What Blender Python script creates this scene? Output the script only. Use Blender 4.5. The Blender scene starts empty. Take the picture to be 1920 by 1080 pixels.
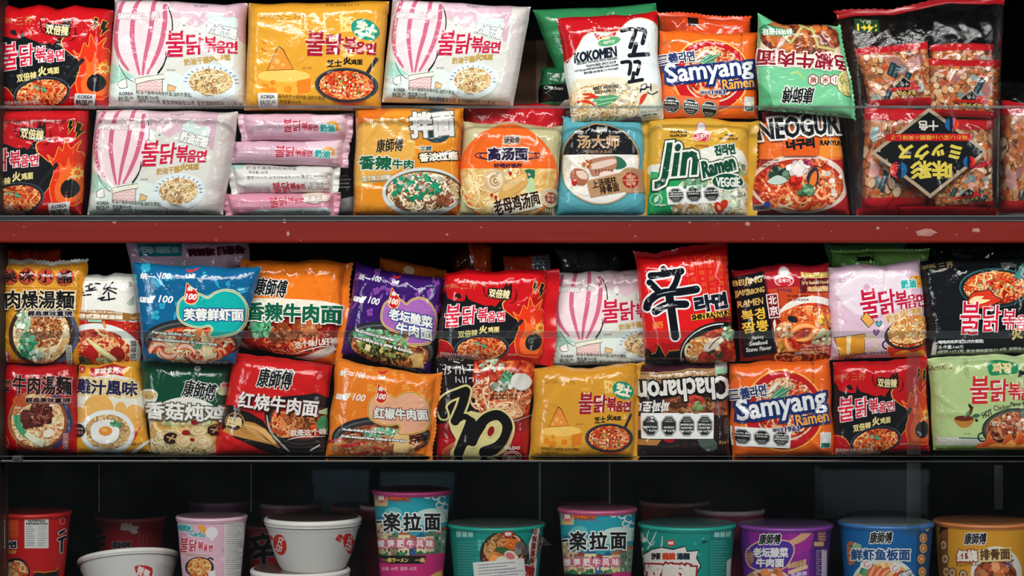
import bpy, bmesh, math, random
import numpy as np
from mathutils import Vector
from mathutils.geometry import tessellate_polygon

S = bpy.context.scene
COL = S.collection

# ------------------------------------------------------------ camera, world, lights, exposure
D, F, ZC = 2.6, 3900.0, 1.25            # distance to the pack fronts (m), focal length in pixels, camera height


def W(px, py, Y=0.0):                   # a pixel of the photograph at depth Y behind the front plane -> a point of the place
    k = (D + Y) / F
    return np.array([(px - 960) * k, Y, ZC + (540 - py) * k])


cam_d = bpy.data.cameras.new('camera')
cam_d.sensor_width = 36.0
cam_d.lens = F / 1920 * 36
cam_d.dof.use_dof = True
cam_d.dof.focus_distance = D - 0.02
cam_d.dof.aperture_fstop = 3.2
cam_d.clip_end = 60
cam = bpy.data.objects.new('camera', cam_d)
cam.location = (0, -D, ZC)
cam.rotation_euler = (math.pi / 2, 0, 0)
COL.objects.link(cam)
S.camera = cam

wd = bpy.data.worlds.new('world')
S.world = wd
wd.use_nodes = True
wd.node_tree.nodes['Background'].inputs[0].default_value = (0.80, 0.92, 1.0, 1)
wd.node_tree.nodes['Background'].inputs[1].default_value = 0.10


def area(name, loc, target, sx, sy, power, col):
    l = bpy.data.lights.new(name, 'AREA')
    l.shape = 'RECTANGLE'
    l.size, l.size_y, l.energy, l.color = sx, sy, power, col
    o = bpy.data.objects.new(name, l)
    o.location = loc
    o.rotation_euler = (Vector(target) - Vector(loc)).to_track_quat('-Z', 'Y').to_euler()
    COL.objects.link(o)
    return o


area('street_light_panel', (-0.3, -3.3, ZC + 1.7), (0, 0, ZC - .15), 2.6, 0.7, 92, (1.0, 0.97, 0.93))
area('added_glint_tube', (-0.55, -1.35, ZC + 1.05), (-0.3, 0, ZC - 0.25), 1.1, 0.03, 21, (1.0, 0.98, 0.95))  # pair of tubes added to put crisp highlights on the film
area('added_glint_tube', (0.75, -1.35, ZC + 1.05), (0.4, 0, ZC - 0.25), 1.1, 0.03, 21, (1.0, 0.98, 0.95))
area('street_daylight', (2.9, -3.0, ZC + 0.6), (0, 0, ZC - 0.3), 0.7, 1.6, 38, (0.9, 0.97, 1.0))
area('added_low_fill', (-2.9, -3.2, ZC + 0.1), (0, 0, ZC - 0.3), 0.7, 1.4, 38, (0.92, 0.98, 1.0))  # added fill from low in front, brightens the lower packet rows

S.view_settings.view_transform = 'Standard'
S.view_settings.look = 'None'
S.view_settings.gamma = 1
S.view_settings.use_curve_mapping = False
S.view_settings.exposure = -0.45


# ------------------------------------------------------------ small helpers
def lin(h):
    h = h.lstrip('#')
    r = [int(h[i:i + 2], 16) / 255 for i in (0, 2, 4)]
    return [c / 12.92 if c <= 0.04045 else ((c + 0.055) / 1.055) ** 2.4 for c in r]


def mat(name, col, rough=0.5, metal=0.0, noise=0.0, nscale=20.0, bump=0.0, spec=0.5, coat=0.0, col2=None, stretch=None):
    m = bpy.data.materials.new(name)
    m.use_nodes = True
    nt = m.node_tree
    b = nt.nodes['Principled BSDF']
    c = lin(col) + [1]
    b.inputs['Base Color'].default_value = c
    b.inputs['Roughness'].default_value = rough
    b.inputs['Metallic'].default_value = metal
    b.inputs['Specular IOR Level'].default_value = spec
    b.inputs['Coat Weight'].default_value = coat
    if noise or bump or col2:
        tc = nt.nodes.new('ShaderNodeTexCoord')
        mp = nt.nodes.new('ShaderNodeMapping')
        mp.inputs['Scale'].default_value = stretch or (1, 1, 1)
        nt.links.new(tc.outputs['Object'], mp.inputs[0])
        n = nt.nodes.new('ShaderNodeTexNoise')
        n.inputs['Scale'].default_value = nscale
        n.inputs['Detail'].default_value = 5
        nt.links.new(mp.outputs[0], n.inputs['Vector'])
        if noise or col2:
            mx = nt.nodes.new('ShaderNodeMix')
            mx.data_type = 'RGBA'
            c2 = lin(col2) + [1] if col2 else [x * (1 - noise) for x in c[:3]] + [1]
            mx.inputs['A'].default_value = c
            mx.inputs['B'].default_value = c2
            rp = nt.nodes.new('ShaderNodeMapRange')
            rp.inputs[1].default_value, rp.inputs[2].default_value = 0.38, 0.66
            nt.links.new(n.outputs['Fac'], rp.inputs[0])
            nt.links.new(rp.outputs[0], mx.inputs['Factor'])
            nt.links.new(mx.outputs['Result'], b.inputs['Base Color'])
        if bump:
            bp = nt.nodes.new('ShaderNodeBump')
            bp.inputs['Strength'].default_value = bump
            bp.inputs['Distance'].default_value = 0.002
            nt.links.new(n.outputs['Fac'], bp.inputs['Height'])
            nt.links.new(bp.outputs[0], b.inputs['Normal'])
    return m


def film_mat(name, rough, bump, spec=0.5, metal=0.0):
    """printed plastic film: the ink colour comes from the print, a fine procedural crinkle on top"""
    m = bpy.data.materials.new(name)
    m.use_nodes = True
    nt = m.node_tree
    b = nt.nodes['Principled BSDF']
    at = nt.nodes.new('ShaderNodeAttribute')
    at.attribute_name = 'ink'
    nt.links.new(at.outputs['Color'], b.inputs['Base Color'])
    b.inputs['Roughness'].default_value = rough
    b.inputs['Specular IOR Level'].default_value = spec
    b.inputs['Metallic'].default_value = metal
    uv = nt.nodes.new('ShaderNodeUVMap')
    n = nt.nodes.new('ShaderNodeTexNoise')
    n.inputs['Scale'].default_value = 55
    n.inputs['Detail'].default_value = 3
    n.inputs['Distortion'].default_value = 1.2
    nt.links.new(uv.outputs[0], n.inputs['Vector'])
    bp = nt.nodes.new('ShaderNodeBump')
    bp.inputs['Strength'].default_value = bump
    bp.inputs['Distance'].default_value = 0.004
    nt.links.new(n.outputs['Fac'], bp.inputs['Height'])
    nt.links.new(bp.outputs[0], b.inputs['Normal'])
    return m


def food_mat(name, stops, scale, dist, kind='noise'):
    """a printed picture of food: tangled strands or lumps from procedural texture"""
    m = bpy.data.materials.new(name)
    m.use_nodes = True
    nt = m.node_tree
    b = nt.nodes['Principled BSDF']
    b.inputs['Roughness'].default_value = 0.22
    uv = nt.nodes.new('ShaderNodeUVMap')
    if kind == 'noise':
        t = nt.nodes.new('ShaderNodeTexNoise')
        t.inputs['Scale'].default_value = scale
        t.inputs['Detail'].default_value = 2.5
        t.inputs['Distortion'].default_value = dist
        out = t.outputs['Fac']
    else:
        n = nt.nodes.new('ShaderNodeTexNoise')
        n.inputs['Scale'].default_value = scale * 0.5
        mx = nt.nodes.new('ShaderNodeMix')
        mx.data_type = 'VECTOR'
        mx.inputs['Factor'].default_value = dist
        nt.links.new(uv.outputs[0], n.inputs['Vector'])
        nt.links.new(uv.outputs[0], mx.inputs['A'])
        nt.links.new(n.outputs['Color'], mx.inputs['B'])
        t = nt.nodes.new('ShaderNodeTexVoronoi')
        t.inputs['Scale'].default_value = scale
        nt.links.new(mx.outputs['Result'], t.inputs['Vector'])
        sp = nt.nodes.new('ShaderNodeSeparateColor')
        nt.links.new(t.outputs['Color'], sp.inputs[0])
        out = sp.outputs[0]
    if kind == 'noise':
        nt.links.new(uv.outputs[0], t.inputs['Vector'])
    r = nt.nodes.new('ShaderNodeValToRGB')
    el = r.color_ramp.elements
    while len(el) < len(stops):
        el.new(0.5)
    for e, (p, c) in zip(el, stops):
        e.position = p
        e.color = lin(c) + [1]
    nt.links.new(out, r.inputs[0])
    nt.links.new(r.outputs[0], b.inputs['Base Color'])
    return m


FILM = film_mat('printed_film', 0.11, 0.34)
MATT = film_mat('printed_paper', 0.45, 0.04, 0.3)
FOOD = {
    'red': food_mat('picture_spicy_noodles', [(0.3, '3d0d06'), (0.42, 'a8250f'), (0.5, 'd9581f'), (0.58, 'e89a52'), (0.66, 'f3d09a')], 130, 2.5),
    'cream': food_mat('picture_cream_noodles', [(0.3, '7a5a34'), (0.42, 'b9905a'), (0.52, 'dcc08c'), (0.62, 'efdfba')], 130, 2.5),
    'soup': food_mat('picture_red_soup', [(0.3, '5c0d08'), (0.45, 'a51c10'), (0.56, 'd0441c'), (0.68, 'e88a4a')], 70, 1.5),
    'meat': food_mat('picture_meat', [(0.3, '2d0f0a'), (0.45, '64281a'), (0.58, '8f4a30'), (0.7, 'b9805a')], 110, 1.0),
    'gold': food_mat('picture_broth', [(0.3, 'c08a3c'), (0.5, 'dcb46a'), (0.65, 'efd9a2')], 60, 1.5),
    'green': food_mat('picture_greens', [(0.3, '123a22'), (0.48, '2f7a4c'), (0.6, '6cb488'), (0.72, 'b5e0c4')], 90, 1.2),
    'nuts': food_mat('picture_crackers', [(0.0, '4a2414'), (0.25, '9c5426'), (0.45, 'b8723c'), (0.65, 'c8986a'), (0.85, 'b86a5c'), (1.0, '8a5a34')], 95, 0.05, 'voronoi'),
    'balloon': food_mat('print_blotches', [(0.3, 'c79aa8'), (0.7, 'd8b4c0')], 20, 0.5),
}
MATS = [FILM, MATT] + list(FOOD.values())
MI = {'film': 0, 'matt': 1}
for i_, k_ in enumerate(FOOD):
    MI[k_] = i_ + 2

# ------------------------------------------------------------ lettering outlines from the built-in font
_tc = bpy.data.curves.new('lettering_source', 'FONT')
_to = bpy.data.objects.new('lettering_source', _tc)
COL.objects.link(_to)
_tcache = {}


def text_shape(s, res=2):
    k = (s, res)
    if k in _tcache:
        return _tcache[k]
    _tc.body = s
    _tc.align_x = 'CENTER'
    _tc.resolution_u = res
    _tc.size = 1
    dg = bpy.context.evaluated_depsgraph_get()
    ev = _to.evaluated_get(dg)
    m = ev.to_mesh()
    n = len(m.vertices)
    co = np.zeros(n * 3, np.float32)
    m.vertices.foreach_get('co', co)
    co = co.reshape(-1, 3)[:, :2].astype(float)
    tr = []
    for p in m.polygons:
        v = list(p.vertices)
        for i in range(1, len(v) - 1):
            tr.append((v[0], v[i], v[i + 1]))
    ev.to_mesh_clear()
    tr = np.array(tr, int).reshape(-1, 3)
    a = co[tr]
    sg = np.cross(a[:, 1] - a[:, 0], a[:, 2] - a[:, 0])
    tr[sg < 0] = tr[sg < 0][:, [0, 2, 1]]
    # welded boundary edges
    key = {}
    idm = np.zeros(n, int)
    for i in range(n):
        idm[i] = key.setdefault((round(co[i, 0], 5), round(co[i, 1], 5)), i)
    es = set()
    for t in idm[tr]:
        for i in range(3):
            x, y = t[i], t[(i + 1) % 3]
            if (y, x) in es:
                es.discard((y, x))
            else:
                es.add((x, y))
    _tcache[k] = (co, tr, np.array(sorted(es), int).reshape(-1, 2))
    return _tcache[k]


def ring_tris(co, es, w):
    """a band of width w outside the outline edges es (already in drawing units)"""
    d = co[es[:, 1]] - co[es[:, 0]]
    L = np.linalg.norm(d, axis=1)
    ok = L > 1e-9
    es, d, L = es[ok], d[ok], L[ok]
    n = np.stack([d[:, 1], -d[:, 0]], 1) / L[:, None]
    acc = np.zeros_like(co)
    cnt = np.zeros(len(co))
    for j in (0, 1):
        np.add.at(acc, es[:, j], n)
        np.add.at(cnt, es[:, j], 1)
    ln = np.linalg.norm(acc, axis=1)
    acc = acc / np.maximum(ln, 1e-9)[:, None]
    cosv = np.clip(ln / np.maximum(cnt, 1), 0.62, 1)
    acc = acc / cosv[:, None] * w
    a, b = co[es[:, 0]], co[es[:, 1]]
    a2, b2 = a + acc[es[:, 0]], b + acc[es[:, 1]]
    return np.concatenate([np.stack([a, a2, b2], 1), np.stack([a, b2, b], 1)])


def smooth_pts(pts, n=6, closed=True):
    p = np.array(pts, float)
    N = len(p)
    out = []
    rng = range(N) if closed else range(N - 1)
    for i in rng:
        if closed:
            p0, p1, p2, p3 = p[(i - 1) % N], p[i], p[(i + 1) % N], p[(i + 2) % N]
        else:
            p0, p1, p2, p3 = p[max(i - 1, 0)], p[i], p[i + 1], p[min(i + 2, N - 1)]
        for k in range(n):
            t = k / n
            out.append(0.5 * ((2 * p1) + (-p0 + p2) * t + (2 * p0 - 5 * p1 + 4 * p2 - p3) * t * t + (-p0 + 3 * p1 - 3 * p2 + p3) * t ** 3))
    if not closed:
        out.append(p[-1])
    return np.array(out)


def ell_pts(cx, cy, rx, ry, rot=0, n=40, a0=0, a1=360):
    t = np.radians(np.linspace(a0, a1, n, endpoint=(a1 - a0) < 360))
    x, y = rx * np.cos(t), ry * np.sin(t)
    c, s = math.cos(math.radians(rot)), math.sin(math.radians(rot))
    return np.stack([cx + x * c - y * s, cy + x * s + y * c], 1)


class Art:
    """printed artwork, drawn in the coordinates of a frame whose four corners (TL TR BR BL) are quad; y runs down"""

    def __init__(s, quad, bg, seed=0):
        s.q = np.array(quad, float)
        s.bg = bg
        s.it = []
        s.r = random.Random(seed)
        s.clipped = None

    def add(s, tris, col, m='film'):
        tris = np.asarray(tris, float).reshape(-1, 3, 2)
        if len(tris):
            s.it.append((tris, lin(col), MI[m]))

    def poly(s, pts, col, m='film', sm=0):
        p = smooth_pts(pts, sm) if sm else np.array(pts, float)
        t = tessellate_polygon([[Vector((x, y, 0)) for x, y in p]])
        s.add([[p[i] for i in k] for k in t], col, m)
        return s

    def ell(s, cx, cy, rx, ry, col, rot=0, m='film', n=40):
        return s.fan(ell_pts(cx, cy, rx, ry, rot, n), (cx, cy), col, m)

    def fan(s, p, c, col, m='film'):
        N = len(p)
        s.add([[c, p[i], p[(i + 1) % N]] for i in range(N)], col, m)
        return s

    def rect(s, x0, y0, x1, y1, col, m='film', rot=0):
        cx, cy = (x0 + x1) / 2, (y0 + y1) / 2
        c, n = math.cos(math.radians(rot)), math.sin(math.radians(rot))
        f = lambda x, y: (cx + (x - cx) * c - (y - cy) * n, cy + (x - cx) * n + (y - cy) * c)
        a, b, d, e = f(x0, y0), f(x1, y0), f(x1, y1), f(x0, y1)
        s.add([[a, b, d], [a, d, e]], col, m)
        return s

    def line(s, pts, w, col, sm=0, closed=False, m='film'):
        """a band along pts; w is a width or one width per point"""
        p = np.array(pts, float)
        w = np.array([w] * len(p), float) if np.isscalar(w) else np.array(w, float)
        if sm:
            t = np.linspace(0, len(p) - 1, (len(p) - 1) * sm + 1) if not closed else np.linspace(0, len(p), len(p) * sm, endpoint=False)
            w = np.interp(t, np.arange(len(p) + 1), np.append(w, w[0]))
            p = smooth_pts(p, sm, closed)
        g = np.gradient(p, axis=0)
        if closed:
            g = np.roll(p, -1, 0) - np.roll(p, 1, 0)
        g /= np.maximum(np.linalg.norm(g, axis=1), 1e-9)[:, None]
        n = np.stack([-g[:, 1], g[:, 0]], 1) * (w / 2)[:, None]
        a, b = p + n, p - n
        N = len(p)
        ts = []
        for i in range(N if closed else N - 1):
            j = (i + 1) % N
            ts += [[a[i], a[j], b[j]], [a[i], b[j], b[i]]]
        s.add(ts, col, m)
        return s

    def brush(s, strokes, w, col, out=None, ow=0, sm=5):
        """calligraphy: several strokes, round ended, with an outline band under all of them"""
        for c, ex in (((out, ow),) if out else ()) + ((col, 0),):
            for st in strokes:
                ww = w
                if isinstance(st[0], (int, float)):
                    ww, st = st[0], st[1:]
                s.line(st, ww + 2 * ex, c, sm if len(st) > 2 else 0)
                for e in (st[0], st[-1]):
                    s.ell(e[0], e[1], ww / 2 + ex, ww / 2 + ex, c, n=12)
        return s

    def t(s, txt, cx, cy, w, h, col, rot=0, sh=0, b=0, o=None, o2=None, m='film', res=2, sq=None):
        """lettering filling a box w x h about (cx, cy), turned by rot degrees; b thickens, o and o2 are outline (colour, width)"""
        co, tr, es = text_shape(txt, res)
        if not len(co):
            return s
        lo, hi = co.min(0), co.max(0)
        q = (co - (lo + hi) / 2) / np.maximum(hi - lo, 1e-6)
        q = q * [w - 2 * b, -(h - 2 * b)]
        q[:, 0] += -sh * q[:, 1]
        if sq:                                   # letters shrink towards the right end
            f = 1 + (sq - 1) * (q[:, 0] / w + 0.5)
            q[:, 1] *= f
        c, n = math.cos(math.radians(rot)), math.sin(math.radians(rot))
        q = np.stack([cx + q[:, 0] * c - q[:, 1] * n, cy + q[:, 0] * n + q[:, 1] * c], 1)
        er = es[:, ::-1]                         # y is flipped, so the outline runs the other way
        for oo in (o2, o):
            if oo:
                s.add(np.concatenate([q[tr], ring_tris(q, er, oo[1] + b)]), oo[0], m)
        s.add(np.concatenate([q[tr], ring_tris(q, er, b)]) if b else q[tr], col, m)
        return s

    def noodles(s, cx, cy, rx, ry, n, cols, w, L=5, rot=0, curl=1.1):
        r = s.r
        c, sn = math.cos(math.radians(rot)), math.sin(math.radians(rot))
        per = {}
        for _ in range(n):
            a, d = r.uniform(0, 6.28), math.sqrt(r.random()) * 0.95
            x, y, th = d * math.cos(a), d * math.sin(a), r.uniform(0, 6.28)
            k = r.uniform(-curl, curl)
            pts = []
            for i in range(L):
                if x * x + y * y > 1:
                    q = math.sqrt(x * x + y * y)
                    x, y = x / q, y / q
                X, Y = x * rx, y * ry
                pts.append((cx + X * c - Y * sn, cy + X * sn + Y * c))
                st = w * 2.0
                x += math.cos(th) * st / rx
                y += math.sin(th) * st / ry
                th += k + r.uniform(-0.5, 0.5)
            ww = w * r.uniform(0.7, 1.15)
            s.line(pts, ww, r.choice(cols), 2)
        return s

    def bits(s, cx, cy, rx, ry, n, cols, size, asp=1.0, m='film'):
        r = s.r
        if size > 12:
            n, size = int(n * 2.4), size * .6
        for _ in range(n):
            a, d = r.uniform(0, 6.28), math.sqrt(r.random()) * 0.92
            x, y = cx + rx * d * math.cos(a), cy + ry * d * math.sin(a)
            k = r.randint(5, 7)
            ro = r.uniform(0, 3.14)
            z = size * r.uniform(0.6, 1.3)
            pts = []
            for i in range(k):
                t = 6.283 * i / k
                q = z * r.uniform(0.7, 1.15)
                px, py = q * math.cos(t), q * asp * math.sin(t)
                pts.append((x + px * math.cos(ro) - py * math.sin(ro), y + px * math.sin(ro) + py * math.cos(ro)))
            q = r.uniform(.72, 1.12)
            h = r.choice(cols)
            s.fan(pts, (x, y), ''.join('%02x' % min(255, int(int(h[i:i + 2], 16) * q)) for i in (0, 2, 4)), m)
        return s

    def leaf(s, x0, y0, x1, y1, w, col, vein=None):
        dx, dy = x1 - x0, y1 - y0
        L = math.hypot(dx, dy)
        nx, ny = -dy / L * w / 2, dx / L * w / 2
        P = lambda t, k: (x0 + dx * t + nx * k, y0 + dy * t + ny * k)
        s.poly([P(0, 0), P(.3, .9), P(.6, 1), P(1, 0), P(.6, -1), P(.3, -.9)], col, sm=4)
        if vein:
            s.line([(x0, y0), (x1, y1)], w * .12, vein)
        return s

    def dish(s, cx, cy, rx, ry, rim, inner, food, cols, n, w, rot=0, rimw=0.12, bits=None):
        """a bowl or pan of noodles seen from above"""
        s.ell(cx, cy, rx, ry, rim, rot)
        k = 1 - rimw
        s.ell(cx, cy, rx * k, ry * k, inner, rot)
        s.ell(cx, cy + ry * .03, rx * k * .94, ry * k * .9, cols[0], rot, m=food)
        s.noodles(cx, cy, rx * k * .9, ry * k * .86, n, cols, w, rot=rot)
        if bits:
            s.bits(cx, cy, rx * k * .75, ry * k * .7, bits[0], bits[1], bits[2])
        return s

    def lines(s, x0, y0, x1, n, dy, h, col, rot=0, frac=None):
        """rows of print too fine to read, as broken dashes"""
        r = s.r
        c, sn = math.cos(math.radians(rot)), math.sin(math.radians(rot))
        for i in range(n):
            x, e = x0, x0 + (x1 - x0) * (frac or r.uniform(0.6, 1))
            while x < e:
                l = r.uniform(.6, 1.6) * h
                y = y0 + i * dy
                f = lambda X, Y: (x0 + (X - x0) * c - (Y - y0) * sn, y0 + (X - x0) * sn + (Y - y0) * c)
                a, b, d, g = f(x, y), f(x + l, y), f(x + l, y + h), f(x, y + h)
                s.add([[a, b, d], [a, d, g]], col)
                x += l + h * .45
        return s

    # -- cutting into the cells of a surface grid
    def uv(s, p):
        q = s.q
        lo, hi = q.min(0), q.max(0)
        u = (p[..., 0] - lo[0]) / (hi[0] - lo[0])
        v = (p[..., 1] - lo[1]) / (hi[1] - lo[1])
        for _ in range(12):
            a = (1 - u) * (1 - v)
            P = a[..., None] * q[0] + (u * (1 - v))[..., None] * q[1] + (u * v)[..., None] * q[2] + ((1 - u) * v)[..., None] * q[3]
            du = (1 - v)[..., None] * (q[1] - q[0]) + v[..., None] * (q[2] - q[3])
            dv = (1 - u)[..., None] * (q[3] - q[0]) + u[..., None] * (q[2] - q[1])
            e = p - P
            det = du[..., 0] * dv[..., 1] - du[..., 1] * dv[..., 0]
            u = u + (e[..., 0] * dv[..., 1] - e[..., 1] * dv[..., 0]) / det
            v = v + (du[..., 0] * e[..., 1] - du[..., 1] * e[..., 0]) / det
            u, v = np.clip(u, -3, 4), np.clip(v, -3, 4)
        return np.stack([u, v], -1)

    def cut(s, nu, nv, box=(0, 0, 1, 1), conv=None):
        if s.clipped is not None:
            return s.clipped
        G = 40
        hm = np.zeros((G, G), int)
        T, I, O = [], [], []
        for k, (tris, col, m) in enumerate(s.it):
            t = conv(tris) if conv else s.uv(tris)
            lo = np.clip((t.min(1) * G).astype(int), 0, G - 1)
            hi = np.clip((t.max(1) * G).astype(int), 0, G - 1)
            mask = np.zeros((G, G), bool)
            big = (hi - lo).max(1) > 1
            for a in (lo, hi):
                for b in (lo, hi):
                    mask[a[:, 0], b[:, 1]] = True
            for a, b in zip(lo[big], hi[big]):
                mask[a[0]:b[0] + 1, a[1]:b[1] + 1] = True
            L = hm[mask].max() + 1
            hm[mask] = L
            T.append(t)
            I.append(np.full(len(t), k))
            O.append(np.full(len(t), L))
        t, i, o = np.concatenate(T), np.concatenate(I), np.concatenate(O).astype(float)
        at = np.stack([i, o], 1)
        for ax in (0, 1):
            for val, sgn in ((box[ax], -1), (box[ax + 2], 1)):
                t, at = split(t, at, ax, np.full(len(t), val))
                keep = sgn * (t[:, :, ax].mean(1) - val) < 0
                t, at = t[keep], at[keep]
        for ax, n in ((0, nu), (1, nv)):
            for _ in range(9):
                a = t[:, :, ax] * n
                ln = np.round((a.min(1) + a.max(1)) / 2)
                sp = np.floor(a.max(1) - 1e-6) - np.floor(a.min(1) + 1e-6) >= 1
                if not sp.any():
                    break
                ln = np.clip(ln, np.floor(a.min(1) + 1e-6) + 1, np.ceil(a.max(1) - 1e-6) - 1)
                t1, at1 = split(t[sp], at[sp], ax, ln[sp] / n)
                t, at = np.concatenate([t[~sp], t1]), np.concatenate([at[~sp], at1])
        ar = np.cross(t[:, 1] - t[:, 0], t[:, 2] - t[:, 0])
        fl = ar > 0                               # v runs down: make every face turn towards the front
        t[fl] = t[fl][:, [0, 2, 1]]
        ok = np.abs(ar) > 1e-9
        s.clipped = (t[ok], at[ok])
        return s.clipped


def split(t, at, ax, ln):
    d = t[:, :, ax] - ln[:, None]
    pos = d > 1e-9
    c = pos.sum(1)
    cr = (c > 0) & (c < 3) & (np.abs(d).max(1) > 1e-9) & (d.min(1) < -1e-9)
    if not cr.any():
        return t, at
    keep, ka = t[~cr], at[~cr]
    x, d, pos, xa, c = t[cr], d[cr], pos[cr], at[cr], c[cr]
    lone = np.where(c == 1, pos.argmax(1), (~pos).argmax(1))
    r = np.arange(len(x))
    A, B, C = x[r, lone], x[r, (lone + 1) % 3], x[r, (lone + 2) % 3]
    dA, dB, dC = d[r, lone], d[r, (lone + 1) % 3], d[r, (lone + 2) % 3]
    P = A + (dA / (dA - dB))[:, None] * (B - A)
    Q = A + (dA / (dA - dC))[:, None] * (C - A)
    return (np.concatenate([keep, np.stack([A, P, Q], 1), np.stack([P, B, C], 1), np.stack([P, C, Q], 1)]),
            np.concatenate([ka, xa, xa, xa]))


# ------------------------------------------------------------ meshes
def mesh_obj(name, verts, faces, material, parent=None, smooth=True):
    me = bpy.data.meshes.new(name)
    me.from_pydata([tuple(v) for v in verts], [], [tuple(f) for f in faces])
    for p in me.polygons:
        p.use_smooth = smooth
    me.materials.append(material)
    o = bpy.data.objects.new(name, me)
    COL.objects.link(o)
    if parent:
        o.parent = parent
    return o


def tri_mesh(name, V, N, faces4, tris, inkv, uvv, mi, parent):
    """one mesh from shared-vertex faces (faces4) and loose print triangles; V, N, inkv, uvv are per vertex"""
    me = bpy.data.meshes.new(name)
    nv = len(V)
    me.vertices.add(nv)
    me.vertices.foreach_set('co', np.ascontiguousarray(V, np.float32).ravel())
    li = np.concatenate([np.concatenate(faces4) if len(faces4) else np.zeros(0, int), tris.ravel()]).astype(np.int32)
    sizes = np.concatenate([np.array([len(f) for f in faces4], int), np.full(len(tris), 3)])
    me.loops.add(len(li))
    me.loops.foreach_set('vertex_index', li)
    me.polygons.add(len(sizes))
    st = np.concatenate([[0], np.cumsum(sizes)[:-1]]).astype(np.int32)
    me.polygons.foreach_set('loop_start', st)
    me.polygons.foreach_set('material_index', mi.astype(np.int32))
    me.polygons.foreach_set('use_smooth', np.ones(len(sizes), bool))
    me.update(calc_edges=True)
    u = me.uv_layers.new(name='UVMap')
    u.data.foreach_set('uv', np.ascontiguousarray(uvv[li], np.float32).ravel())
    a = me.attributes.new('ink', 'FLOAT_COLOR', 'POINT')
    c = np.ones((nv, 4), np.float32)
    c[:, :3] = inkv
    a.data.foreach_set('color', c.ravel())
    for m in MATS:
        me.materials.append(m)
    me.normals_split_custom_set_from_vertices(N.tolist())
    o = bpy.data.objects.new(name, me)
    COL.objects.link(o)
    o.parent = parent
    return o


def thing(name, label, cat, loc=(0, 0, 0), group=None):
    o = bpy.data.objects.new(name, None)
    o.empty_display_size = 0.02
    o.location = loc
    COL.objects.link(o)
    o['label'], o['category'] = label, cat
    if group:
        o['group'] = group
    return o


NU, NV = 46, 42
EPS = 3.5e-5


def waves(rg, u, v, f, n=5):
    z = np.zeros_like(u)
    for _ in range(n):
        a, p = rg.uniform(0, 6.28), rg.uniform(0, 6.28)
        k = f * rg.uniform(0.6, 1.5)
        z += np.cos((u * math.cos(a) + v * math.sin(a)) * k + p)
    return z / n


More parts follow.
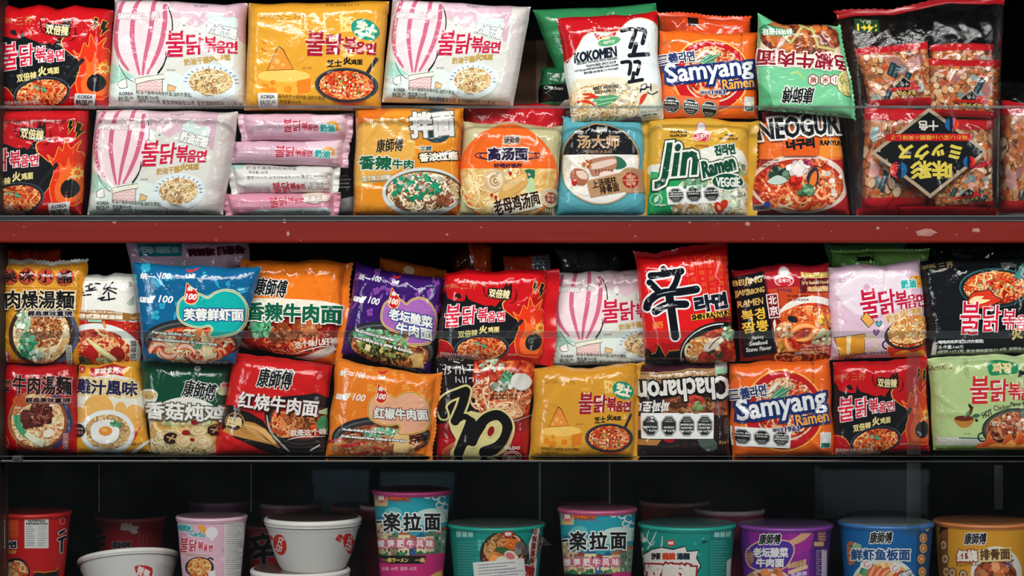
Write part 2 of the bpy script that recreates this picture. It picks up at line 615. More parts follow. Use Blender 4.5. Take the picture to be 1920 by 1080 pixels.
def pack(name, art, q, label, cat='noodle packet', Y=0.0, T=0.020, seed=1, flank=(.2, .2, .2, .2), fins='', finw=14, back=0.02,
         wr=1.0, uf=(0, 1), tilt=(0, 0), group=None, side=None, film='film', edge=3.0, top=None, fincol=None, stickers=(), box=False, crease=13):
    """a filled film wrapper: q = its four corners (TL TR BR BL) as seen from the front, at depth Y; art is printed on the front"""
    rg = random.Random(seed * 7 + 3)
    g = np.linspace(0, 1, NU + 1)
    h = np.linspace(0, 1, NV + 1)
    u, v = np.meshgrid(g, h, indexing='ij')
    c = [W(x, y, Y) for x, y in q]
    c[0][1] += tilt[0] + tilt[1]
    c[1][1] += -tilt[0] + tilt[1]
    c[2][1] += -tilt[0] - tilt[1]
    c[3][1] += tilt[0] - tilt[1]
    P = ((1 - u) * (1 - v))[..., None] * c[0] + (u * (1 - v))[..., None] * c[1] + (u * v)[..., None] * c[2] + ((1 - u) * v)[..., None] * c[3]
    wid = np.linalg.norm(c[1] - c[0])
    hei = np.linalg.norm(c[3] - c[0])
    k = edge / 1500.0
    dl, dr, dt, db = np.exp(-u * 7), np.exp(-(1 - u) * 7), np.exp(-v * 7), np.exp(-(1 - v) * 7)
    z1 = waves(rg, u * 0, v * 1, 11)
    z2 = waves(rg, u * 1, v * 0, 11)
    P[..., 0] += k * (dl * z1 - dr * np.roll(z1, 5, 1)) * .8
    P[..., 2] += k * (dt * (z2 + .4 * waves(rg, u * 1, v * 0, 30)) - db * np.roll(z2, 7, 0) * .35)
    if top:                                     # extra height of the top edge, in pixels, at even steps along it
        tp = np.interp(u, np.linspace(0, 1, len(top)), top) / 1500
        P[..., 2] += tp * np.clip(1 - v * 3.2, 0, 1) ** 1.5

    def e(d, f):
        x = np.clip(d / f, 0, 1)
        return np.sqrt(np.maximum(1 - (1 - x) ** 2, 0))
    E = e(u, flank[0]) * e(1 - u, flank[1]) * e(v, flank[2]) * e(1 - v, flank[3])
    H = T * E * (0.86 + 0.14 * (1 - (2 * u - 1) ** 2) * (1 - (2 * v - 1) ** 2))
    x, y = u * wid, v * hei
    # soft dents, pulled folds from the corners and edges, sharp creases
    R = wr * (0.0013 * waves(rg, x, y, 75, 6) + 0.0005 * waves(rg, x, y, 190, 6))
    for i in range(crease):
        sd = i % 4
        a = rg.uniform(.05, .95)
        p0 = [(a * wid, 0), (a * wid, hei), (0, a * hei), (wid, a * hei)][sd if rg.random() < .8 else 0]
        ang = [math.pi / 2, -math.pi / 2, 0, math.pi][sd] + rg.uniform(-1.0, 1.0)
        L = rg.uniform(.25, .6) * min(wid, hei)
        dx, dy = x - p0[0], y - p0[1]
        al = dx * math.cos(ang) + dy * math.sin(ang)
        ac = -dx * math.sin(ang) + dy * math.cos(ang) + 0.10 * al * al / L * rg.uniform(-2, 2)
        tp = np.clip(1 - np.abs(al / L - .3) / .7, 0, 1) ** .8
        w = rg.uniform(.0022, .0045)
        R += wr * rg.choice((1, 1, -1)) * rg.uniform(.0009, .0026) * tp * np.exp(-np.abs(ac / w) ** 1.5)
    fr = rg.uniform(26, 40)
    for dd, al_, on in ((u, v, 'l' in fins), (1 - u, v, 'r' in fins), (v, u, True), (1 - v, u, 't' in fins)):
        if on:
            R += wr * .0011 * np.exp(-dd * 7) * waves(rg, al_ * 1, al_ * 0 + dd * .15, fr, 3)
    P[..., 1] -= H + R * np.clip(E * 1.6, 0, 1)
    # normals from the grid
    du = np.gradient(P, axis=0)
    dv = np.gradient(P, axis=1)
    N = np.cross(dv, du)
    N /= np.maximum(np.linalg.norm(N, axis=2), 1e-12)[..., None]
    N[N[..., 1] > 0] *= -1
    base = (P[0, -1] + P[-1, -1]) / 2
    root = thing(name, label, cat, base, group)
    O = np.array(base)
    V = [(P - O).reshape(-1, 3)]
    NN = [N.reshape(-1, 3)]
    uvm = np.stack([x, -y], -1).reshape(-1, 2)
    idx = np.arange((NU + 1) * (NV + 1)).reshape(NU + 1, NV + 1)
    f4 = np.stack([idx[:-1, :-1], idx[:-1, 1:], idx[1:, 1:], idx[1:, :-1]], -1).reshape(-1, 4)
    bcol = lin(art.bg if art else side)
    ink = np.tile(bcol, (len(V[0]), 1))
    if side and art:
        uu = u.reshape(-1)
        ink[(uu < uf[0]) | (uu > uf[1])] = lin(side)
    UV = [uvm]
    faces = [list(f) for f in f4]
    # back half: the outline loop, a ring pushed back and a closing cap
    loop = np.concatenate([idx[:, 0], idx[-1, 1:], idx[-2::-1, -1], idx[0, -2:0:-1]])
    lp = V[0][loop]
    cen = lp.mean(0)
    n0 = len(V[0])
    lev = ((.99, .25), (.97, 1.0), (.80, 1.15)) if box else ((.97, .45), (.88, .85), (.70, 1.0))
    prev = loop
    for s_, d_ in lev:
        rp = cen + (lp - cen) * s_
        rp[:, 1] = lp[:, 1] + back * d_
        nr = np.arange(len(loop)) + n0
        n0 += len(loop)
        V.append(rp)
        nn = (lp - cen) / np.maximum(np.linalg.norm(lp - cen, axis=1), 1e-9)[:, None]
        nn[:, 1] = .2 if d_ < .5 else 1.0
        NN.append(nn / np.linalg.norm(nn, axis=1)[:, None])
        UV.append(uvm[loop])
        ink = np.concatenate([ink, np.tile(lin(side) if side else bcol, (len(loop), 1))])
        for i in range(len(loop)):
            j = (i + 1) % len(loop)
            faces.append([prev[i], prev[j], nr[j], nr[i]])
        prev = nr
    faces.append(list(prev))
    mi = np.full(len(faces), MI[film])
    tri = np.zeros((0, 3), int)
    if art and art.it:
        t, at = art.cut(NU, NV)
        t = t.copy()
        if uf != (0, 1):
            t[..., 0] = uf[0] + t[..., 0] * (uf[1] - uf[0])
        pu, pv = t[..., 0].ravel() * NU, t[..., 1].ravel() * NV
        i0, j0 = np.clip(pu.astype(int), 0, NU - 1), np.clip(pv.astype(int), 0, NV - 1)
        if uf == (0, 1):                          # stay in the triangle's own cell
            cu = np.clip((t[..., 0].mean(1) * NU).astype(int), 0, NU - 1)
            cv = np.clip((t[..., 1].mean(1) * NV).astype(int), 0, NV - 1)
            i0, j0 = np.repeat(cu, 3), np.repeat(cv, 3)
        fu, fv = (pu - i0)[:, None], (pv - j0)[:, None]

        def smp(A):
            return A[i0, j0] * (1 - fu) * (1 - fv) + A[i0 + 1, j0] * fu * (1 - fv) + A[i0 + 1, j0 + 1] * fu * fv + A[i0, j0 + 1] * (1 - fu) * fv
        nrm = smp(N)
        nrm /= np.maximum(np.linalg.norm(nrm, axis=1), 1e-12)[:, None]
        off = (np.repeat(at[:, 1], 3) + 1 + (2 if uf != (0, 1) else 0)) * EPS
        V.append(smp(P) - O + nrm * off[:, None])
        NN.append(nrm)
        UV.append(np.stack([t[..., 0].ravel() * wid, -t[..., 1].ravel() * hei], 1))
        cols = np.array([it[1] for it in art.it])
        ms = np.array([it[2] for it in art.it])
        ii = at[:, 0].astype(int)
        ink = np.concatenate([ink, np.repeat(cols[ii], 3, 0)])
        tri = np.arange(len(t) * 3).reshape(-1, 3) + n0
        mm = ms[ii]
        if film == 'matt':
            mm = np.where(mm == 0, MI[film], mm)
        mi = np.concatenate([mi, mm])
    tri_mesh('wrapper', np.concatenate(V), np.concatenate(NN), faces, tri, ink, np.concatenate(UV), mi, root)
    # flat crimped end seals
    for sd in fins:
        seal(root, P, O, sd, finw, fincol or (art.bg if art else side), rg)
    for st in stickers:
        sticker(root, P, N, O, art, uf, *st)
    return root


def seal(root, P, O, sd, wpx, col, rg):
    ed = {'l': P[0], 'r': P[-1], 't': P[:, 0], 'b': P[:, -1]}[sd]
    inn = {'l': P[4], 'r': P[-5], 't': P[:, 4], 'b': P[:, -5]}[sd]
    n = len(ed)
    out = ed - inn
    out[:, 1] = 0
    out = out.mean(0)
    out /= np.linalg.norm(out)
    w = wpx / 1500
    K = 14
    cen = ed.mean(0)
    V, Fc = [], []
    ph = rg.uniform(0, 6)
    for a in range(K + 1):
        t = a / K
        for i in range(n):
            s = i / (n - 1)
            p = ed[i] + out * w * t
            p = p + (ed[i] - cen) * (0.05 * t)
            p[1] += 0.0004 * math.sin(t * K * 3.0) + 0.0025 * t * math.sin(s * 9 + ph) + 0.0012 * t * math.sin(s * 23 + ph)
            if a == K:
                p = p + out * 0.0007 * (1 if i % 2 else -1)
            V.append(p - O)
    for a in range(K):
        for i in range(n - 1):
            Fc.append((a * n + i, a * n + i + 1, (a + 1) * n + i + 1, (a + 1) * n + i))
    m = ink_mat(col)
    o = mesh_obj('end_seal', V, Fc, m, root)
    md = o.modifiers.new('film_thickness', 'SOLIDIFY')
    md.thickness = 0.0005


_inks = {}


def ink_mat(col, rough=0.2, bump=0.1):
    k = (col, rough)
    if k not in _inks:
        _inks[k] = mat('film_' + col, col, rough, bump=bump, nscale=120)
    return _inks[k]


def sticker(root, P, N, O, art, uf, name, a2, corners, lift=0.0004):
    """a paper label stuck on the front: corners in the art's own coordinates, a2 its print"""
    uvc = art.uv(np.array(corners, float))
    nu, nv = 10, 8
    g, h = np.meshgrid(np.linspace(0, 1, nu + 1), np.linspace(0, 1, nv + 1), indexing='ij')
    B = lambda U, Vv: ((1 - U) * (1 - Vv))[..., None] * uvc[0] + (U * (1 - Vv))[..., None] * uvc[1] + (U * Vv)[..., None] * uvc[2] + ((1 - U) * Vv)[..., None] * uvc[3]

    def at(uv):
        uu = np.clip(uf[0] + uv[..., 0] * (uf[1] - uf[0]), 0, .9999) * NU
        vv = np.clip(uv[..., 1], 0, .9999) * NV
        i, j = uu.astype(int), vv.astype(int)
        fu, fv = (uu - i)[..., None], (vv - j)[..., None]
        f = lambda A: A[i, j] * (1 - fu) * (1 - fv) + A[i + 1, j] * fu * (1 - fv) + A[i + 1, j + 1] * fu * fv + A[i, j + 1] * (1 - fu) * fv
        n = f(N)
        n /= np.linalg.norm(n, axis=-1)[..., None]
        return f(P), n
    p, n = at(B(g, h))
    p = p - O + n * (lift + 22 * EPS)
    V, NNs = [p.reshape(-1, 3)], [n.reshape(-1, 3)]
    idx = np.arange((nu + 1) * (nv + 1)).reshape(nu + 1, nv + 1)
    faces = [list(f) for f in np.stack([idx[:-1, :-1], idx[:-1, 1:], idx[1:, 1:], idx[1:, :-1]], -1).reshape(-1, 4)]
    ink = np.tile(lin(a2.bg), (len(V[0]), 1))
    # a thin edge all round
    loop = np.concatenate([idx[:, 0], idx[-1, 1:], idx[-2::-1, -1], idx[0, -2:0:-1]])
    low = V[0][loop] - NNs[0][loop] * (lift + 14 * EPS)
    n0 = len(V[0])
    V.append(low)
    NNs.append(NNs[0][loop])
    ink = np.concatenate([ink, np.tile(lin(a2.bg), (len(loop), 1))])
    for i in range(len(loop)):
        j = (i + 1) % len(loop)
        faces.append([loop[i], loop[j], n0 + j, n0 + i])
    n0 += len(loop)
    mi = np.full(len(faces), 1)
    tri = np.zeros((0, 3), int)
    if a2.it:
        t, a_ = a2.cut(nu, nv)
        f = lambda A: None
        U, Vv = t[..., 0].ravel(), t[..., 1].ravel()
        i0, j0 = np.clip((U * nu).astype(int), 0, nu - 1), np.clip((Vv * nv).astype(int), 0, nv - 1)
        fu, fv = (U * nu - i0)[:, None], (Vv * nv - j0)[:, None]
        f = lambda A: A[i0, j0] * (1 - fu) * (1 - fv) + A[i0 + 1, j0] * fu * (1 - fv) + A[i0 + 1, j0 + 1] * fu * fv + A[i0, j0 + 1] * (1 - fu) * fv
        nn = f(n)
        off = (np.repeat(a_[:, 1], 3) + 2) * EPS
        V.append(f(p) + nn * off[:, None])
        NNs.append(nn)
        cols = np.array([it[1] for it in a2.it])
        ink = np.concatenate([ink, np.repeat(cols[a_[:, 0].astype(int)], 3, 0)])
        tri = np.arange(len(t) * 3).reshape(-1, 3) + n0
        mi = np.concatenate([mi, np.full(len(t), 1)])
    VV = np.concatenate(V)
    tri_mesh(name, VV, np.concatenate(NNs), faces, tri, ink, VV[:, [0, 2]], mi, root)
# ------------------------------------------------------------ printed designs
WH, BK, NV_ = 'dcded8', '17181b', '1d2e68'
REDN = ['c8371a', 'e0662a', 'e9924c', 'f0b878', 'a01c10', 'd9481e']
CRMN = ['d8bd88', 'e8d3a4', 'f0e2c0', 'c9a468', 'e3c590']


def fr(x0, y0, k, q):
    """corners read in an enlarged crop -> photograph pixels"""
    return [(x0 + x / k, y0 + y / k) for x, y in q]


def buldak(A, x0, x1, cy, h, col, rot=0, o=WH, ow=7, o2=None, b=2):
    w = x1 - x0
    c, s = math.cos(math.radians(rot)), math.sin(math.radians(rot))
    L = (('불', .125, .27, 1.0, 0), ('닭', .40, .25, .82, -.03), ('볶', .62, .19, .62, -.04), ('음', .775, .14, .48, .03), ('면', .925, .15, .46, .02))
    for stage in (0, 1):
        for ch, fx, fw, fh, dy in L:
            X, Y = (fx - .5) * w, dy * h
            px, py = (x0 + x1) / 2 + X * c - Y * s, cy + X * s + Y * c
            if stage == 0:
                A.t(ch, px, py, fw * w, fh * h, o, rot - 4, b=b + ow, sh=.05)
                if o2:
                    A.t(ch, px, py, fw * w, fh * h, col, rot - 4, b=b, o=(o2, 2), sh=.05)
            else:
                A.t(ch, px, py, fw * w - ow, fh * h - ow, col, rot - 4, b=b, sh=.05)


def flame(A, pts, col, edge=None, w=5):
    A.poly(pts, col, sm=3)
    if edge:
        A.line(list(pts) + [pts[0]], w, edge, sm=3)


def octagon(A, cx, cy, r, txt, rot=0):
    for k, c in ((1, BK), (.94, WH), (.88, BK)):
        A.fan(ell_pts(cx, cy, r * k, r * k, 22.5, 8), (cx, cy), c)
    s = -1 if rot else 1
    n = len(txt)
    for i, l in enumerate(txt):
        A.t(l, cx, cy + s * r * (-.48 + .30 * i + (.06 if n < 3 else 0)), r * (.62 + .13 * len(l)) if len(l) < 7 else r * 1.5, r * .19, WH, rot, b=r * .014, res=1)
    A.t('MINISTERIO', cx, cy + s * r * .42, r * 1.0, r * .12, WH, rot, res=1)
    A.t('DE SALUD', cx, cy + s * r * .62, r * .7, r * .12, WH, rot, res=1)


def octs(q, rows, bg=WH, rot=0, k=1.0, yoff=.5):
    """a label sheet with warning octagons side by side"""
    A = Art([(0, 0), (100 * len(rows), 0), (100 * len(rows), 110), (0, 110)], 'e6e8e4' if bg == WH else bg)
    for i, r in enumerate(rows):
        octagon(A, 50 + 100 * i, 110 * yoff, 47 * k, r, rot)
    return A


def ottogi(A, cx, cy, r, txtc='8c1a20'):
    for k, c in ((1.0, 'c8202c'), (.9, WH), (.8, 'c8202c'), (.72, WH)):
        A.ell(cx, cy - r * .45, r * .62 * k, r * .6 * k, c)
        A.ell(cx - r * .42, cy + r * .25, r * .62 * k, r * .58 * k, c)
        A.ell(cx + r * .42, cy + r * .25, r * .62 * k, r * .58 * k, c)
    A.poly([(cx - r * .85, cy + r * .22), (cx, cy + r * .02), (cx + r * .85, cy + r * .22), (cx + r * .45, cy + r * .72), (cx - r * .45, cy + r * .72)], 'c8202c', sm=3)
    A.t('오뚜기', cx, cy + r * .33, r * 1.25, r * .42, WH, b=r * .02)
    A.t('OTTOGI', cx, cy + r * 1.25, r * 1.5, r * .28, txtc, b=r * .015)


def ksf(A, cx, cy, w, h, rot=0, col=BK, o=WH, ow=5):
    A.t('康師傅', cx, cy, w, h, col, rot, sh=.12, b=h * .02, o=(o, ow))


# red double spicy ------------------------------------------------------------
def d_double(bottom=True):
    A = Art([(62, 300), (850, 292), (860, 985), (50, 930)], 'be141b', 3)
    A.poly([(50, 290), (420, 290), (380, 470), (260, 440), (240, 400), (150, 470), (50, 430)], 'bf1219', sm=3)
    A.poly([(55, 445), (95, 490), (150, 505), (228, 512), (236, 455), (262, 500), (330, 525), (400, 548), (445, 540), (470, 555), (505, 510), (545, 505), (530, 530), (538, 572),
            (610, 625), (722, 706), (640, 800), (600, 850), (520, 900), (300, 930), (60, 905)], BK, sm=2)
    A.line([(538, 572), (610, 625), (722, 706), (640, 800), (590, 855)], 5, 'e8943c', sm=3)
    A.line([(545, 505), (525, 530), (538, 572)], 8, 'f0b050', sm=3)
    A.poly([(150, 470), (185, 455), (205, 490), (180, 490)], BK, sm=3)
    flame(A, [(55, 800), (120, 810), (170, 860), (190, 930), (55, 930)], 'b01218', 'e8943c', 5)
    # the printed fire
    flame(A, [(668, 905), (640, 800), (668, 690), (610, 590), (660, 620), (690, 540), (720, 570), (735, 480), (775, 555), (835, 495), (815, 570), (856, 600), (856, 900), (760, 920)], 'dc3418', 'efa040', 5)
    flame(A, [(700, 890), (680, 800), (712, 720), (700, 640), (745, 680), (765, 610), (800, 680), (850, 650), (852, 880), (770, 900)], 'e8662a', None)
    st = []
    for i in range(20):
        a = i * math.pi / 10
        rr = 46 if i % 2 == 0 else 26
        st.append((828 + rr * math.cos(a), 712 + rr * math.sin(a)))
    A.fan(st, (828, 712), 'f0c860')
    A.ell(828, 712, 18, 18, 'e06a2a')
    A.ell(784, 815, 62, 62, '1b1b1e')
    A.line([(770, 760), (790, 738), (815, 745), (826, 725)], 7, 'e8d8a8', sm=4)
    for bx, by, k in ((765, 415, 1), (818, 440, 1.25)):
        z = [(bx - 8 * k, by - 48 * k), (bx + 14 * k, by - 38 * k), (bx + 4 * k, by - 8 * k), (bx + 22 * k, by - 6 * k), (bx - 18 * k, by + 45 * k), (bx - 6 * k, by + 6 * k), (bx - 18 * k, by + 4 * k)]
        A.line(z + [z[0]], 9, 'f0b040')
        A.poly(z, BK)
    A.poly([(405, 420), (440, 412), (520, 420), (545, 375), (560, 410), (582, 380), (588, 495), (500, 500), (412, 478)], '2a1410', sm=2)
    A.t('双倍辣', 494, 458, 165, 66, 'e8d7a0', 6, b=2, o=(BK, 5))
    for x, y, s in ((378, 430, 1), (622, 480, -1)):
        A.line([(x, y - 40), (x - 6 * s, y), (x + 12 * s, y + 40), (x + 45 * s, y + 48)], [6, 16, 12, 3], '6e0d10', sm=3)
        A.line([(x, y - 40), (x + 12 * s, y - 56)], 6, '2e2a20')
    A.t('SAMYANG', 105, 402, 130, 36, 'b77a4a', -3)
    A.t('三养', 255, 400, 120, 58, 'b77a4a')
    buldak(A, 92, 555, 620, 175, 'cf1a38', 0, 'e8dfe0', 8)
    A.t('双倍辣', 278, 752, 150, 52, 'e6d68c', -5, b=1.5)
    A.t('火', 393, 722, 62, 62, 'e6d68c', -4, b=3)
    A.t('鸡面', 473, 722, 88, 46, 'e6d68c', -4, b=1.5)
    A.line([(560, 790), (585, 760), (690, 650)], [14, 22, 30], '242428')
    A.dish(390, 862, 215, 104, '3a4650', '1d2226', 'red', REDN, 120, 8, -3, .06)
    A.leaf(330, 815, 440, 850, 34, '4a8a5c', '87b890')
    A.bits(390, 870, 150, 60, 16, ['f0c090', 'c01810', 'e8d0a0'], 11)
    if bottom:
        A.t('双倍辣火鸡面(油炸方便面)', 225, 905, 300, 26, 'e8dcd4', 3, res=1)
        A.t('与三养辣鸡肉味拌面辣度相比双倍辣', 255, 930, 370, 24, 'e8dcd4', 4, res=1)
        A.t('HOCHI', 630, 905, 60, 16, 'e8dcd4', res=1)
    return A


# cream and striped balloon ------------------------------------------------------------
def d_cream():
    A = Art([(868, 0), (1838, 35), (1828, 790), (828, 790)], 'd0d1c8', 5)
    A.poly([(860, 0), (1840, 20), (1838, 230), (1640, 150), (1480, 230), (1330, 160), (860, 130)], 'd2b4be', sm=2)
    A.poly([(1700, 30), (1840, 30), (1836, 330), (1770, 250), (1720, 110)], 'c8a6b2', sm=2)
    A.poly([(1580, 140), (1640, 110), (1700, 150), (1790, 160), (1760, 300), (1600, 240)], 'c9dcd6', sm=3)
    A.poly([(868, 470), (940, 520), (1070, 600), (1060, 640), (840, 625)], '9fcab9', sm=1)
    A.poly([(1230, 560), (1360, 560), (1480, 660), (1400, 760), (1000, 790), (828, 790), (835, 650)], 'd4e0d8', sm=3)
    bal = [(930, 30), (890, 180), (885, 330), (915, 430), (990, 530), (1100, 580), (1210, 540), (1280, 430), (1318, 280), (1315, 150), (1285, 40), (1180, -10), (1040, -10)]
    A.poly(bal, 'e3cdd0', sm=4)
    A.line([(1285, 70), (1318, 170), (1316, 290), (1270, 470), (1215, 560)], 9, BK, sm=5)
    for s in ([(952, 20), (910, 180), (904, 320), (935, 440), (1005, 540)], [(1068, 0), (1034, 130), (1026, 290), (1052, 440), (1085, 572)], [(1180, 0), (1172, 150), (1152, 300), (1124, 440), (1106, 574)],
              [(1262, 50), (1266, 180), (1240, 340), (1190, 470), (1140, 566)]):
        A.line(s, [28, 36, 36, 28, 14], 'c4627c', sm=5)
    A.line([(930, 495), (990, 590), (1080, 640)], 5, BK, sm=4)
    A.line([(1275, 400), (1262, 500), (1200, 590)], 5, BK, sm=4)
    # stage, cream drop and cheese chip
    A.poly([(1060, 600), (1080, 590), (1240, 580), (1255, 700), (1060, 705)], 'e2c9c4')
    A.line([(1062, 600), (1062, 700)], 4, BK)
    A.line([(1250, 585), (1250, 700)], 4, BK)
    for k in range(3):
        A.line([(1070 + i * 22, 625 + k * 25 + (8 if i % 2 else -4)) for i in range(9)], 7, 'd4a8a8', sm=2)
    A.poly([(1050, 600), (1130, 585), (1260, 565), (1265, 600), (1150, 615), (1060, 640)], 'dfe0cc', sm=2)
    A.line([(1050, 600), (1130, 585), (1260, 565), (1265, 600), (1150, 615), (1060, 640), (1050, 600)], 4, BK)
    A.poly([(925, 625), (960, 605), (985, 600), (990, 640), (995, 660), (950, 668), (928, 650)], 'e6e4da', sm=3)
    A.line([(925, 625), (960, 605), (985, 600), (990, 640), (995, 660), (950, 668), (928, 650), (925, 625)], 4, BK, sm=3)
    A.poly([(1290, 640), (1350, 660), (1335, 690), (1285, 688)], 'dcb27c')
    A.line([(1290, 640), (1350, 660), (1335, 690), (1285, 688), (1290, 640)], 4, BK)
    # small hot air balloon
    A.ell(1400, 170, 22, 28, 'e8e6e0')
    A.rect(1396, 205, 1412, 214, '5a5a58')
    A.t('SAMYANG', 1005, 142, 180, 42, 'e9e7e2', 3, b=3, o=('c0a0a8', 4))
    A.t('三养', 1162, 140, 130, 66, 'e4e2da', 2, b=1, o=('b99aa2', 3))
    A.t('奶油干酪', 1680, 246, 230, 78, 'eceae4', 14, b=3, o=('8f9494', 5))
    buldak(A, 1280, 1790, 355, 190, 'c01a3c', 3, 'efe9e6', 8, 'a890a0')
    A.t('奶油干酪', 1500, 470, 190, 50, 'b8923e', -6, b=1.5)
    A.t('火', 1622, 445, 62, 58, 'b8923e', -6, b=3)
    A.t('鸡面', 1695, 445, 92, 46, 'b8923e', -4, b=1.5)
    A.t('HOCHI', 1312, 536, 56, 14, '3a3c40', res=1)
    A.ell(1600, 625, 218, 132, 'd3dfdf')
    A.ell(1600, 625, 160, 100, 'e2e6e2')
    for i in range(14):
        a = math.pi + i * math.pi / 13 + .05
        A.line([(1600 + 200 * math.cos(a), 625 + 118 * math.sin(a)), (1600 + 172 * math.cos(a), 625 + 102 * math.sin(a))], [3, 9], '5a6a92')
    A.ell(1600, 622, 158, 96, 'd8bd88', m='cream')
    A.noodles(1600, 622, 150, 92, 170, CRMN + ['a87a48'], 9)
    A.bits(1600, 620, 120, 70, 14, ['b06a4a', '6a8a4c', 'efe4cc'], 9)
    A.t('KOREA', 985, 707, 100, 24, '3e3850', b=1)
    A.t('韩国产', 980, 742, 112, 36, '2c2e34', res=1)
    A.t('奶油干酪辣鸡肉味拌面(油炸方便面)', 1262, 708, 400, 34, '2c2e34', 3, res=1)
    A.t('净含量:700克', 1140, 733, 160, 26, '2c2e34', 2, res=1)
    A.t('(面饼:100.5克, 复合调味酱包:26克, 复合调味粉料包:13.5克)X5', 1440, 770, 760, 32, '2c2e34', 2, res=1)
    A.t('W13A17', 1520, 62, 100, 22, '2c2e34', 2, res=1)
    return A


# yellow cheese ------------------------------------------------------------
def d_cheese(five=True):
    A = Art([(72, 22), (922, 12), (880, 655), (58, 650)], 'd59930', 7)
    A.poly([(60, 20), (920, 10), (900, 90), (500, 60), (70, 110)], 'ce9028', sm=2)
    # cheese drum with a wedge on it
    A.poly([(145, 470), (175, 440), (300, 425), (430, 440), (465, 470), (468, 560), (300, 580), (145, 560)], 'e8a63a', sm=3)
    A.ell(305, 462, 155, 36, 'f0c060')
    for x, y, r in ((190, 530, 26), (240, 500, 16), (235, 555, 30), (330, 540, 24), (400, 515, 20), (440, 550, 15)):
        A.ell(x, y, r, r * .9, 'dd8420')
    A.poly([(385, 490), (468, 475), (468, 555), (390, 572)], 'd97a22')
    A.poly([(272, 290), (300, 310), (362, 425), (205, 432)], 'e58c34')
    A.line([(272, 290), (300, 310), (362, 425), (205, 432), (272, 290)], 5, BK)
    for x, y, r in ((265, 380, 16), (300, 400, 10), (235, 412, 9)):
        A.ell(x, y, r, r, 'f0b060')
    for k in (0, 1):
        A.line([(165, 255 + k * 45), (180, 262 + k * 45), (172, 270 + k * 42), (198, 272 + k * 45)], 5, 'c8501c')
    A.t('SAMYANG', 228, 118, 140, 34, 'b5801e', 4, b=1)
    A.t('三养', 355, 115, 105, 50, 'a9741a', 2)
    A.poly([(635, 112), (670, 118), (735, 130), (715, 205), (645, 205), (640, 160)], 'efc873', sm=1)
    for x, y, r in ((665, 145, 9), (690, 160, 15), (660, 185, 8), (712, 135, 7)):
        A.ell(x, y, r, r, 'd8942e')
    A.ell(790, 192, 88, 58, '1d8a76', 20)
    A.poly([(850, 240), (845, 262), (815, 245)], '1d8a76')
    A.t('芝士', 795, 192, 130, 82, 'ece6c0', 16, b=5)
    buldak(A, 440, 858, 285, 150, '9c1733', 5, 'efe4da', 8, 'b06a20')
    A.t('芝士', 608, 390, 90, 46, BK, -4, b=2)
    A.t('火', 684, 375, 48, 46, BK, -4, b=3)
    A.t('鸡面', 742, 382, 70, 34, BK, -2, b=1.5)
    A.t('HOCHI', 445, 416, 50, 14, BK, res=1)
    A.line([(790, 470), (825, 410), (862, 355)], [22, 18, 22], '2c2a2c')
    A.dish(680, 515, 188, 100, '3b4046', '24272b', 'red', REDN, 120, 8, 2, .08)
    A.bits(675, 510, 140, 66, 26, ['f0deb0', 'e8d0a0', 'f3e8cc', 'c01c12', '7a8a48'], 14)
    A.line([(600, 608), (700, 622), (800, 600)], [3, 12, 3], 'c8402a', sm=4)
    if five:
        A.t('EXP.2024.10.17', 650, 45, 200, 18, '4a3208', 3, res=1)
        A.t('辣鸡肉芝士味拌面(油炸方便面)', 415, 586, 285, 26, '2e2208', 2, res=1)
        A.t('净含量:700克', 345, 610, 130, 20, '2e2208', 2, res=1)
        A.t('(面饼:107.3克, 复合调味酱包:26.5克, 复合调味粉料包:6.2克)', 560, 640, 560, 20, '2e2208', 1, res=1)
        A.rect(152, 562, 270, 640, 'e0e0da')
        A.t('KOREA', 211, 582, 82, 20, '3a2c50', b=1)
        A.t('韩国产', 211, 614, 96, 32, BK, res=1)
    else:
        A.t('辣鸡肉芝士味拌面(油炸方便面)', 300, 590, 300, 26, '2e2208', 2, res=1)
        A.t('净含量:140克', 220, 618, 130, 22, '2e2208', 2, res=1)
        A.t('(面饼:107.3克, 复合调味酱包:26.5克)', 420, 643, 500, 18, '2e2208', 1, res=1)
    return A


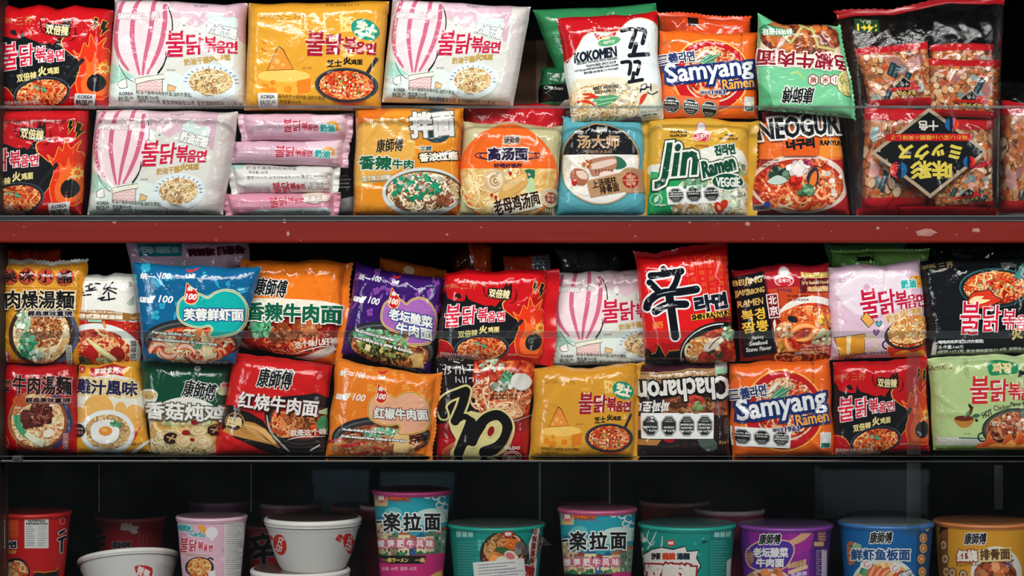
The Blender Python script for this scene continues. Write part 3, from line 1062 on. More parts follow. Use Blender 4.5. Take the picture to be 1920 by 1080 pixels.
# orange with the big blue wordmark ------------------------------------------------------------
def d_samyang():
    A = Art([(82, 152), (990, 100), (1022, 945), (112, 972)], 'e7641e', 9)
    A.ell(555, 555, 362, 355, 'efae4c', n=56)
    A.ell(555, 555, 345, 340, 'b81a20', n=56)
    A.ell(575, 545, 275, 270, 'd9c4b4', n=48)
    A.ell(575, 540, 265, 258, 'd98a50', m='soup', n=48)
    A.noodles(575, 520, 250, 245, 210, ['e6caa0', 'f0dfc0', 'd8a068', 'c84a28', 'e8b888'], 15)
    A.bits(690, 370, 80, 70, 14, ['c8321c', 'e0622c'], 24)
    for l in ((430, 450, 570, 330, 34), (470, 440, 640, 340, 36), (450, 470, 600, 410, 26)):
        A.leaf(*l, '3f8a64', 'bcd8c4')
    A.leaf(520, 300, 400, 420, 30, 'dfe0d4')
    A.bits(480, 660, 200, 30, 12, ['c01a18', 'dc4a2c'], 26)
    A.t('Samyang', 540, 522, 842, 292, NV_, -9, b=31)
    A.t('Samyang', 540, 520, 792, 242, 'dfe3e2', -9, b=6)
    A.t('Ramen', 805, 622, 322, 132, NV_, -9, b=18)
    A.t('Ramen', 805, 620, 292, 102, 'e6a044', -9, b=3)
    A.t('三義라면', 245, 398, 312, 104, NV_, -9, b=3, o=('dfd8cc', 8))
    A.t('SINCE', 505, 722, 95, 30, NV_, -4, b=2, o=('e0d4c8', 4))
    A.t('1963', 630, 712, 130, 46, NV_, -4, b=3, o=('e0d4c8', 4))
    A.t('SAMYANG', 170, 256, 140, 40, '9c5a28', -4, b=1)
    A.t('EXP 2024.02.14', 818, 212, 210, 24, '4a2410', 92, res=1)
    A.rect(876, 744, 972, 884, 'dcded6')
    A.rect(884, 838, 966, 880, '1f6a54')
    A.line([(890, 830), (890, 780), (905, 800), (925, 770), (940, 830), (955, 760), (955, 830)], 4, '6a8a7c')
    return A


# wok label with a heart shaped panel ------------------------------------------------------------
def d_wok(bg, fl, pan, edge, title, sub, food, garnish, tc=WH, to='1f3c7c', seed=11):
    A = Art([(75, 228), (1080, 268), (872, 1005), (165, 985)], bg, seed)
    r = A.r
    for _ in range(34):
        x, y = r.uniform(90, 1050), r.uniform(240, 760)
        z = r.uniform(16, 34)
        if r.random() < .6:
            for k in range(4):
                a = k * 1.57 + r.random()
                A.ell(x + z * .7 * math.cos(a), y + z * .7 * math.sin(a), z * .6, z * .55, fl, n=12)
        else:
            A.leaf(x, y, x + r.uniform(-40, 40), y + 70, 22, fl)
    A.ell(560, 815, 385, 165, '262a2f')
    A.ell(560, 822, 365, 146, '55595c')
    A.ell(555, 838, 345, 150, '30302e')
    A.ell(555, 855, 330, 140, food[1], m=food[0])
    A.noodles(555, 865, 320, 125, 110, food[2], 13)
    garnish(A)
    P = [(455, 590), (470, 520), (530, 480), (610, 470), (680, 500), (735, 462), (820, 438), (910, 470), (960, 550), (955, 650), (925, 715), (860, 765), (705, 788), (722, 735), (690, 700), (610, 712), (520, 690), (468, 650)]
    A.line(P, 36, edge, sm=3, closed=True)
    A.line(P, 22, '2b2c2c', sm=3, closed=True)
    A.line(P, 14, edge, sm=3, closed=True)
    A.poly(P, pan, sm=4)
    A.poly([(515, 375), (545, 400), (598, 440), (612, 490), (590, 530), (550, 545), (510, 530), (494, 490), (505, 440)], 'e2c27a', sm=4)
    A.poly([(518, 382), (545, 410), (592, 446), (603, 490), (584, 523), (550, 536), (516, 523), (502, 490), (512, 440)], 'c41a24', sm=4)
    A.t('统一', 562, 424, 80, 36, WH, 4, b=2)
    A.t('100', 552, 484, 88, 50, WH, 4, sh=.22, b=3)
    A.t('unif', 205, 500, 124, 62, 'e4e6e2', 4, sh=.15, b=5)
    A.t('100', 355, 502, 108, 58, 'e4e6e2', 4, sh=.22, b=2)
    A.t('统一', 210, 330, 120, 48, 'dfe2de', 5, b=2)
    A.t('100', 345, 322, 84, 48, 'dfe2de', 5, sh=.2, b=2)
    A.poly([(505, 268), (535, 280), (560, 278), (600, 264), (580, 290), (550, 300), (520, 292)], 'cc2a2c', sm=3)
    A.t('Unif', 545, 326, 76, 34, 'e4e6e2', 4, b=3)
    for i, l in enumerate(title):
        n = len(title)
        A.t(l, 720 if n == 1 else (725, 760)[i], (622 if n == 1 else (595, 690)[i]), 455 if n == 1 else (420, 330)[i], 98 if n == 1 else 92, tc, 3 if n > 1 else 0, b=4, o=(to, 7))
    A.t(sub[0], 420, 772, 340, 30, 'e8e8e0', 4, b=1.5, o=(BK, 3), res=1)
    A.t(sub[1], 500, 832, 500, 32, 'e8e8e0', 5, b=1.5, o=(BK, 3), res=1)
    A.t('POIDS NET/NET WT', 710, 985, 220, 22, 'd8d4c8', 4, res=1)
    return A


def g_shrimp(A):
    for x, y, a in ((370, 890, 20), (510, 915, 200), (600, 935, 10), (300, 900, 160)):
        p = ell_pts(x, y, 66, 52, a, 9, 0, 175)
        A.line(p, [14, 40, 52, 54, 50, 44, 36, 26, 14], 'd9643a', sm=2)
        A.line(p, [4, 20, 26, 28, 26, 22, 18, 12, 4], 'edc8b4', sm=2)
    A.poly([(560, 790), (600, 735), (640, 730), (620, 790), (580, 830)], 'd8743a', sm=3)
    A.line([(640, 760), (660, 850), (690, 960)], [20, 60, 90], 'e0d2a8', sm=3)
    for k in range(8):
        A.line([(640 + 8 * k, 780), (665 + 9 * k, 880), (650 + 12 * k, 965)], 4, 'c2ae80', sm=3)
    A.leaf(560, 880, 640, 850, 40, '4c9468')
    A.leaf(540, 850, 600, 810, 26, '3a7c54')


def g_pickle(A):
    A.bits(480, 800, 260, 70, 30, ['6cc088', '8ad2a2', '4ea070', '98dcb0'], 40)
    A.bits(500, 880, 220, 70, 60, ['2c3a1e', '4c5a2a', '8a9a4a', 'b8b468', '1c2614'], 26)
    A.line([(770, 860), (790, 960)], 90, 'e0c27a')
    for k in range(9):
        A.line([(735 + 10 * k, 850), (745 + 11 * k, 965)], 4, 'b8924a')
    A.rect(350, 860, 395, 905, 'd8cf98', rot=10)


def g_beef(A):
    A.bits(560, 780, 160, 40, 24, ['6cb890', '8fd0ac', 'dfe4d4'], 30)
    A.bits(420, 900, 230, 70, 22, ['a86a40', 'c08450', '8a4c2c'], 52, .7)
    for p in ([(160, 860), (280, 830)], [(260, 890), (360, 880), (440, 860)], [(500, 900), (600, 930)], [(380, 960), (470, 930)]):
        A.line(p, [20] + [26] * (len(p) - 2) + [8], 'b4181c', sm=3 if len(p) > 2 else 0)
    A.line([(720, 800), (700, 950)], 110, 'e6c98c')
    for k in range(9):
        A.line([(672 + 12 * k, 800), (650 + 12 * k, 955)], 4, 'c09858')
    A.line([(780, 830), (960, 800)], 10, '1c1c1e')
    A.line([(780, 852), (960, 830)], 10, '1c1c1e')


# single designs ------------------------------------------------------------
def d_koko():
    A = Art([(270, 150), (1045, 105), (1095, 925), (395, 955)], 'd9e0df', 13)
    A.poly([(262, 140), (1050, 95), (1056, 225), (1010, 190), (945, 160), (860, 158), (795, 200), (745, 258), (660, 268), (545, 268), (478, 300), (435, 372), (385, 455), (322, 490)], 'b3141b', sm=2)
    A.line([(1056, 225), (1010, 190), (945, 160), (860, 158), (795, 200), (745, 258), (660, 268), (545, 268), (478, 300), (435, 372), (385, 455), (322, 490)], 8, 'c9bd9c', sm=3)
    A.poly([(380, 660), (520, 625), (700, 610), (900, 640), (1090, 700), (1095, 930), (395, 955)], 'd8d2b8', sm=2)
    A.ell(610, 815, 270, 150, 'd8c590', m='cream')
    A.noodles(620, 830, 280, 140, 190, CRMN + ['f0ead4', 'f4efe0'], 13)
    A.bits(760, 740, 160, 90, 26, ['ece4cc', 'e3d7b4'], 30)
    for p in ([(470, 745), (540, 750), (600, 790)], [(480, 775), (560, 765), (630, 770)], [(430, 800), (500, 800), (560, 830)]):
        A.line(p, [10, 22, 8], 'c8321c', sm=4)
    for l in ((540, 800, 680, 760, 40), (600, 790, 750, 765, 50), (560, 830, 700, 800, 46)):
        A.leaf(*l, '4c9062', 'a8cfae')
    A.poly([(560, 275), (600, 290), (650, 295), (720, 268), (715, 295), (650, 320), (590, 325), (565, 300)], 'c8241f', sm=3)
    A.ell(672, 338, 88, 34, '58a06c', -12)
    A.t('Clean', 632, 308, 88, 34, 'e8d8b0', -6, b=2)
    A.t('spicy', 672, 342, 92, 34, WH, -10, b=1)
    A.t('KOKOMEN', 566, 440, 335, 82, '1b222c', -9, b=5, sh=.1)
    for s, x, y, w in (('INSTANT NOODLE WITH CHICKEN', 580, 488, 312), ('FLAVOURED SPICY SOUP', 612, 512, 230), ('NOUILLES INSTANTANÉES AVEC SOUPE', 576, 540, 335), ('ÉPICÉE SAVEUR DE POULET', 612, 562, 266)):
        A.t(s, x, y, w, 20, '20262e', -8, b=1, res=1)
    A.brush([[(770, 255), (830, 240), (870, 260), (850, 330), (835, 380)], [(890, 245), (945, 255), (940, 310), (930, 350)], [(880, 360), (860, 430)], [(830, 445), (900, 440), (975, 435)]], 34, '161b22')
    A.brush([[(770, 500), (830, 495), (835, 540), (825, 590)], [(870, 495), (905, 495), (900, 540), (885, 590)], [(860, 580), (850, 640)], [(825, 650), (880, 640), (925, 632)]], 28, '161b22')
    A.brush([[(920, 670), (910, 725)], [(920, 672), (955, 665), (950, 700), (918, 708)], [(990, 660), (992, 715)], [(955, 690), (985, 688)], [(965, 730), (1000, 745), (1045, 722)]], 10, '161b22')
    A.t('BEST BEFORE', 646, 690, 196, 24, '3c3e40', -6, b=1)
    A.t('2023.APR.16', 640, 722, 170, 24, '3c3e40', -6, b=1)
    A.poly([(905, 820), (915, 760), (960, 735), (945, 780), (920, 815)], 'c83a24', sm=3)
    A.poly([(560, 960), (760, 925), (900, 905), (910, 830), (1095, 800), (1095, 930), (700, 1000)], 'c9cdbe', sm=1)
    A.poly([(640, 955), (780, 925), (910, 905), (900, 960), (640, 990)], '7c1a20', sm=2)
    A.t('INSTANT NOODLE WITH', 990, 870, 150, 16, '3c3e40', -6, res=1)
    A.t('NET WT. 120g', 985, 895, 110, 16, '3c3e40', -6, b=1, res=1)
    return A


def d_pepper():
    A = Art([(75, 165), (640, 175), (745, 800), (80, 745)], '62b281', 15)
    A.poly([(80, 440), (400, 480), (745, 560), (750, 800), (80, 760)], '70bd8d', sm=1)
    A.poly([(80, 560), (150, 640), (190, 760), (80, 760)], '4f9f70')
    A.poly([(90, 330), (130, 230), (260, 165), (480, 165), (640, 260), (700, 400), (600, 450), (90, 420)], 'd6c3a4', sm=2)
    A.ell(380, 270, 290, 112, '8f4a30', m='meat')
    A.bits(370, 260, 260, 95, 26, ['c0662e', 'a8542c', 'd08040', '8c3c20', 'cc7a3a'], 50)
    for p in ([(300, 300), (390, 180)], [(360, 180), (470, 230)], [(440, 190), (490, 340)], [(250, 250), (300, 310)], [(490, 330), (600, 350)]):
        A.line(p, 20, 'a89858')
        A.line(p, 7, 'c4b67c')
    A.poly([(80, 350), (250, 370), (480, 385), (700, 430), (715, 500), (480, 470), (80, 455)], 'dcd6c4', sm=2)
    A.t('色椒牛肉面', 395, 420, 640, 112, '86182a', 184, b=4, o=('e6e0d4', 7))
    A.poly([(90, 260), (110, 215), (300, 210), (310, 245), (200, 262)], '2f7a52', sm=2)
    A.t('鲜辣好滋味', 208, 238, 205, 40, 'dfe6d6', 172, b=1)
    for x, ch in ((450, '椒'), (532, '米'), (600, '小')):
        A.fan(ell_pts(x, 552, 42, 42, 90, 6), (x, 552), '86182a')
        A.fan(ell_pts(x, 552, 35, 35, 90, 6), (x, 552), 'e2ddd0')
        A.t(ch, x, 552, 44, 44, '86182a', 180, b=1)
    ksf(A, 345, 655, 215, 112, 182)
    A.ell(690, 570, 80, 85, 'b8b070')
    A.noodles(690, 570, 78, 82, 60, ['d8cf8c', 'c8b868', 'e2dca8', '9a9450'], 9)
    A.line([(290, 520), (340, 500), (390, 550)], [4, 18, 4], '9cc46c', sm=4)
    return A


def d_broth():
    A = Art([(120, 165), (860, 190), (800, 862), (75, 862)], 'c3bc8f', 17)
    for k in range(46):
        A.line([(80 + k * 18, 150), (40 + k * 18, 880)], 4, 'cdc79c')
    A.ell(452, 560, 362, 362, 'e8651f', n=64)
    c = [p for p in ell_pts(452, 560, 346, 346, 0, 96) if p[1] > 512]
    c = sorted(c, key=lambda p: -math.atan2(p[1] - 560, p[0] - 452) % 6.283)
    low = [p for p in ell_pts(452, 560, 346, 346, 0, 80, -8, 188)]
    A.poly(low, 'd9b068', m='gold')
    A.poly([(98, 512), (806, 518), (790, 545), (110, 545)], 'd9b068', m='gold')
    A.noodles(300, 680, 190, 150, 60, ['e6cc90', 'f0dca8', 'd8b670'], 12, L=8, curl=.5)
    A.poly([(570, 525), (650, 525), (640, 600), (630, 690), (590, 690), (600, 600)], '1f6a4c', sm=2)
    A.poly([(600, 590), (640, 590), (650, 690), (585, 695)], 'b8cfa0', sm=2)
    A.poly([(385, 690), (420, 620), (560, 540), (590, 560), (585, 640), (440, 735), (390, 730)], 'd2a35a', sm=3)
    A.poly([(420, 640), (560, 556), (570, 590), (440, 680)], 'e2bd7c', sm=3)
    A.ell(350, 600, 80, 88, 'cfb087', 10)
    A.ell(356, 602, 58, 62, 'e6d3ae')
    A.line(ell_pts(356, 602, 36, 38, 0, 16, 0, 300), 12, 'b88f60', sm=2)
    A.line(ell_pts(360, 606, 14, 14, 0, 10, 0, 300), 10, '9c6a44', sm=2)
    for x, y in ((470, 550), (520, 538), (330, 710), (360, 725)):
        A.ell(x, y, 12, 15, 'b0221c', n=12)
    A.bits(480, 575, 150, 60, 10, ['e8d6ac', 'f0e4c4'], 18)
    ksf(A, 482, 306, 115, 58, col='2a1626', o='e8d8c0', ow=3)
    A.t('高汤面', 452, 405, 296, 98, '251a3c', b=5, o=(WH, 7))
    for s in (-1, 1):
        for k in (1, .62):
            A.line([(452 + s * (150 + 0), 405 - 8 * k), (452 + s * (150 + 75 * k), 400), (452 + s * (150 + 84 * k), 425), (452 + s * (150), 445)], 8, '251a3c', sm=4)
    A.t('好喝好滋养', 452, 490, 205, 34, '33203c', b=1)
    A.poly([(335, 775), (688, 678), (706, 792), (352, 858)], 'ded9c4')
    A.t('老母鸡汤面', 515, 762, 345, 108, '2c1208', -13, b=3)
    A.ell(757, 726, 68, 70, 'd2c2a0')
    A.ell(757, 726, 58, 60, 'c6b08a')
    A.ell(760, 728, 40, 42, '8a2a1c')
    A.t('鲜美', 760, 712, 50, 26, 'e0ccb0', res=1)
    A.t('煲汤', 760, 742, 50, 26, 'e0ccb0', res=1)
    return A


def d_ribs():
    A = Art([(875, 140), (1460, 135), (1492, 862), (800, 862)], '57a5b0', 19)
    A.poly([(800, 862), (840, 760), (1000, 820), (1300, 830), (1490, 730), (1492, 862)], '4c97a6', sm=2)
    A.ell(1138, 478, 306, 310, '3f8794', n=56)
    A.ell(1138, 478, 297, 302, 'b48e64', n=56)
    A.ell(1138, 478, 286, 292, 'e2e0d6', n=56)
    up = ell_pts(1138, 478, 286, 292, 0, 60, 194, 346)
    A.poly(up, '15171b')
    A.ell(1010, 640, 110, 80, 'efece2')
    A.noodles(1020, 560, 150, 150, 50, ['ece6d6', 'f2eee4', 'dcd4c0'], 12, L=8, curl=.4)
    A.poly([(1210, 420), (1290, 430), (1335, 490), (1260, 520), (1220, 470)], '2c6a50', sm=3)
    A.poly([(1050, 470), (1080, 440), (1230, 420), (1260, 460), (1240, 520), (1100, 570), (1060, 540)], 'b07a64', sm=3)
    A.poly([(1070, 480), (1230, 440), (1245, 475), (1090, 520)], 'dcc4b4', sm=3)
    for k in range(6):
        A.line([(1100 + k * 24, 515), (1108 + k * 24, 545)], 8, '7c3c30')
    A.poly([(915, 545), (950, 510), (1030, 530), (1050, 590), (1010, 640), (930, 610)], 'a8644c', sm=3)
    A.poly([(960, 530), (1030, 540), (1040, 590), (980, 580)], 'e0c8b4', sm=3)
    A.ell(945, 615, 20, 24, 'b4201c')
    A.bits(1040, 480, 40, 40, 6, ['c86a3a', 'd88a4a'], 22)
    A.ell(1190, 560, 60, 30, 'e6d0c4')
    ksf(A, 1150, 222, 80, 40, col=WH, o='15171b', ow=1)
    A.t('汤大师', 1124, 312, 310, 100, 'c09c74', b=3)
    A.t('骨髓熬汤真鲜', 1128, 388, 195, 26, 'b08c68', res=1)
    A.poly([(1036, 602), (1310, 535), (1335, 680), (1066, 728)], 'b78d66')
    A.ell(1365, 598, 98, 96, 'b78d66')
    A.poly([(1370, 512), (1480, 515), (1488, 690), (1370, 690)], 'a88060')
    A.ell(1365, 598, 62, 60, 'a3201d')
    A.line([(1365, 540), (1365, 656)], 5, 'd8b48c')
    A.line([(1305, 598), (1425, 598)], 5, 'd8b48c')
    for x, y, ch in ((1345, 575, '港'), (1386, 575, '好'), (1345, 622, '现'), (1386, 622, '场')):
        A.t(ch, x, y, 30, 30, 'e0c8a0', res=1)
    A.t('上汤瑶柱', 1168, 614, 185, 60, '2a1a12', -12, b=2)
    A.t('排骨面', 1206, 662, 145, 60, '2a1a12', -10, b=2)
    return A


def d_jin():
    A = Art([(60, 130), (1005, 150), (890, 862), (130, 862)], 'd2a235', 21)
    A.poly([(120, 480), (300, 470), (500, 380), (700, 340), (900, 380), (900, 560), (130, 560)], 'dfe0d2', sm=2)
    A.poly([(125, 530), (330, 560), (420, 640), (480, 862), (130, 862)], '1f9a58', sm=1)
    A.poly([(125, 545), (230, 548), (260, 600), (128, 600)], '3cae70', sm=1)
    A.ell(640, 720, 320, 190, 'cfd6c0')
    A.ell(640, 715, 300, 175, 'c2c8a8', m='cream')
    A.noodles(640, 715, 290, 170, 120, ['d6d8c0', 'e8e8d8', 'b8c4a0', 'e0d0a8'], 15)
    A.bits(480, 620, 110, 60, 22, ['7ab08a', '9cc8a4', '5c946c'], 26)
    A.bits(860, 520, 60, 60, 10, ['c09a6a', 'b07a50', '8aa87a'], 30)
    A.bits(390, 810, 90, 40, 10, ['d8cfa8', 'c08a58', 'e8e0c8'], 34)
    A.bits(760, 740, 110, 80, 14, ['c4d4b8', 'dfe6d6'], 40)
    A.ell(665, 795, 30, 42, 'b8281e', -30)
    A.ell(705, 775, 28, 40, 'c4301f', 40)
    A.ell(668, 795, 12, 20, 'e0a080', -30)
    for s, y in (('19.APR.2023', 241), ('18.APR.2024', 268)):
        A.t(s, 342, y, 154, 20, '3c2c10', b=2, res=1)
    A.t('VEGGIE', 790, 262, 82, 20, '3c2c10', sh=.2, b=1.5, res=1)
    A.t('NOODLE SOUP', 785, 290, 165, 20, '3c2c10', sh=.2, b=1.5, res=1)
    ottogi(A, 545, 252, 76)
    A.t('진라면', 745, 372, 185, 82, '0f4a36', -5, b=5, o=(WH, 6))
    A.t('Jin', 345, 480, 330, 335, '0d4632', -4, sh=.18, b=10, o=('e6e6da', 16), o2=('123c2c', 26))
    A.t('Ramen', 682, 492, 292, 128, '0d4632', -13, sh=.1, b=7, o=('e6e6da', 13), o2=('123c2c', 20))
    A.ell(748, 608, 134, 68, 'dfe2d6')
    A.ell(748, 608, 124, 59, '0f4a36')
    A.t('VEGGIE', 750, 612, 195, 72, 'e2e4da', b=3)
    A.line(ell_pts(190, 740, 42, 42, 0, 24), 5, 'bfe0c8', closed=True)
    A.leaf(178, 765, 205, 710, 26, 'bfe0c8')
    A.t('Vegan', 225, 780, 80, 22, 'cfe4d2', b=1, res=1)
    A.t('NET WT. 120 g', 230, 845, 120, 16, 'cfe4d2', res=1)
    return A


def d_neo():
    A = Art([(1010, 105), (1560, 110), (1642, 842), (905, 835)], 'b0232a', 23)
    A.poly([(1000, 180), (1200, 100), (1440, 110), (1480, 160), (1560, 120), (1610, 420), (1400, 440), (920, 430)], 'e26a26', sm=2)
    A.poly([(1420, 290), (1600, 290), (1622, 410), (1400, 440)], 'e88a30', sm=1)
    A.poly([(1000, 110), (1090, 100), (1000, 180), (960, 280), (940, 330)], '5c1016', sm=1)
    A.poly([(1170, 115), (1300, 105), (1440, 115), (1460, 140), (1250, 150)], 'c84a24', sm=1)
    A.ell(1270, 625, 358, 222, 'e4cdc0', n=56)
    A.ell(1262, 628, 328, 188, 'b03018', n=56)
    A.ell(1262, 640, 322, 178, 'c84a24', m='soup', n=56)
    A.noodles(1262, 660, 305, 155, 150, ['e88a50', 'f0b080', 'd8582c', 'f3cfa8', 'c03818'], 17)
    A.bits(1130, 545, 110, 40, 16, ['2a4034', '4c6a50', '1c2c24', '7a9c80'], 38)
    A.poly([(1030, 610), (1100, 560), (1170, 600), (1100, 630)], 'b8ccc0', sm=3)
    A.bits(1250, 510, 80, 50, 18, ['efe6e0', 'dfd4d0'], 40)
    A.bits(1330, 460, 40, 30, 6, ['b0324a', 'd8607a'], 30)
    A.poly([(1310, 600), (1330, 530), (1380, 500), (1400, 560), (1380, 640)], '2a2c3a', sm=3)
    A.poly([(1330, 620), (1345, 560), (1380, 530), (1385, 590), (1365, 640)], 'e0762a', sm=3)
    A.bits(1300, 670, 60, 40, 12, ['5c8c62', '86b48a', '3c6a48'], 32)
    A.bits(1230, 620, 60, 40, 6, ['c01c14', 'dc3a20'], 40)
    A.bits(1400, 465, 60, 20, 8, ['e05a30', 'f0a070'], 26)
    A.bits(1500, 620, 90, 90, 12, ['efe0d4', 'e07a44', 'd85a30'], 34)
    A.line([(1110, 770), (1250, 815)], [14, 5], 'e8d0b0')
    A.rect(1142, 282, 1388, 420, 'dd5c1f')
    A.t('NEOGURI', 1275, 205, 590, 150, '12151c', -5, b=6, o=('e4e2dc', 14))
    A.t('너구리', 1265, 330, 206, 78, '16161a', -6, b=6)
    A.t('RAMYUN', 1497, 322, 172, 40, '1c1416', 0, b=3)
    for s, y in (('BEST BEFORE', 448), ('26 DEC 2023', 470), ('NSK:25 NVN', 492)):
        A.t(s, 1048, y, 118, 15, '5a2c20', b=1, res=1)
    A.rect(930, 765, 1055, 815, '8c7a78', rot=-4)
    A.t('NONGSHIM', 990, 790, 105, 26, '2c2430', -4, b=2)
    A.ell(1028, 770, 24, 22, '2f4a8c')
    return A


def d_zao():
    A = Art([(12, 228), (690, 245), (636, 1047), (15, 1042)], 'd89526', 25)
    for k in range(26):
        A.line([(10 + k * 30 - 300, 1050), (10 + k * 30 + 200, 230)], 3, 'e3ae54')
        A.line([(10 + k * 30 - 200, 230), (10 + k * 30 + 300, 1050)], 3, 'e3ae54')
    A.poly([(640, 245), (700, 245), (640, 1047), (600, 1047), (640, 520)], 'd08a20')
    for x, y, ch in ((110, 345, '美'), (245, 342, '味'), (392, 342, '小'), (540, 352, '舖')):
        A.ell(x, y, 69, 62, 'b4452e')
        A.t(ch, x, y, 112, 92, BK, -4, b=3)
    A.ell(372, 800, 268, 262, '3d2a24', n=56)
    A.line(ell_pts(372, 800, 262, 252, 0, 30, -70, 70), 26, '4a5672', sm=2)
    A.ell(362, 800, 226, 232, 'd8b880', m='cream', n=56)
    A.noodles(362, 800, 215, 225, 190, CRMN + ['c88a50', 'f2e6cc'], 13)
    A.bits(400, 770, 150, 150, 130, ['a8582c', 'c0703c', '8c4422', 'd08a50', '74341a'], 18)
    A.bits(220, 690, 60, 80, 18, ['b8d4b4', 'dfe8d6', '8cb890'], 28)
    A.bits(260, 900, 70, 110, 26, ['2f9468', '56b088', '1f744e', '8ccaa4'], 32)
    A.bits(320, 970, 60, 40, 8, ['a4d0b4', 'd8e4d0'], 28)
    A.line([(70, 430), (610, 435), (610, 605), (70, 605), (70, 430)], 3, '5a3c14')
    A.t('肉燥湯麵', 345, 528, 530, 150, BK, 0, b=4, o=('e6d6b4', 8))
    A.t('經典原味重現', 430, 640, 345, 44, '1c1c28', 0, b=2, o=('dcd8cc', 4))
    A.ell(70, 988, 44, 54, 'c4282a')
    A.ell(70, 988, 38, 48, 'd8d0c8')
    A.ell(70, 988, 35, 45, 'c4282a')
    A.t('丹', 72, 965, 42, 42, WH, b=2)
    A.t('味', 72, 1010, 36, 36, WH, b=2)
    A.rect(554, 890, 594, 1046, 'b9b4aa')
    A.t('調理包附', 574, 968, 130, 30, '3a3a3c', 90, res=1)
    return A


def d_tomyum():
    A = Art([(650, 320), (1112, 325), (1155, 1042), (632, 1042)], 'dddcd2', 27)
    A.poly([(630, 690), (900, 690), (1150, 715), (1160, 1045), (630, 1045)], 'b41e18', sm=0)
    A.poly([(650, 315), (1112, 320), (1112, 378), (650, 370)], 'cdd0c8')
    for k in range(6):
        A.line([(650, 322 + k * 9), (1112, 328 + k * 9)], 2.5, 'b4b8b0')
    A.bits(1060, 740, 100, 40, 14, ['cc3a26', 'd8583a'], 20)
    A.ell(800, 960, 345, 245, 'd7dcd6', n=56)
    A.ell(785, 985, 300, 215, 'b83a1c', m='soup', n=56)
    A.noodles(790, 960, 290, 190, 150, ['e07a40', 'eeb07a', 'd8522c', 'f2d0a0', 'b02c18'], 15, L=7)
    A.ell(760, 960, 60, 70, 'b81c1a')
    A.ell(970, 960, 60, 55, '8c1c16')
    A.line([(740, 840), (830, 920), (960, 1010)], [10, 46, 34], 'd8cf8c', sm=4)
    A.line([(745, 845), (830, 915), (950, 1005)], [3, 12, 8], 'efe9c0', sm=4)
    A.bits(700, 1010, 50, 40, 6, ['1c4030', '2f5a42'], 44)
    A.bits(860, 1010, 60, 20, 6, ['7a9c6c', 'c0cf9c'], 30)
    A.poly([(855, 710), (870, 690), (885, 745), (870, 755)], 'e08a50')
    A.poly([(650, 608), (900, 612), (1075, 640), (1060, 665), (1075, 690), (900, 690), (645, 680)], '94642f')
    A.bits(1090, 665, 30, 30, 5, ['c89a5c', 'b07c44'], 28)
    A.t('TOM YUM SOUP NOODLE', 842, 626, 340, 18, 'e6dcc8', 3, b=1, res=1)
    A.t('泰式酸辣湯麵', 840, 662, 345, 38, 'e6dcc8', 2, b=2)
    A.brush([[(665, 405), (690, 400), (672, 450), (700, 470)], [(720, 420), (770, 400), (830, 395)], [(750, 400), (745, 440), (790, 430)], [(720, 455), (800, 448)], [(700, 490), (760, 485)], [(690, 440), (680, 500)]], 13, '1c1d24')
    A.brush([[(880, 400), (860, 440), (900, 430), (860, 480)], [(930, 395), (905, 430), (960, 445)], [(900, 450), (960, 480)], [(820, 520), (870, 505), (840, 530), (950, 520)], [(900, 470), (905, 530)]], 13, '1c1d24')
    A.t('緣', 1065, 405, 34, 44, '3c3e3c', res=1)
    for k in range(6):
        A.line([(1095, 500 + 12 * k), (1040 + 4 * k, 560 + 3 * k)], [6, 2], '7a9a88')
    A.rect(1064, 850, 1116, 1000, 'cfc8bc')
    A.t('調理包', 1090, 925, 140, 40, '3a3434', 90, b=1)
    return A


def d_spicybeef():
    A = Art([(150, 88), (985, 105), (890, 955), (68, 800)], 'e3741c', 29)
    A.poly([(930, 100), (1000, 100), (900, 950), (870, 950), (925, 480)], 'd4661a')
    A.poly([(60, 830), (120, 620), (300, 560), (600, 540), (930, 590), (900, 900), (600, 960), (60, 900)], '8c1812', sm=1)
    A.poly([(170, 420), (330, 400), (600, 410), (930, 450), (935, 600), (700, 560), (420, 560), (150, 600)], 'dfd6c6', sm=2)
    A.noodles(560, 760, 340, 100, 120, ['b02a18', 'd0522c', 'e07a44', '8c1a12', 'e89a60'], 14, L=8, curl=.4)
    A.bits(280, 650, 110, 80, 26, ['3f9c6a', '68bc8a', '2a7c50', '90d0a8'], 40)
    A.bits(470, 700, 110, 70, 14, ['9c4a26', 'b86434', '7c341c'], 74)
    A.bits(670, 640, 110, 50, 12, ['8c3a20', 'a8542c', 'c06a38'], 64)
    A.bits(670, 640, 80, 30, 18, ['c87c4a', 'dca070'], 14)
    A.bits(470, 690, 80, 50, 18, ['c87c4a', '6c2c18'], 14)
    A.line([(60, 740), (220, 870), (430, 925), (620, 915), (760, 870), (890, 810)], [40, 70, 76, 70, 60, 50], 'c9bfb6', sm=5)
    A.line([(60, 770), (220, 895), (430, 950), (640, 940), (880, 850)], [14, 22, 26, 22, 14], '9c9088', sm=5)
    A.poly([(400, 965), (640, 930), (890, 860), (890, 970), (700, 990)], 'd8661a', sm=1)
    ksf(A, 370, 312, 262, 150, 6, ow=6)
    A.t('香辣牛肉面', 545, 522, 770, 158, '0f5a40', 2, b=6, o=('e8e2d4', 10))
    A.t('这个味儿好辣', 738, 772, 345, 58, 'e2d8cc', -6, b=2)
    A.line([(540, 860), (700, 820), (890, 790)], [3, 9, 3], 'e2d8cc', sm=3)
    return A


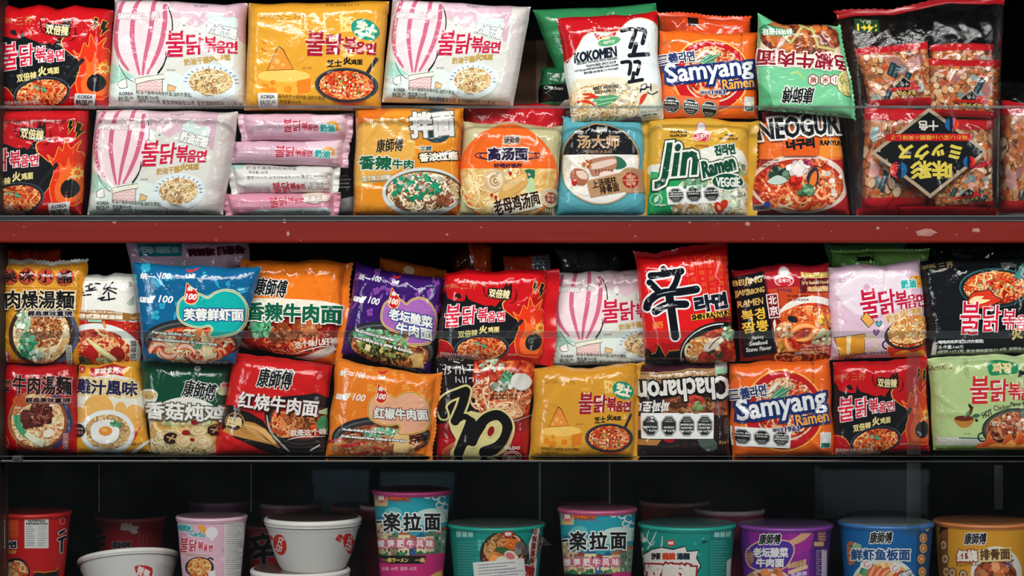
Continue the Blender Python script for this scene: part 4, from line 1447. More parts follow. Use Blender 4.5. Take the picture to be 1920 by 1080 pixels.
def d_shin():
    A = Art([(90, 195), (800, 95), (866, 985), (168, 985)], 'cc1a1c', 31)
    A.poly([(90, 200), (380, 140), (340, 240), (180, 320), (90, 300)], 'bb1519', sm=1)
    for x in (475, 545, 612, 680, 750):
        A.line([(x, 170), (x + 25, 470)], 3, 'dc5a2a')
    for i, x in enumerate((512, 580, 648, 722, 785)):
        for j in range(6):
            A.t('辛랄辞라면辣辣'[(i * 3 + j) % 7], x + j * 7, 215 + j * 46 - i * 6, 42 if (i + j) % 2 else 28, 42 if (i + j) % 2 else 28, 'dd6430', -6, res=1)
    for x, y in ((640, 190), (720, 240)):
        A.line(ell_pts(x, y, 28, 28, 0, 20), 4, 'dd6430', closed=True)
    ST = [[44, (298, 262), (318, 300)], [54, (205, 325), (320, 305), (435, 290)], [48, (195, 375), (222, 400), (262, 440)], [46, (412, 320), (392, 380), (362, 430)],
          [58, (178, 568), (200, 510), (290, 455), (420, 448), (552, 428)], [58, (238, 598), (330, 548), (470, 542)], [62, (345, 470), (358, 560), (372, 660), (390, 790)]]
    A.brush(ST, 50, '10131a', 'e0dedc', 13)
    A.line([(205, 400), (190, 410)], 8, 'e0dedc')
    A.line([(250, 470), (330, 450), (400, 440)], [2, 7, 2], '9fb4c4', sm=3)
    A.line([(300, 560), (340, 540)], 9, 'b8c4cc')
    A.t('라면', 665, 528, 262, 132, '141a28', -9, b=9, o=('e0dedc', 7))
    A.rect(512, 604, 818, 650, 'e0b040', rot=-7)
    A.t('SHIN RAMYUN', 665, 627, 298, 42, '14130f', -7, b=3)
    A.t('NOODLE', 756, 652, 135, 34, '5c0d10', -5, b=3)
    A.t('GOURMET', 256, 688, 80, 22, 'e07a38', -5, b=1)
    A.t('SPICY', 260, 714, 80, 30, 'e07a38', -5, b=2)
    A.poly([(165, 870), (228, 922), (262, 850), (318, 950), (345, 900), (470, 890), (866, 830), (868, 990), (168, 990)], '15161a')
    A.line([(210, 925), (240, 918), (264, 848), (320, 948), (345, 902), (440, 892)], 6, 'e0a040')
    A.ell(715, 895, 298, 215, '15171b', -14, n=56)
    A.line(ell_pts(715, 895, 282, 196, -14, 40, 100, 290), 9, 'd8d8d4', sm=2)
    A.ell(735, 905, 258, 172, 'c8502c', -14, m='soup', n=48)
    A.noodles(600, 900, 130, 100, 90, ['e6a058', 'f0c88c', 'd87a3c', 'f2dcae'], 18)
    A.bits(720, 950, 140, 50, 10, ['a8241c', 'c83c24', '3c4a34'], 60)
    A.poly([(610, 860), (670, 810), (740, 790), (760, 830), (690, 880), (630, 900)], 'e8dccc', sm=3)
    A.line([(650, 880), (690, 830), (735, 800)], 10, '8c4a3c', sm=3)
    A.bits(790, 770, 50, 50, 10, ['9ab890', 'c4d4b8', '6c9068'], 36)
    return A


def d_jjam():
    A = Art([(850, 275), (1585, 215), (1612, 965), (915, 985)], '8c1822', 33)
    A.poly([(1080, 300), (1590, 220), (1600, 560), (1120, 620)], 'a02028', sm=0)
    A.poly([(1100, 430), (1590, 380), (1600, 560), (1180, 560)], 'b8401e', sm=1)
    A.ell(1450, 740, 310, 262, 'ddd6cc', n=56)
    A.ell(1450, 760, 290, 230, 'c8602a', m='soup', n=56)
    A.poly([(1160, 640), (1200, 880), (1100, 985), (1612, 985), (1612, 860)], 'b03a1c', m='soup')
    A.noodles(1430, 640, 230, 80, 90, ['d8602c', 'e88a48', 'f0b078', 'c84a20'], 14, L=9, curl=.3)
    A.bits(1240, 740, 70, 60, 24, ['e8b888', 'dc8a58', 'f0d4b0'], 26)
    A.bits(1560, 680, 60, 60, 10, ['e0b040', 'd88a38', 'c86a2c'], 40)
    A.ell(1295, 655, 42, 24, '1f2024', 20)
    A.bits(1520, 800, 80, 60, 12, ['c8c49a', 'b0a878', 'dcd4b0'], 36)
    A.bits(1230, 890, 60, 60, 10, ['d89a38', 'e0b060', 'c87a28'], 40)
    for x, y, a, k in ((1370, 720, -30, 1), (1400, 800, 190, 1.05), (1330, 820, 60, .9)):
        p = ell_pts(x, y, 112 * k, 92 * k, a, 9, 0, 140)
        A.line(p, [14, 44, 54, 56, 52, 46, 38, 28, 18], 'd86a28', sm=2)
        A.line(p, [6, 20, 26, 28, 26, 22, 18, 12, 6], 'eaa868', sm=2)
    A.noodles(1350, 940, 230, 40, 40, ['d8602c', '6c1410', 'e8a058'], 12, L=8)
    A.poly([(868, 332), (1072, 300), (1165, 905), (940, 948)], '141014')
    A.line([(1080, 300), (1172, 900)], 8, '5c1a1c')
    for s, x, y, w, h in (('BEIJING', 966, 372, 195, 56), ('JJAMBBONG', 980, 450, 205, 56), ('RAMEN', 982, 528, 178, 52)):
        A.t(s, x, y, w, h, 'c9a158', -9, b=1.5, sh=.08)
    A.t('북경', 1000, 622, 168, 88, 'd8ac38', -8, b=2.5)
    A.t('짬뽕', 1016, 714, 186, 88, 'd8ac38', -8, b=2.5)
    for s, x, y, w in (('Spicy', 1034, 797, 82), ('Seafood', 1040, 838, 125), ('Stew Flavor', 1045, 880, 178)):
        A.t(s, x, y, w, 30, 'dcd8d2', -7, b=1)
    A.rect(1102, 462, 1190, 648, 'd8c4c0', rot=-7)
    A.rect(1110, 470, 1182, 640, '6c1420', rot=-7)
    A.t('北', 1140, 512, 62, 66, 'e0d2cc', -7, b=2)
    A.t('京', 1150, 592, 66, 72, 'e0d2cc', -7, b=2)
    ottogi(A, 1232, 342, 76, '2f2a5c')
    A.rect(1362, 292, 1590, 334, 'd2bc62', rot=-1)
    A.t('KOREAN STYLE INSTANT NOODLE', 1484, 302, 200, 13, '4a3010', -1, res=1)
    A.t('NOUILLES INSTANTANÉES CORÉENNES', 1484, 320, 215, 13, '4a3010', -1, res=1)
    A.rect(1352, 340, 1592, 452, '5c1018', rot=-2)
    A.t('Spicy Seafood Noodle', 1475, 374, 220, 36, 'd8b888', -2, b=1)
    A.t('海鮮湯麵', 1490, 422, 165, 44, 'd8b070', -2, b=2)
    A.t('03 JAN.2023', 1336, 480, 160, 20, '2a0f10', -1, b=1, res=1)
    A.t('02 JAN.2024', 1340, 510, 160, 20, '2a0f10', -1, b=1, res=1)
    for i in range(3):
        A.t('SERVING SUGGESTION'[: 18 - i * 3], 1480 - i * 20, 855 + i * 25, 190 + i * 30, 17, 'e0d0c0', -2, res=1)
    return A


def d_carbo():
    A = Art([(98, 268), (838, 222), (892, 985), (118, 1012)], 'd0b2c2', 35)
    A.poly([(140, 420), (300, 300), (600, 290), (760, 420), (600, 620), (300, 640)], 'ddcdd6', sm=3)
    for _ in range(16):
        x, y = A.r.uniform(120, 820), A.r.uniform(260, 900)
        A.ell(x, y, A.r.uniform(14, 34), A.r.uniform(12, 26), A.r.choice(['c99cb4', 'e2d2da', 'c8a2bc']), n=16)
    A.t('SAMYANG', 150, 372, 90, 34, 'b9a0ae', -6)
    A.t('三养', 240, 362, 110, 54, 'a898a4', -4)
    A.poly([(735, 360), (770, 340), (850, 350), (855, 420), (790, 430), (735, 400)], 'd9963a', sm=2)
    for x, y in ((765, 370), (820, 400), (795, 355)):
        A.ell(x, y, 12, 10, 'b8701e')
    A.t('奶油', 726, 402, 128, 70, '2fa8a4', -4, b=4, o=('e6e6e2', 5))
    buldak(A, 345, 868, 545, 235, 'bc1838', -5, 'efe6e8', 8, 'a0708a')
    A.t('奶油', 598, 672, 112, 66, 'c8964a', -14, b=2, o=('ead8c0', 4))
    A.t('火', 690, 635, 78, 78, 'c8964a', -10, b=4, o=('ead8c0', 4))
    A.t('鸡面', 782, 615, 100, 52, 'c8964a', -8, b=2, o=('ead8c0', 4))
    A.line(ell_pts(560, 890, 40, 34, 20, 20), 12, '1e1c22', closed=True)
    flame(A, [(560, 900), (600, 980), (900, 985), (895, 860), (830, 900), (760, 870), (660, 910)], 'c8301c', 'e8a040', 6)
    A.poly([(620, 960), (700, 930), (780, 950), (840, 925), (880, 980), (640, 985)], 'e8902c', sm=3)
    A.ell(745, 790, 215, 128, '2c2a30', -12)
    A.ell(750, 795, 190, 106, 'd88a48', -12, m='red')
    A.ell(745, 770, 165, 85, 'dca05c', -12)
    A.noodles(745, 765, 185, 105, 190, ['e0a860', 'ecc488', 'd08a40', 'f0d8a4', 'c87434'], 12, rot=-12)
    A.bits(745, 770, 130, 70, 8, ['8a9c58', 'e8d8b0'], 16)
    A.line([(870, 690), (895, 650)], 22, '2c2a30')
    # orange gift bag, cheese slice and hearts
    A.poly([(140, 830), (380, 800), (378, 960), (190, 1000)], 'd58f2a')
    A.line([(140, 830), (380, 800), (378, 960), (190, 1000), (140, 830)], 6, BK)
    A.poly([(232, 820), (270, 815), (262, 975), (236, 980)], 'e8d098')
    A.poly([(345, 680), (390, 625), (452, 700), (408, 750)], 'dca04a')
    A.line([(345, 680), (390, 625), (452, 700), (408, 750), (345, 680)], 6, BK)
    A.line([(375, 840), (430, 830), (480, 880), (440, 930), (380, 940)], 14, 'd8c48c', sm=4)
    for x, y, c in ((488, 720, '4fb0ac'), (468, 790, '8c5aa0')):
        A.poly([(x, y + 26), (x - 26, y - 6), (x - 14, y - 26), (x, y - 12), (x + 14, y - 26), (x + 26, y - 6)], BK, sm=3)
        A.poly([(x, y + 20), (x - 20, y - 5), (x - 12, y - 19), (x, y - 6), (x + 12, y - 19), (x + 20, y - 5)], c, sm=3)
    A.t('奶油火鸡味拌面(油炸方便面)', 385, 965, 380, 30, '2c2830', -4, res=1)
    A.t('净含量:130克', 300, 998, 140, 24, '2c2830', -4, res=1)
    A.t('2023 08 19', 832, 310, 100, 16, '2c2830', 86, res=1)
    return A


def d_black():
    A = Art([(838, 218), (1760, 172), (1790, 965), (902, 985)], '15171a', 37)
    A.poly([(840, 215), (1760, 170), (1762, 280), (1300, 255), (850, 300)], '1d2022', sm=0)
    A.ell(1420, 432, 284, 158, '33706e')
    A.ell(1420, 436, 276, 150, '1c2626')
    A.ell(1420, 436, 250, 128, 'd0542a', m='red')
    A.noodles(1420, 430, 245, 122, 230, REDN + ['f0c890'], 12)
    A.bits(1440, 420, 180, 80, 18, ['7a9c70', 'e8c890', 'c01c14', 'e0a040'], 20)
    A.line([(1590, 360), (1625, 300), (1650, 250)], [60, 40, 30], '3a7c78')
    flame(A, [(1195, 545), (1230, 480), (1290, 460), (1380, 452), (1410, 490), (1470, 530), (1420, 560), (1350, 600), (1240, 590)], 'cc3420', BK, 7)
    flame(A, [(1210, 550), (1250, 505), (1330, 500), (1310, 525), (1380, 530), (1290, 565)], 'efd49c')
    A.t('SAMYANG', 905, 262, 100, 32, 'c8a868', -8)
    A.t('三养', 1035, 262, 120, 56, 'b89c68', -4)
    buldak(A, 1140, 1770, 690, 270, 'c41a36', 4, 'e8e0e0', 9)
    A.t('火', 1592, 800, 92, 92, 'd8bc78', -8, b=5)
    A.t('鸡面', 1700, 770, 110, 62, 'd8bc78', -6, b=3)
    A.t('辣鸡肉味拌面(油炸方便面)', 1152, 864, 360, 34, 'd8dad6', -2, b=1, res=1)
    A.t('净含量:140克', 1075, 906, 200, 32, 'd8dad6', -1, b=1, res=1)
    A.t('(面饼:107.3克, 复合调味酱包:31.8克, 配菜包:0.9克)', 1360, 934, 770, 32, 'd8dad6', -2, b=1, res=1)
    A.rect(935, 860, 968, 968, 'c8cac6')
    A.lines(1475, 235, 1610, 3, 14, 8, '8a9090')
    return A


def d_beefnoodle():
    A = Art([(15, 212), (682, 202), (690, 978), (25, 965)], 'b0141b', 39)
    for k in range(30):
        A.line([(20, 220 + k * 25), (690, 215 + k * 25)], 2, 'a01018')
    A.ell(372, 690, 272, 272, '8a4a2c', n=56)
    A.line(ell_pts(372, 690, 262, 262, 0, 30, -75, 65), 40, '343a5c', sm=2)
    A.line(ell_pts(372, 690, 258, 260, 0, 30, 100, 250), 24, 'b06a3c', sm=2)
    A.ell(362, 690, 228, 236, 'd8b488', m='cream', n=48)
    A.noodles(362, 690, 220, 230, 190, CRMN + ['d0744a', 'c05a38', 'f0e0c4'], 12)
    A.bits(400, 620, 90, 110, 12, ['5c2620', '74342a', '4a1c18'], 70)
    A.bits(270, 690, 50, 70, 7, ['5c2620', '6c2e24'], 60)
    A.bits(380, 630, 90, 100, 30, ['8c4a3c', 'a0604c', '3c1612'], 16)
    A.ell(215, 520, 70, 50, 'c0542c')
    A.line([(185, 640), (205, 740), (280, 830)], [60, 50, 36], '3f9c68', sm=4)
    A.line([(260, 800), (330, 850), (410, 890)], [40, 56, 60], 'd8dcc0', sm=4)
    A.ell(455, 800, 50, 32, 'e6dcc4', -25)
    A.t('牛肉湯麵', 395, 382, 500, 165, '1a1518', 2, b=4, o=('d08a84', 6))
    A.t('經典原味重現', 448, 514, 372, 46, '1a1518', 1, b=2, o=('d8a89c', 4))
    A.t('重量', 92, 390, 110, 60, '1a1518', 96, b=1, o=('c07870', 3))
    A.line(ell_pts(58, 880, 44, 62, 0, 28), 4, 'd09890', closed=True)
    A.t('味丹', 58, 885, 80, 46, 'd8b0a8', 90)
    A.rect(568, 790, 622, 950, '7c3c40')
    A.t('調理包', 595, 870, 140, 40, 'c8a8a4', 90)
    return A


def d_chick():
    A = Art([(695, 208), (1226, 166), (1322, 970), (672, 975)], 'dc9c2c', 41)
    A.poly([(690, 345), (800, 310), (980, 298), (1120, 310), (1230, 380), (1262, 640), (960, 760), (672, 720)], 'e0ddd0', sm=2)
    A.poly([(815, 232), (970, 215), (1130, 228), (1092, 265), (1112, 305), (970, 292), (828, 308)], 'b81c22')
    A.t('享味食光', 960, 260, 215, 52, 'e6e0d4', 2, b=2)
    A.ell(745, 250, 32, 32, 'b83424')
    A.t('大', 745, 250, 30, 30, WH)
    A.t('雞汁風味', 962, 402, 525, 132, '22224a', 3, b=5, o=('e6d2a0', 9), o2=('d8b868', 17))
    # soft yellow mounds behind the bowl
    A.ell(895, 580, 130, 115, 'e2ac5c')
    A.ell(1085, 590, 50, 65, 'e2ac5c')
    A.ell(1195, 620, 68, 70, 'e2ac5c')
    A.ell(725, 640, 60, 68, 'e2ac5c')
    A.ell(1230, 720, 60, 70, 'e0a450')
    A.poly([(1140, 870), (1240, 760), (1262, 740), (1210, 850), (1120, 950)], 'c8451f', sm=1)
    A.ell(972, 790, 236, 196, 'c9cdc6', n=56)
    A.ell(972, 780, 228, 184, 'dde2de', n=56)
    A.ell(972, 785, 196, 150, 'b08a50', m='cream', n=48)
    A.noodles(972, 785, 192, 146, 190, ['b8905a', 'd0ac74', '9c7444', 'e0c492', 'c49c62'], 10)
    A.poly([(830, 740), (900, 690), (1000, 680), (1070, 740), (1060, 840), (960, 890), (850, 850)], 'e4e6e0', sm=4)
    A.ell(957, 778, 58, 42, 'd98a38')
    A.ell(950, 770, 30, 18, 'e8a860')
    A.bits(1050, 712, 50, 28, 30, ['4c9c6c', '6cb888', '34804f'], 12)
    A.ell(722, 776, 58, 58, '1c1e24')
    A.t('湯好喝', 722, 760, 80, 22, 'd0ccc0', res=1)
    A.t('素食可', 722, 796, 84, 30, 'd88a80', res=1)
    A.poly([(1150, 970), (1322, 850), (1322, 880), (1190, 975)], 'dcdcd4')
    A.t('重量 90公克', 1225, 890, 90, 26, '3a2c14', 0, res=1)
    return A


def d_mush():
    A = Art([(52, 166), (850, 212), (742, 985), (165, 985)], '0e4730', 43)
    A.poly([(50, 165), (850, 210), (840, 330), (600, 260), (350, 300), (80, 260)], '0b3d29', sm=1)
    A.ell(480, 790, 370, 305, 'dcdcd2', n=56)
    A.ell(480, 810, 330, 262, 'cfc08c', m='gold', n=56)
    A.noodles(330, 880, 150, 110, 100, ['d8c48a', 'e8dcb0', 'c4a868', 'efe6c8'], 12, L=8, curl=.6)
    A.noodles(560, 920, 200, 50, 60, ['d8c48a', 'e8dcb0', 'c4a868'], 11, L=8)
    A.bits(500, 700, 240, 60, 18, ['d8d0a8', 'c4c890', 'e6dcc0', 'b0bc80'], 40)
    for x, y, w, h in ((355, 835, 66, 48), (730, 770, 64, 52)):
        A.ell(x, y, w, h, '2e1a18')
        A.line([(x - w * .6, y - 10), (x + w * .6, y + 12)], 12, 'c09a6c')
        A.line([(x - w * .3, y + 25), (x + w * .4, y - 26)], 12, 'c09a6c')
    for x, y, w, h in ((460, 855, 68, 62), (625, 865, 90, 66), (590, 770, 80, 46)):
        A.ell(x, y, w, h, 'c9ac78')
        A.ell(x + 4, y + 5, w * .82, h * .8, 'dcc79a')
        A.line(ell_pts(x, y, w * .45, h * .45, 0, 14, 0, 290), 7, 'b8925c', sm=2)
    for x, y, r in ((485, 790, 30), (560, 700, 26), (540, 850, 20)):
        A.ell(x, y, r * 1.2, r * .8, '8c1c20')
    A.poly([(75, 470), (110, 425), (190, 420), (240, 455), (225, 520), (180, 560), (190, 640), (110, 620), (80, 540)], 'd8d8ce', sm=3)
    A.ell(160, 470, 72, 38, 'c8a86c')
    A.bits(165, 475, 50, 20, 8, ['d8c08a', 'a88048'], 14)
    ksf(A, 600, 425, 282, 150, 8, ow=6)
    A.t('香菇炖鸡', 470, 612, 665, 150, 'e2e2da', 3, b=5, o=('54544a', 9))
    A.t('Mushroom and Stewed Chicken', 510, 722, 520, 26, 'a08a54', 1, res=1)
    A.ell(575, 245, 28, 22, 'b8c4b8')
    A.t('全', 575, 245, 26, 26, '0e4730')
    A.t('全新', 815, 378, 70, 40, 'c83a2c', 8, b=2, o=(WH, 4))
    A.ell(795, 430, 50, 40, 'b8c8a0')
    return A


def d_braised():
    A = Art([(890, 92), (1742, 222), (1692, 1003), (725, 982)], 'c81c1d', 45)
    A.poly([(1560, 190), (1742, 222), (1740, 420), (1640, 300)], 'b4171a')
    A.poly([(820, 560), (960, 590), (1160, 690), (1280, 900), (1400, 1003), (1250, 1003), (1000, 880), (795, 760)], '1c1614', sm=2)
    A.poly([(800, 780), (980, 690), (1180, 760), (1300, 930), (1240, 900), (1020, 850)], 'c08a44', sm=2)
    A.poly([(990, 720), (1180, 770), (1270, 890), (1100, 830)], 'dcae6a', sm=2)
    for k in range(5):
        A.line([(900 + 20 * k, 720 + 18 * k), (1100 + 10 * k, 770 + 16 * k), (1240, 890)], 4, '8c5a28', sm=3)
    A.ell(910, 700, 88, 80, 'b08a50')
    A.ell(910, 700, 80, 72, '3c241a')
    A.t('经典', 908, 700, 140, 86, 'e0c890', 4, b=4)
    A.poly([(1170, 600), (1250, 500), (1480, 470), (1735, 500), (1700, 1003), (1560, 1003), (1400, 1000), (1290, 900), (1200, 760)], '1f1c1c', sm=2)
    A.line([(1190, 640), (1230, 790), (1380, 960)], [8, 22, 14], 'aab4a8', sm=4)
    A.ell(1475, 690, 268, 175, '3a2c28', 6, n=48)
    A.ell(1478, 690, 250, 158, 'c8562c', 6, m='soup', n=48)
    A.noodles(1350, 720, 130, 110, 80, ['d86a34', 'e8944c', 'f0b47a', 'c04a20'], 12)
    A.bits(1480, 680, 170, 80, 16, ['a8582c', 'c07440', '8c4422', 'd08c54'], 60)
    A.bits(1480, 680, 150, 70, 24, ['dca46c', '6c3018'], 14)
    A.poly([(1620, 700), (1690, 640), (1700, 780), (1640, 780)], '3f8a5c', sm=2)
    A.poly([(1600, 620), (1700, 580), (1700, 640)], 'a8c49c', sm=1)
    for k in range(4):
        A.line([(1220 + 20 * k, 790 + 50 * k), (1400, 880 + 35 * k), (1690, 880 + 35 * k)], 4, '4c4844', sm=3)
    ksf(A, 1265, 325, 300, 172, 6, ow=7)
    A.t('红烧牛肉面', 1302, 556, 690, 150, '3c1412', 7, b=8)
    A.t('红烧牛肉面', 1290, 546, 690, 145, 'e2deda', 7, b=4)
    A.t('就是这个味', 1545, 790, 300, 60, 'e0d8cc', -2, b=2)
    A.line([(1370, 855), (1480, 830), (1680, 828)], [3, 10, 3], 'e0d8cc', sm=4)
    A.line([(1560, 945), (1640, 900)], 12, 'c4c4bc')
    A.t('Braised Beef', 1060, 602, 180, 22, '8c1414', 6, res=1)
    return A


def d_brush():
    A = Art([(1030, 142), (1895, 152), (1818, 1012), (1020, 1012)], '1a1416', 47)
    A.poly([(1015, 730), (1200, 690), (1500, 700), (1860, 640), (1820, 1012), (1015, 1012)], '8c1218', sm=1)
    A.poly([(1015, 850), (1300, 840), (1840, 770), (1820, 1012), (1015, 1012)], 'b0151c', sm=1)
    A.poly([(1360, 150), (1895, 150), (1840, 640), (1640, 700), (1400, 560), (1340, 330)], '6c2418', m='soup')
    A.noodles(1580, 480, 260, 180, 170, ['d89a68', 'e8bc90', 'c06a40', 'f0d4b0', 'a84828'], 15)
    A.bits(1520, 215, 130, 55, 18, ['c8d4b4', 'dfe4d0', '9cb890', 'b83c2c'], 36)
    A.bits(1560, 315, 70, 35, 14, ['c03a28', 'd8583c'], 26)
    A.noodles(1660, 330, 80, 70, 60, ['5cb088', '8ccca8', '3c8c64'], 8)
    A.bits(1590, 390, 110, 40, 12, ['a8b8a4', 'd8dcd0', '70806c'], 34)
    A.ell(1755, 350, 80, 72, 'd8d8d2')
    A.noodles(1640, 600, 150, 70, 60, ['e0a878', 'c8784c', 'f0d0a8'], 15)
    A.line([(1560, 700), (1700, 690), (1850, 640)], [6, 14, 6], '9a8c88', sm=3)
    # white handwriting
    HW = [[(1045, 240), (1045, 275)], [(1080, 215), (1115, 212), (1105, 290)], [(1090, 245), (1110, 245)], [(1130, 225), (1155, 230), (1135, 255), (1160, 265), (1130, 285)], [(1180, 185), (1230, 195)], [(1195, 235), (1240, 225)],
          [(1200, 250), (1200, 285)], [(1235, 250), (1235, 285)], [(1255, 210), (1270, 280)], [(1300, 205), (1345, 200)], [(1320, 205), (1322, 240)], [(1295, 245), (1350, 240)], [(1360, 260), (1410, 265)], [(1375, 285), (1400, 290)],
          [(1200, 310), (1200, 355)], [(1220, 330), (1240, 355)], [(1255, 310), (1262, 360)], [(1285, 310), (1285, 360)], [(1310, 320), (1350, 315), (1345, 345)], [(1375, 320), (1372, 375)], [(1375, 345), (1400, 330)], [(1385, 345), (1405, 370)], [(1425, 345), (1440, 350), (1425, 360)]]
    A.brush(HW, 8, 'dcdad6', sm=3)
    A.t('FOIL', 1190, 160, 150, 34, '9c9488', 180, sh=.3)
    # cream ground and the great black brush mark
    A.poly([(1140, 700), (1330, 600), (1460, 640), (1560, 590), (1660, 640), (1690, 760), (1640, 880), (1560, 960), (1480, 1012), (1180, 1012), (1150, 940), (1200, 850)], 'd2c988', sm=2)
    ST = [[66, (1100, 640), (1078, 560), (1130, 490), (1220, 450), (1285, 425)], [78, (1285, 430), (1255, 540), (1195, 690)], [56, (1190, 700), (1270, 650), (1335, 690)], [90, (1330, 700), (1285, 820), (1220, 960)],
          [60, (1270, 880), (1345, 845)], [88, (1400, 730), (1470, 660), (1570, 640), (1640, 710), (1630, 820), (1560, 910), (1440, 950)], [84, (1420, 720), (1370, 800), (1340, 860)]]
    A.brush(ST, 70, '120f10', 'd2c988', 18)
    A.ell(1505, 775, 42, 62, 'd2c988', 22)
    A.ell(1502, 778, 28, 46, '8c1216', 22)
    for k in range(5):
        A.line([(1080 + 14 * k, 1000), (1100 + 14 * k, 930), (1190, 870 + 8 * k)], 4, 'c88a60', sm=3)
        A.line([(1560 + 14 * k, 960), (1640 + 8 * k, 880), (1690, 760 + 14 * k)], 4, 'd8b888', sm=3)
    A.t('매운', 1090, 780, 66, 44, '4c1c1c', 0)
    A.t('PALDO', 1682, 915, 125, 26, 'd8d4cc', 0, b=2)
    for k in (78, 62):
        A.line(ell_pts(1682, 1000, k, k * .78, 0, 20, 180, 360), 6, 'd8b8b0', sm=1)
    A.t('팔도', 1682, 990, 90, 36, 'd8c8c0', 0, b=2)
    A.t('P: 36 NOV 2028', 1610, 494, 230, 20, '2c1810', 180, b=1, res=1)
    A.t('E: 15 NOV 2023', 1610, 464, 230, 20, '2c1810', 180, b=1, res=1)
    return A


def d_bean():
    A = Art([(1050, 122), (1836, 72), (1872, 932), (1010, 962)], '251a1b', 49)
    A.poly([(1050, 120), (1836, 70), (1838, 150), (1050, 190)], '3d1a24')
    A.poly([(1045, 190), (1838, 130), (1842, 200), (1700, 225), (1050, 300)], 'a07c50')
    A.poly([(1250, 420), (1500, 390), (1830, 420), (1850, 560), (1240, 560)], '5c3020', m='meat')
    A.noodles(1480, 465, 230, 75, 90, ['8c5a34', '6c3c22', 'b07c50', '4a2818'], 18)
    A.bits(1540, 440, 80, 60, 10, ['b83428', 'd05038'], 40)
    A.bits(1570, 480, 60, 40, 10, ['7c9c60', '9cb880'], 26)
    A.poly([(1000, 580), (1065, 575), (1065, 700), (1005, 700)], 'b8804c')
    A.poly([(1010, 780), (1240, 780), (1200, 830), (1010, 830)], 'b07840', sm=1)
    A.ell(1310, 775, 50, 30, '9c1c20')
    A.poly([(1820, 360), (1866, 320), (1868, 420), (1840, 420)], '8cae78')
    A.poly([(1560, 780), (1700, 760), (1740, 860), (1640, 880)], '4c5a54', sm=2)
    A.t('Blackbean Sauce Ramen', 1310, 222, 540, 66, 'b08c60', 176, b=4, o=(BK, 5))
    A.t('Chacharoni', 1420, 340, 850, 205, 'dedcd6', 176, b=7, o=('0f0d0e', 13))
    A.t('짜짜로니', 1162, 482, 300, 108, 'dedad4', 178, b=4, sh=.15)
    A.t('140g', 1800, 800, 90, 40, 'b8904c', 170)
    A.t('N', 1660, 870, 20, 26, 'c8c0b8')
    A.lines(1800, 590, 1850, 10, 14, 7, '6c6460')
    return A


def d_jjajang():
    A = Art([(275, 152), (1192, 106), (1216, 950), (335, 958)], 'aec687', 51)
    A.poly([(280, 150), (1192, 105), (1195, 190), (700, 170), (290, 230)], 'bcd296', sm=0)
    A.poly([(340, 905), (1215, 900), (1216, 950), (335, 958)], '8fae5e')
    A.rect(350, 835, 760, 905, 'cfd0c4')
    for k in range(4):
        A.line([(350, 840 + 16 * k), (760, 840 + 16 * k)], 2, '9a9c94')
        for j in range(14):
            A.line([(355 + j * 30 + (15 if k % 2 else 0), 840 + 16 * k), (355 + j * 30 + (15 if k % 2 else 0), 856 + 16 * k)], 2, '9a9c94')
    A.line([(530, 838), (740, 842)], 10, '2f5a50')
    A.t('SAMYANG', 372, 230, 195, 46, '7a6a34', -4, b=1.5)
    A.t('EXP 2024.09.27', 604, 245, 155, 16, '3c4424', 88, res=1)
    A.t('L190ZF2301', 582, 235, 130, 16, '3c4424', 88, res=1)
    A.poly([(775, 200), (800, 182), (900, 172), (1020, 180), (1042, 210), (1035, 270), (960, 285), (955, 302), (935, 288), (810, 300), (780, 250)], '1f8a58', sm=3)
    A.t('짜장', 905, 236, 180, 92, 'e6cf94', -4, b=5)
    A.t('Jjajang', 1120, 270, 160, 66, '16181a', -3, b=4)
    buldak(A, 630, 1250, 435, 235, 'c42a30', 3, 'efeae4', 9, 'd8602c')
    A.t('HOT', 772, 628, 92, 56, '23281c', -22, b=2)
    A.t('Chicken', 900, 572, 145, 48, '23281c', -8, b=1)
    A.t('Flavor Ramen', 1085, 540, 220, 36, '23281c', -2, b=1)
    A.t('HOCHI', 602, 802, 62, 16, '3c4424', res=1)
    # sauce bowl with spilling leaves
    A.poly([(490, 665), (655, 665), (630, 730), (570, 752), (515, 725)], 'b87c34', sm=3)
    A.ell(572, 668, 82, 24, '6c2c1c')
    A.leaf(600, 660, 650, 560, 30, '5c2c20')
    A.leaf(640, 650, 715, 640, 34, '3c6c4c')
    A.leaf(585, 655, 620, 600, 26, '4c8460')
    A.leaf(610, 540, 640, 590, 24, '2c1c18')
    A.leaf(690, 700, 670, 670, 22, '2c1c18')
    A.line(ell_pts(735, 830, 40, 36, 20, 20), 12, '1c2420', closed=True)
    A.dish(1010, 750, 285, 170, '2c3632', '4a544c', 'meat', ['8c4a2c', 'b0683c', 'd09468', '6c3420', 'c87848'], 120, 13, -6, .07)
    A.bits(1010, 710, 200, 90, 34, ['d8a888', 'c86a50', 'b84a3c', 'e0c4a0', 'dcd0b4'], 28)
    A.line([(1060, 640), (1130, 590)], [40, 70], '6c7c74')
    flame(A, [(690, 915), (760, 860), (780, 800), (830, 860), (900, 880), (960, 800), (1010, 860), (1060, 780), (1100, 870), (1215, 830), (1216, 920)], 'd0552a', 'e8943c', 5)
    flame(A, [(800, 910), (860, 880), (930, 890), (980, 850), (1040, 890), (1120, 880), (1200, 910)], 'eaa04c')
    A.t('조리예', 1110, 760, 40, 18, 'e8e4d4', -10, res=1)
    return A


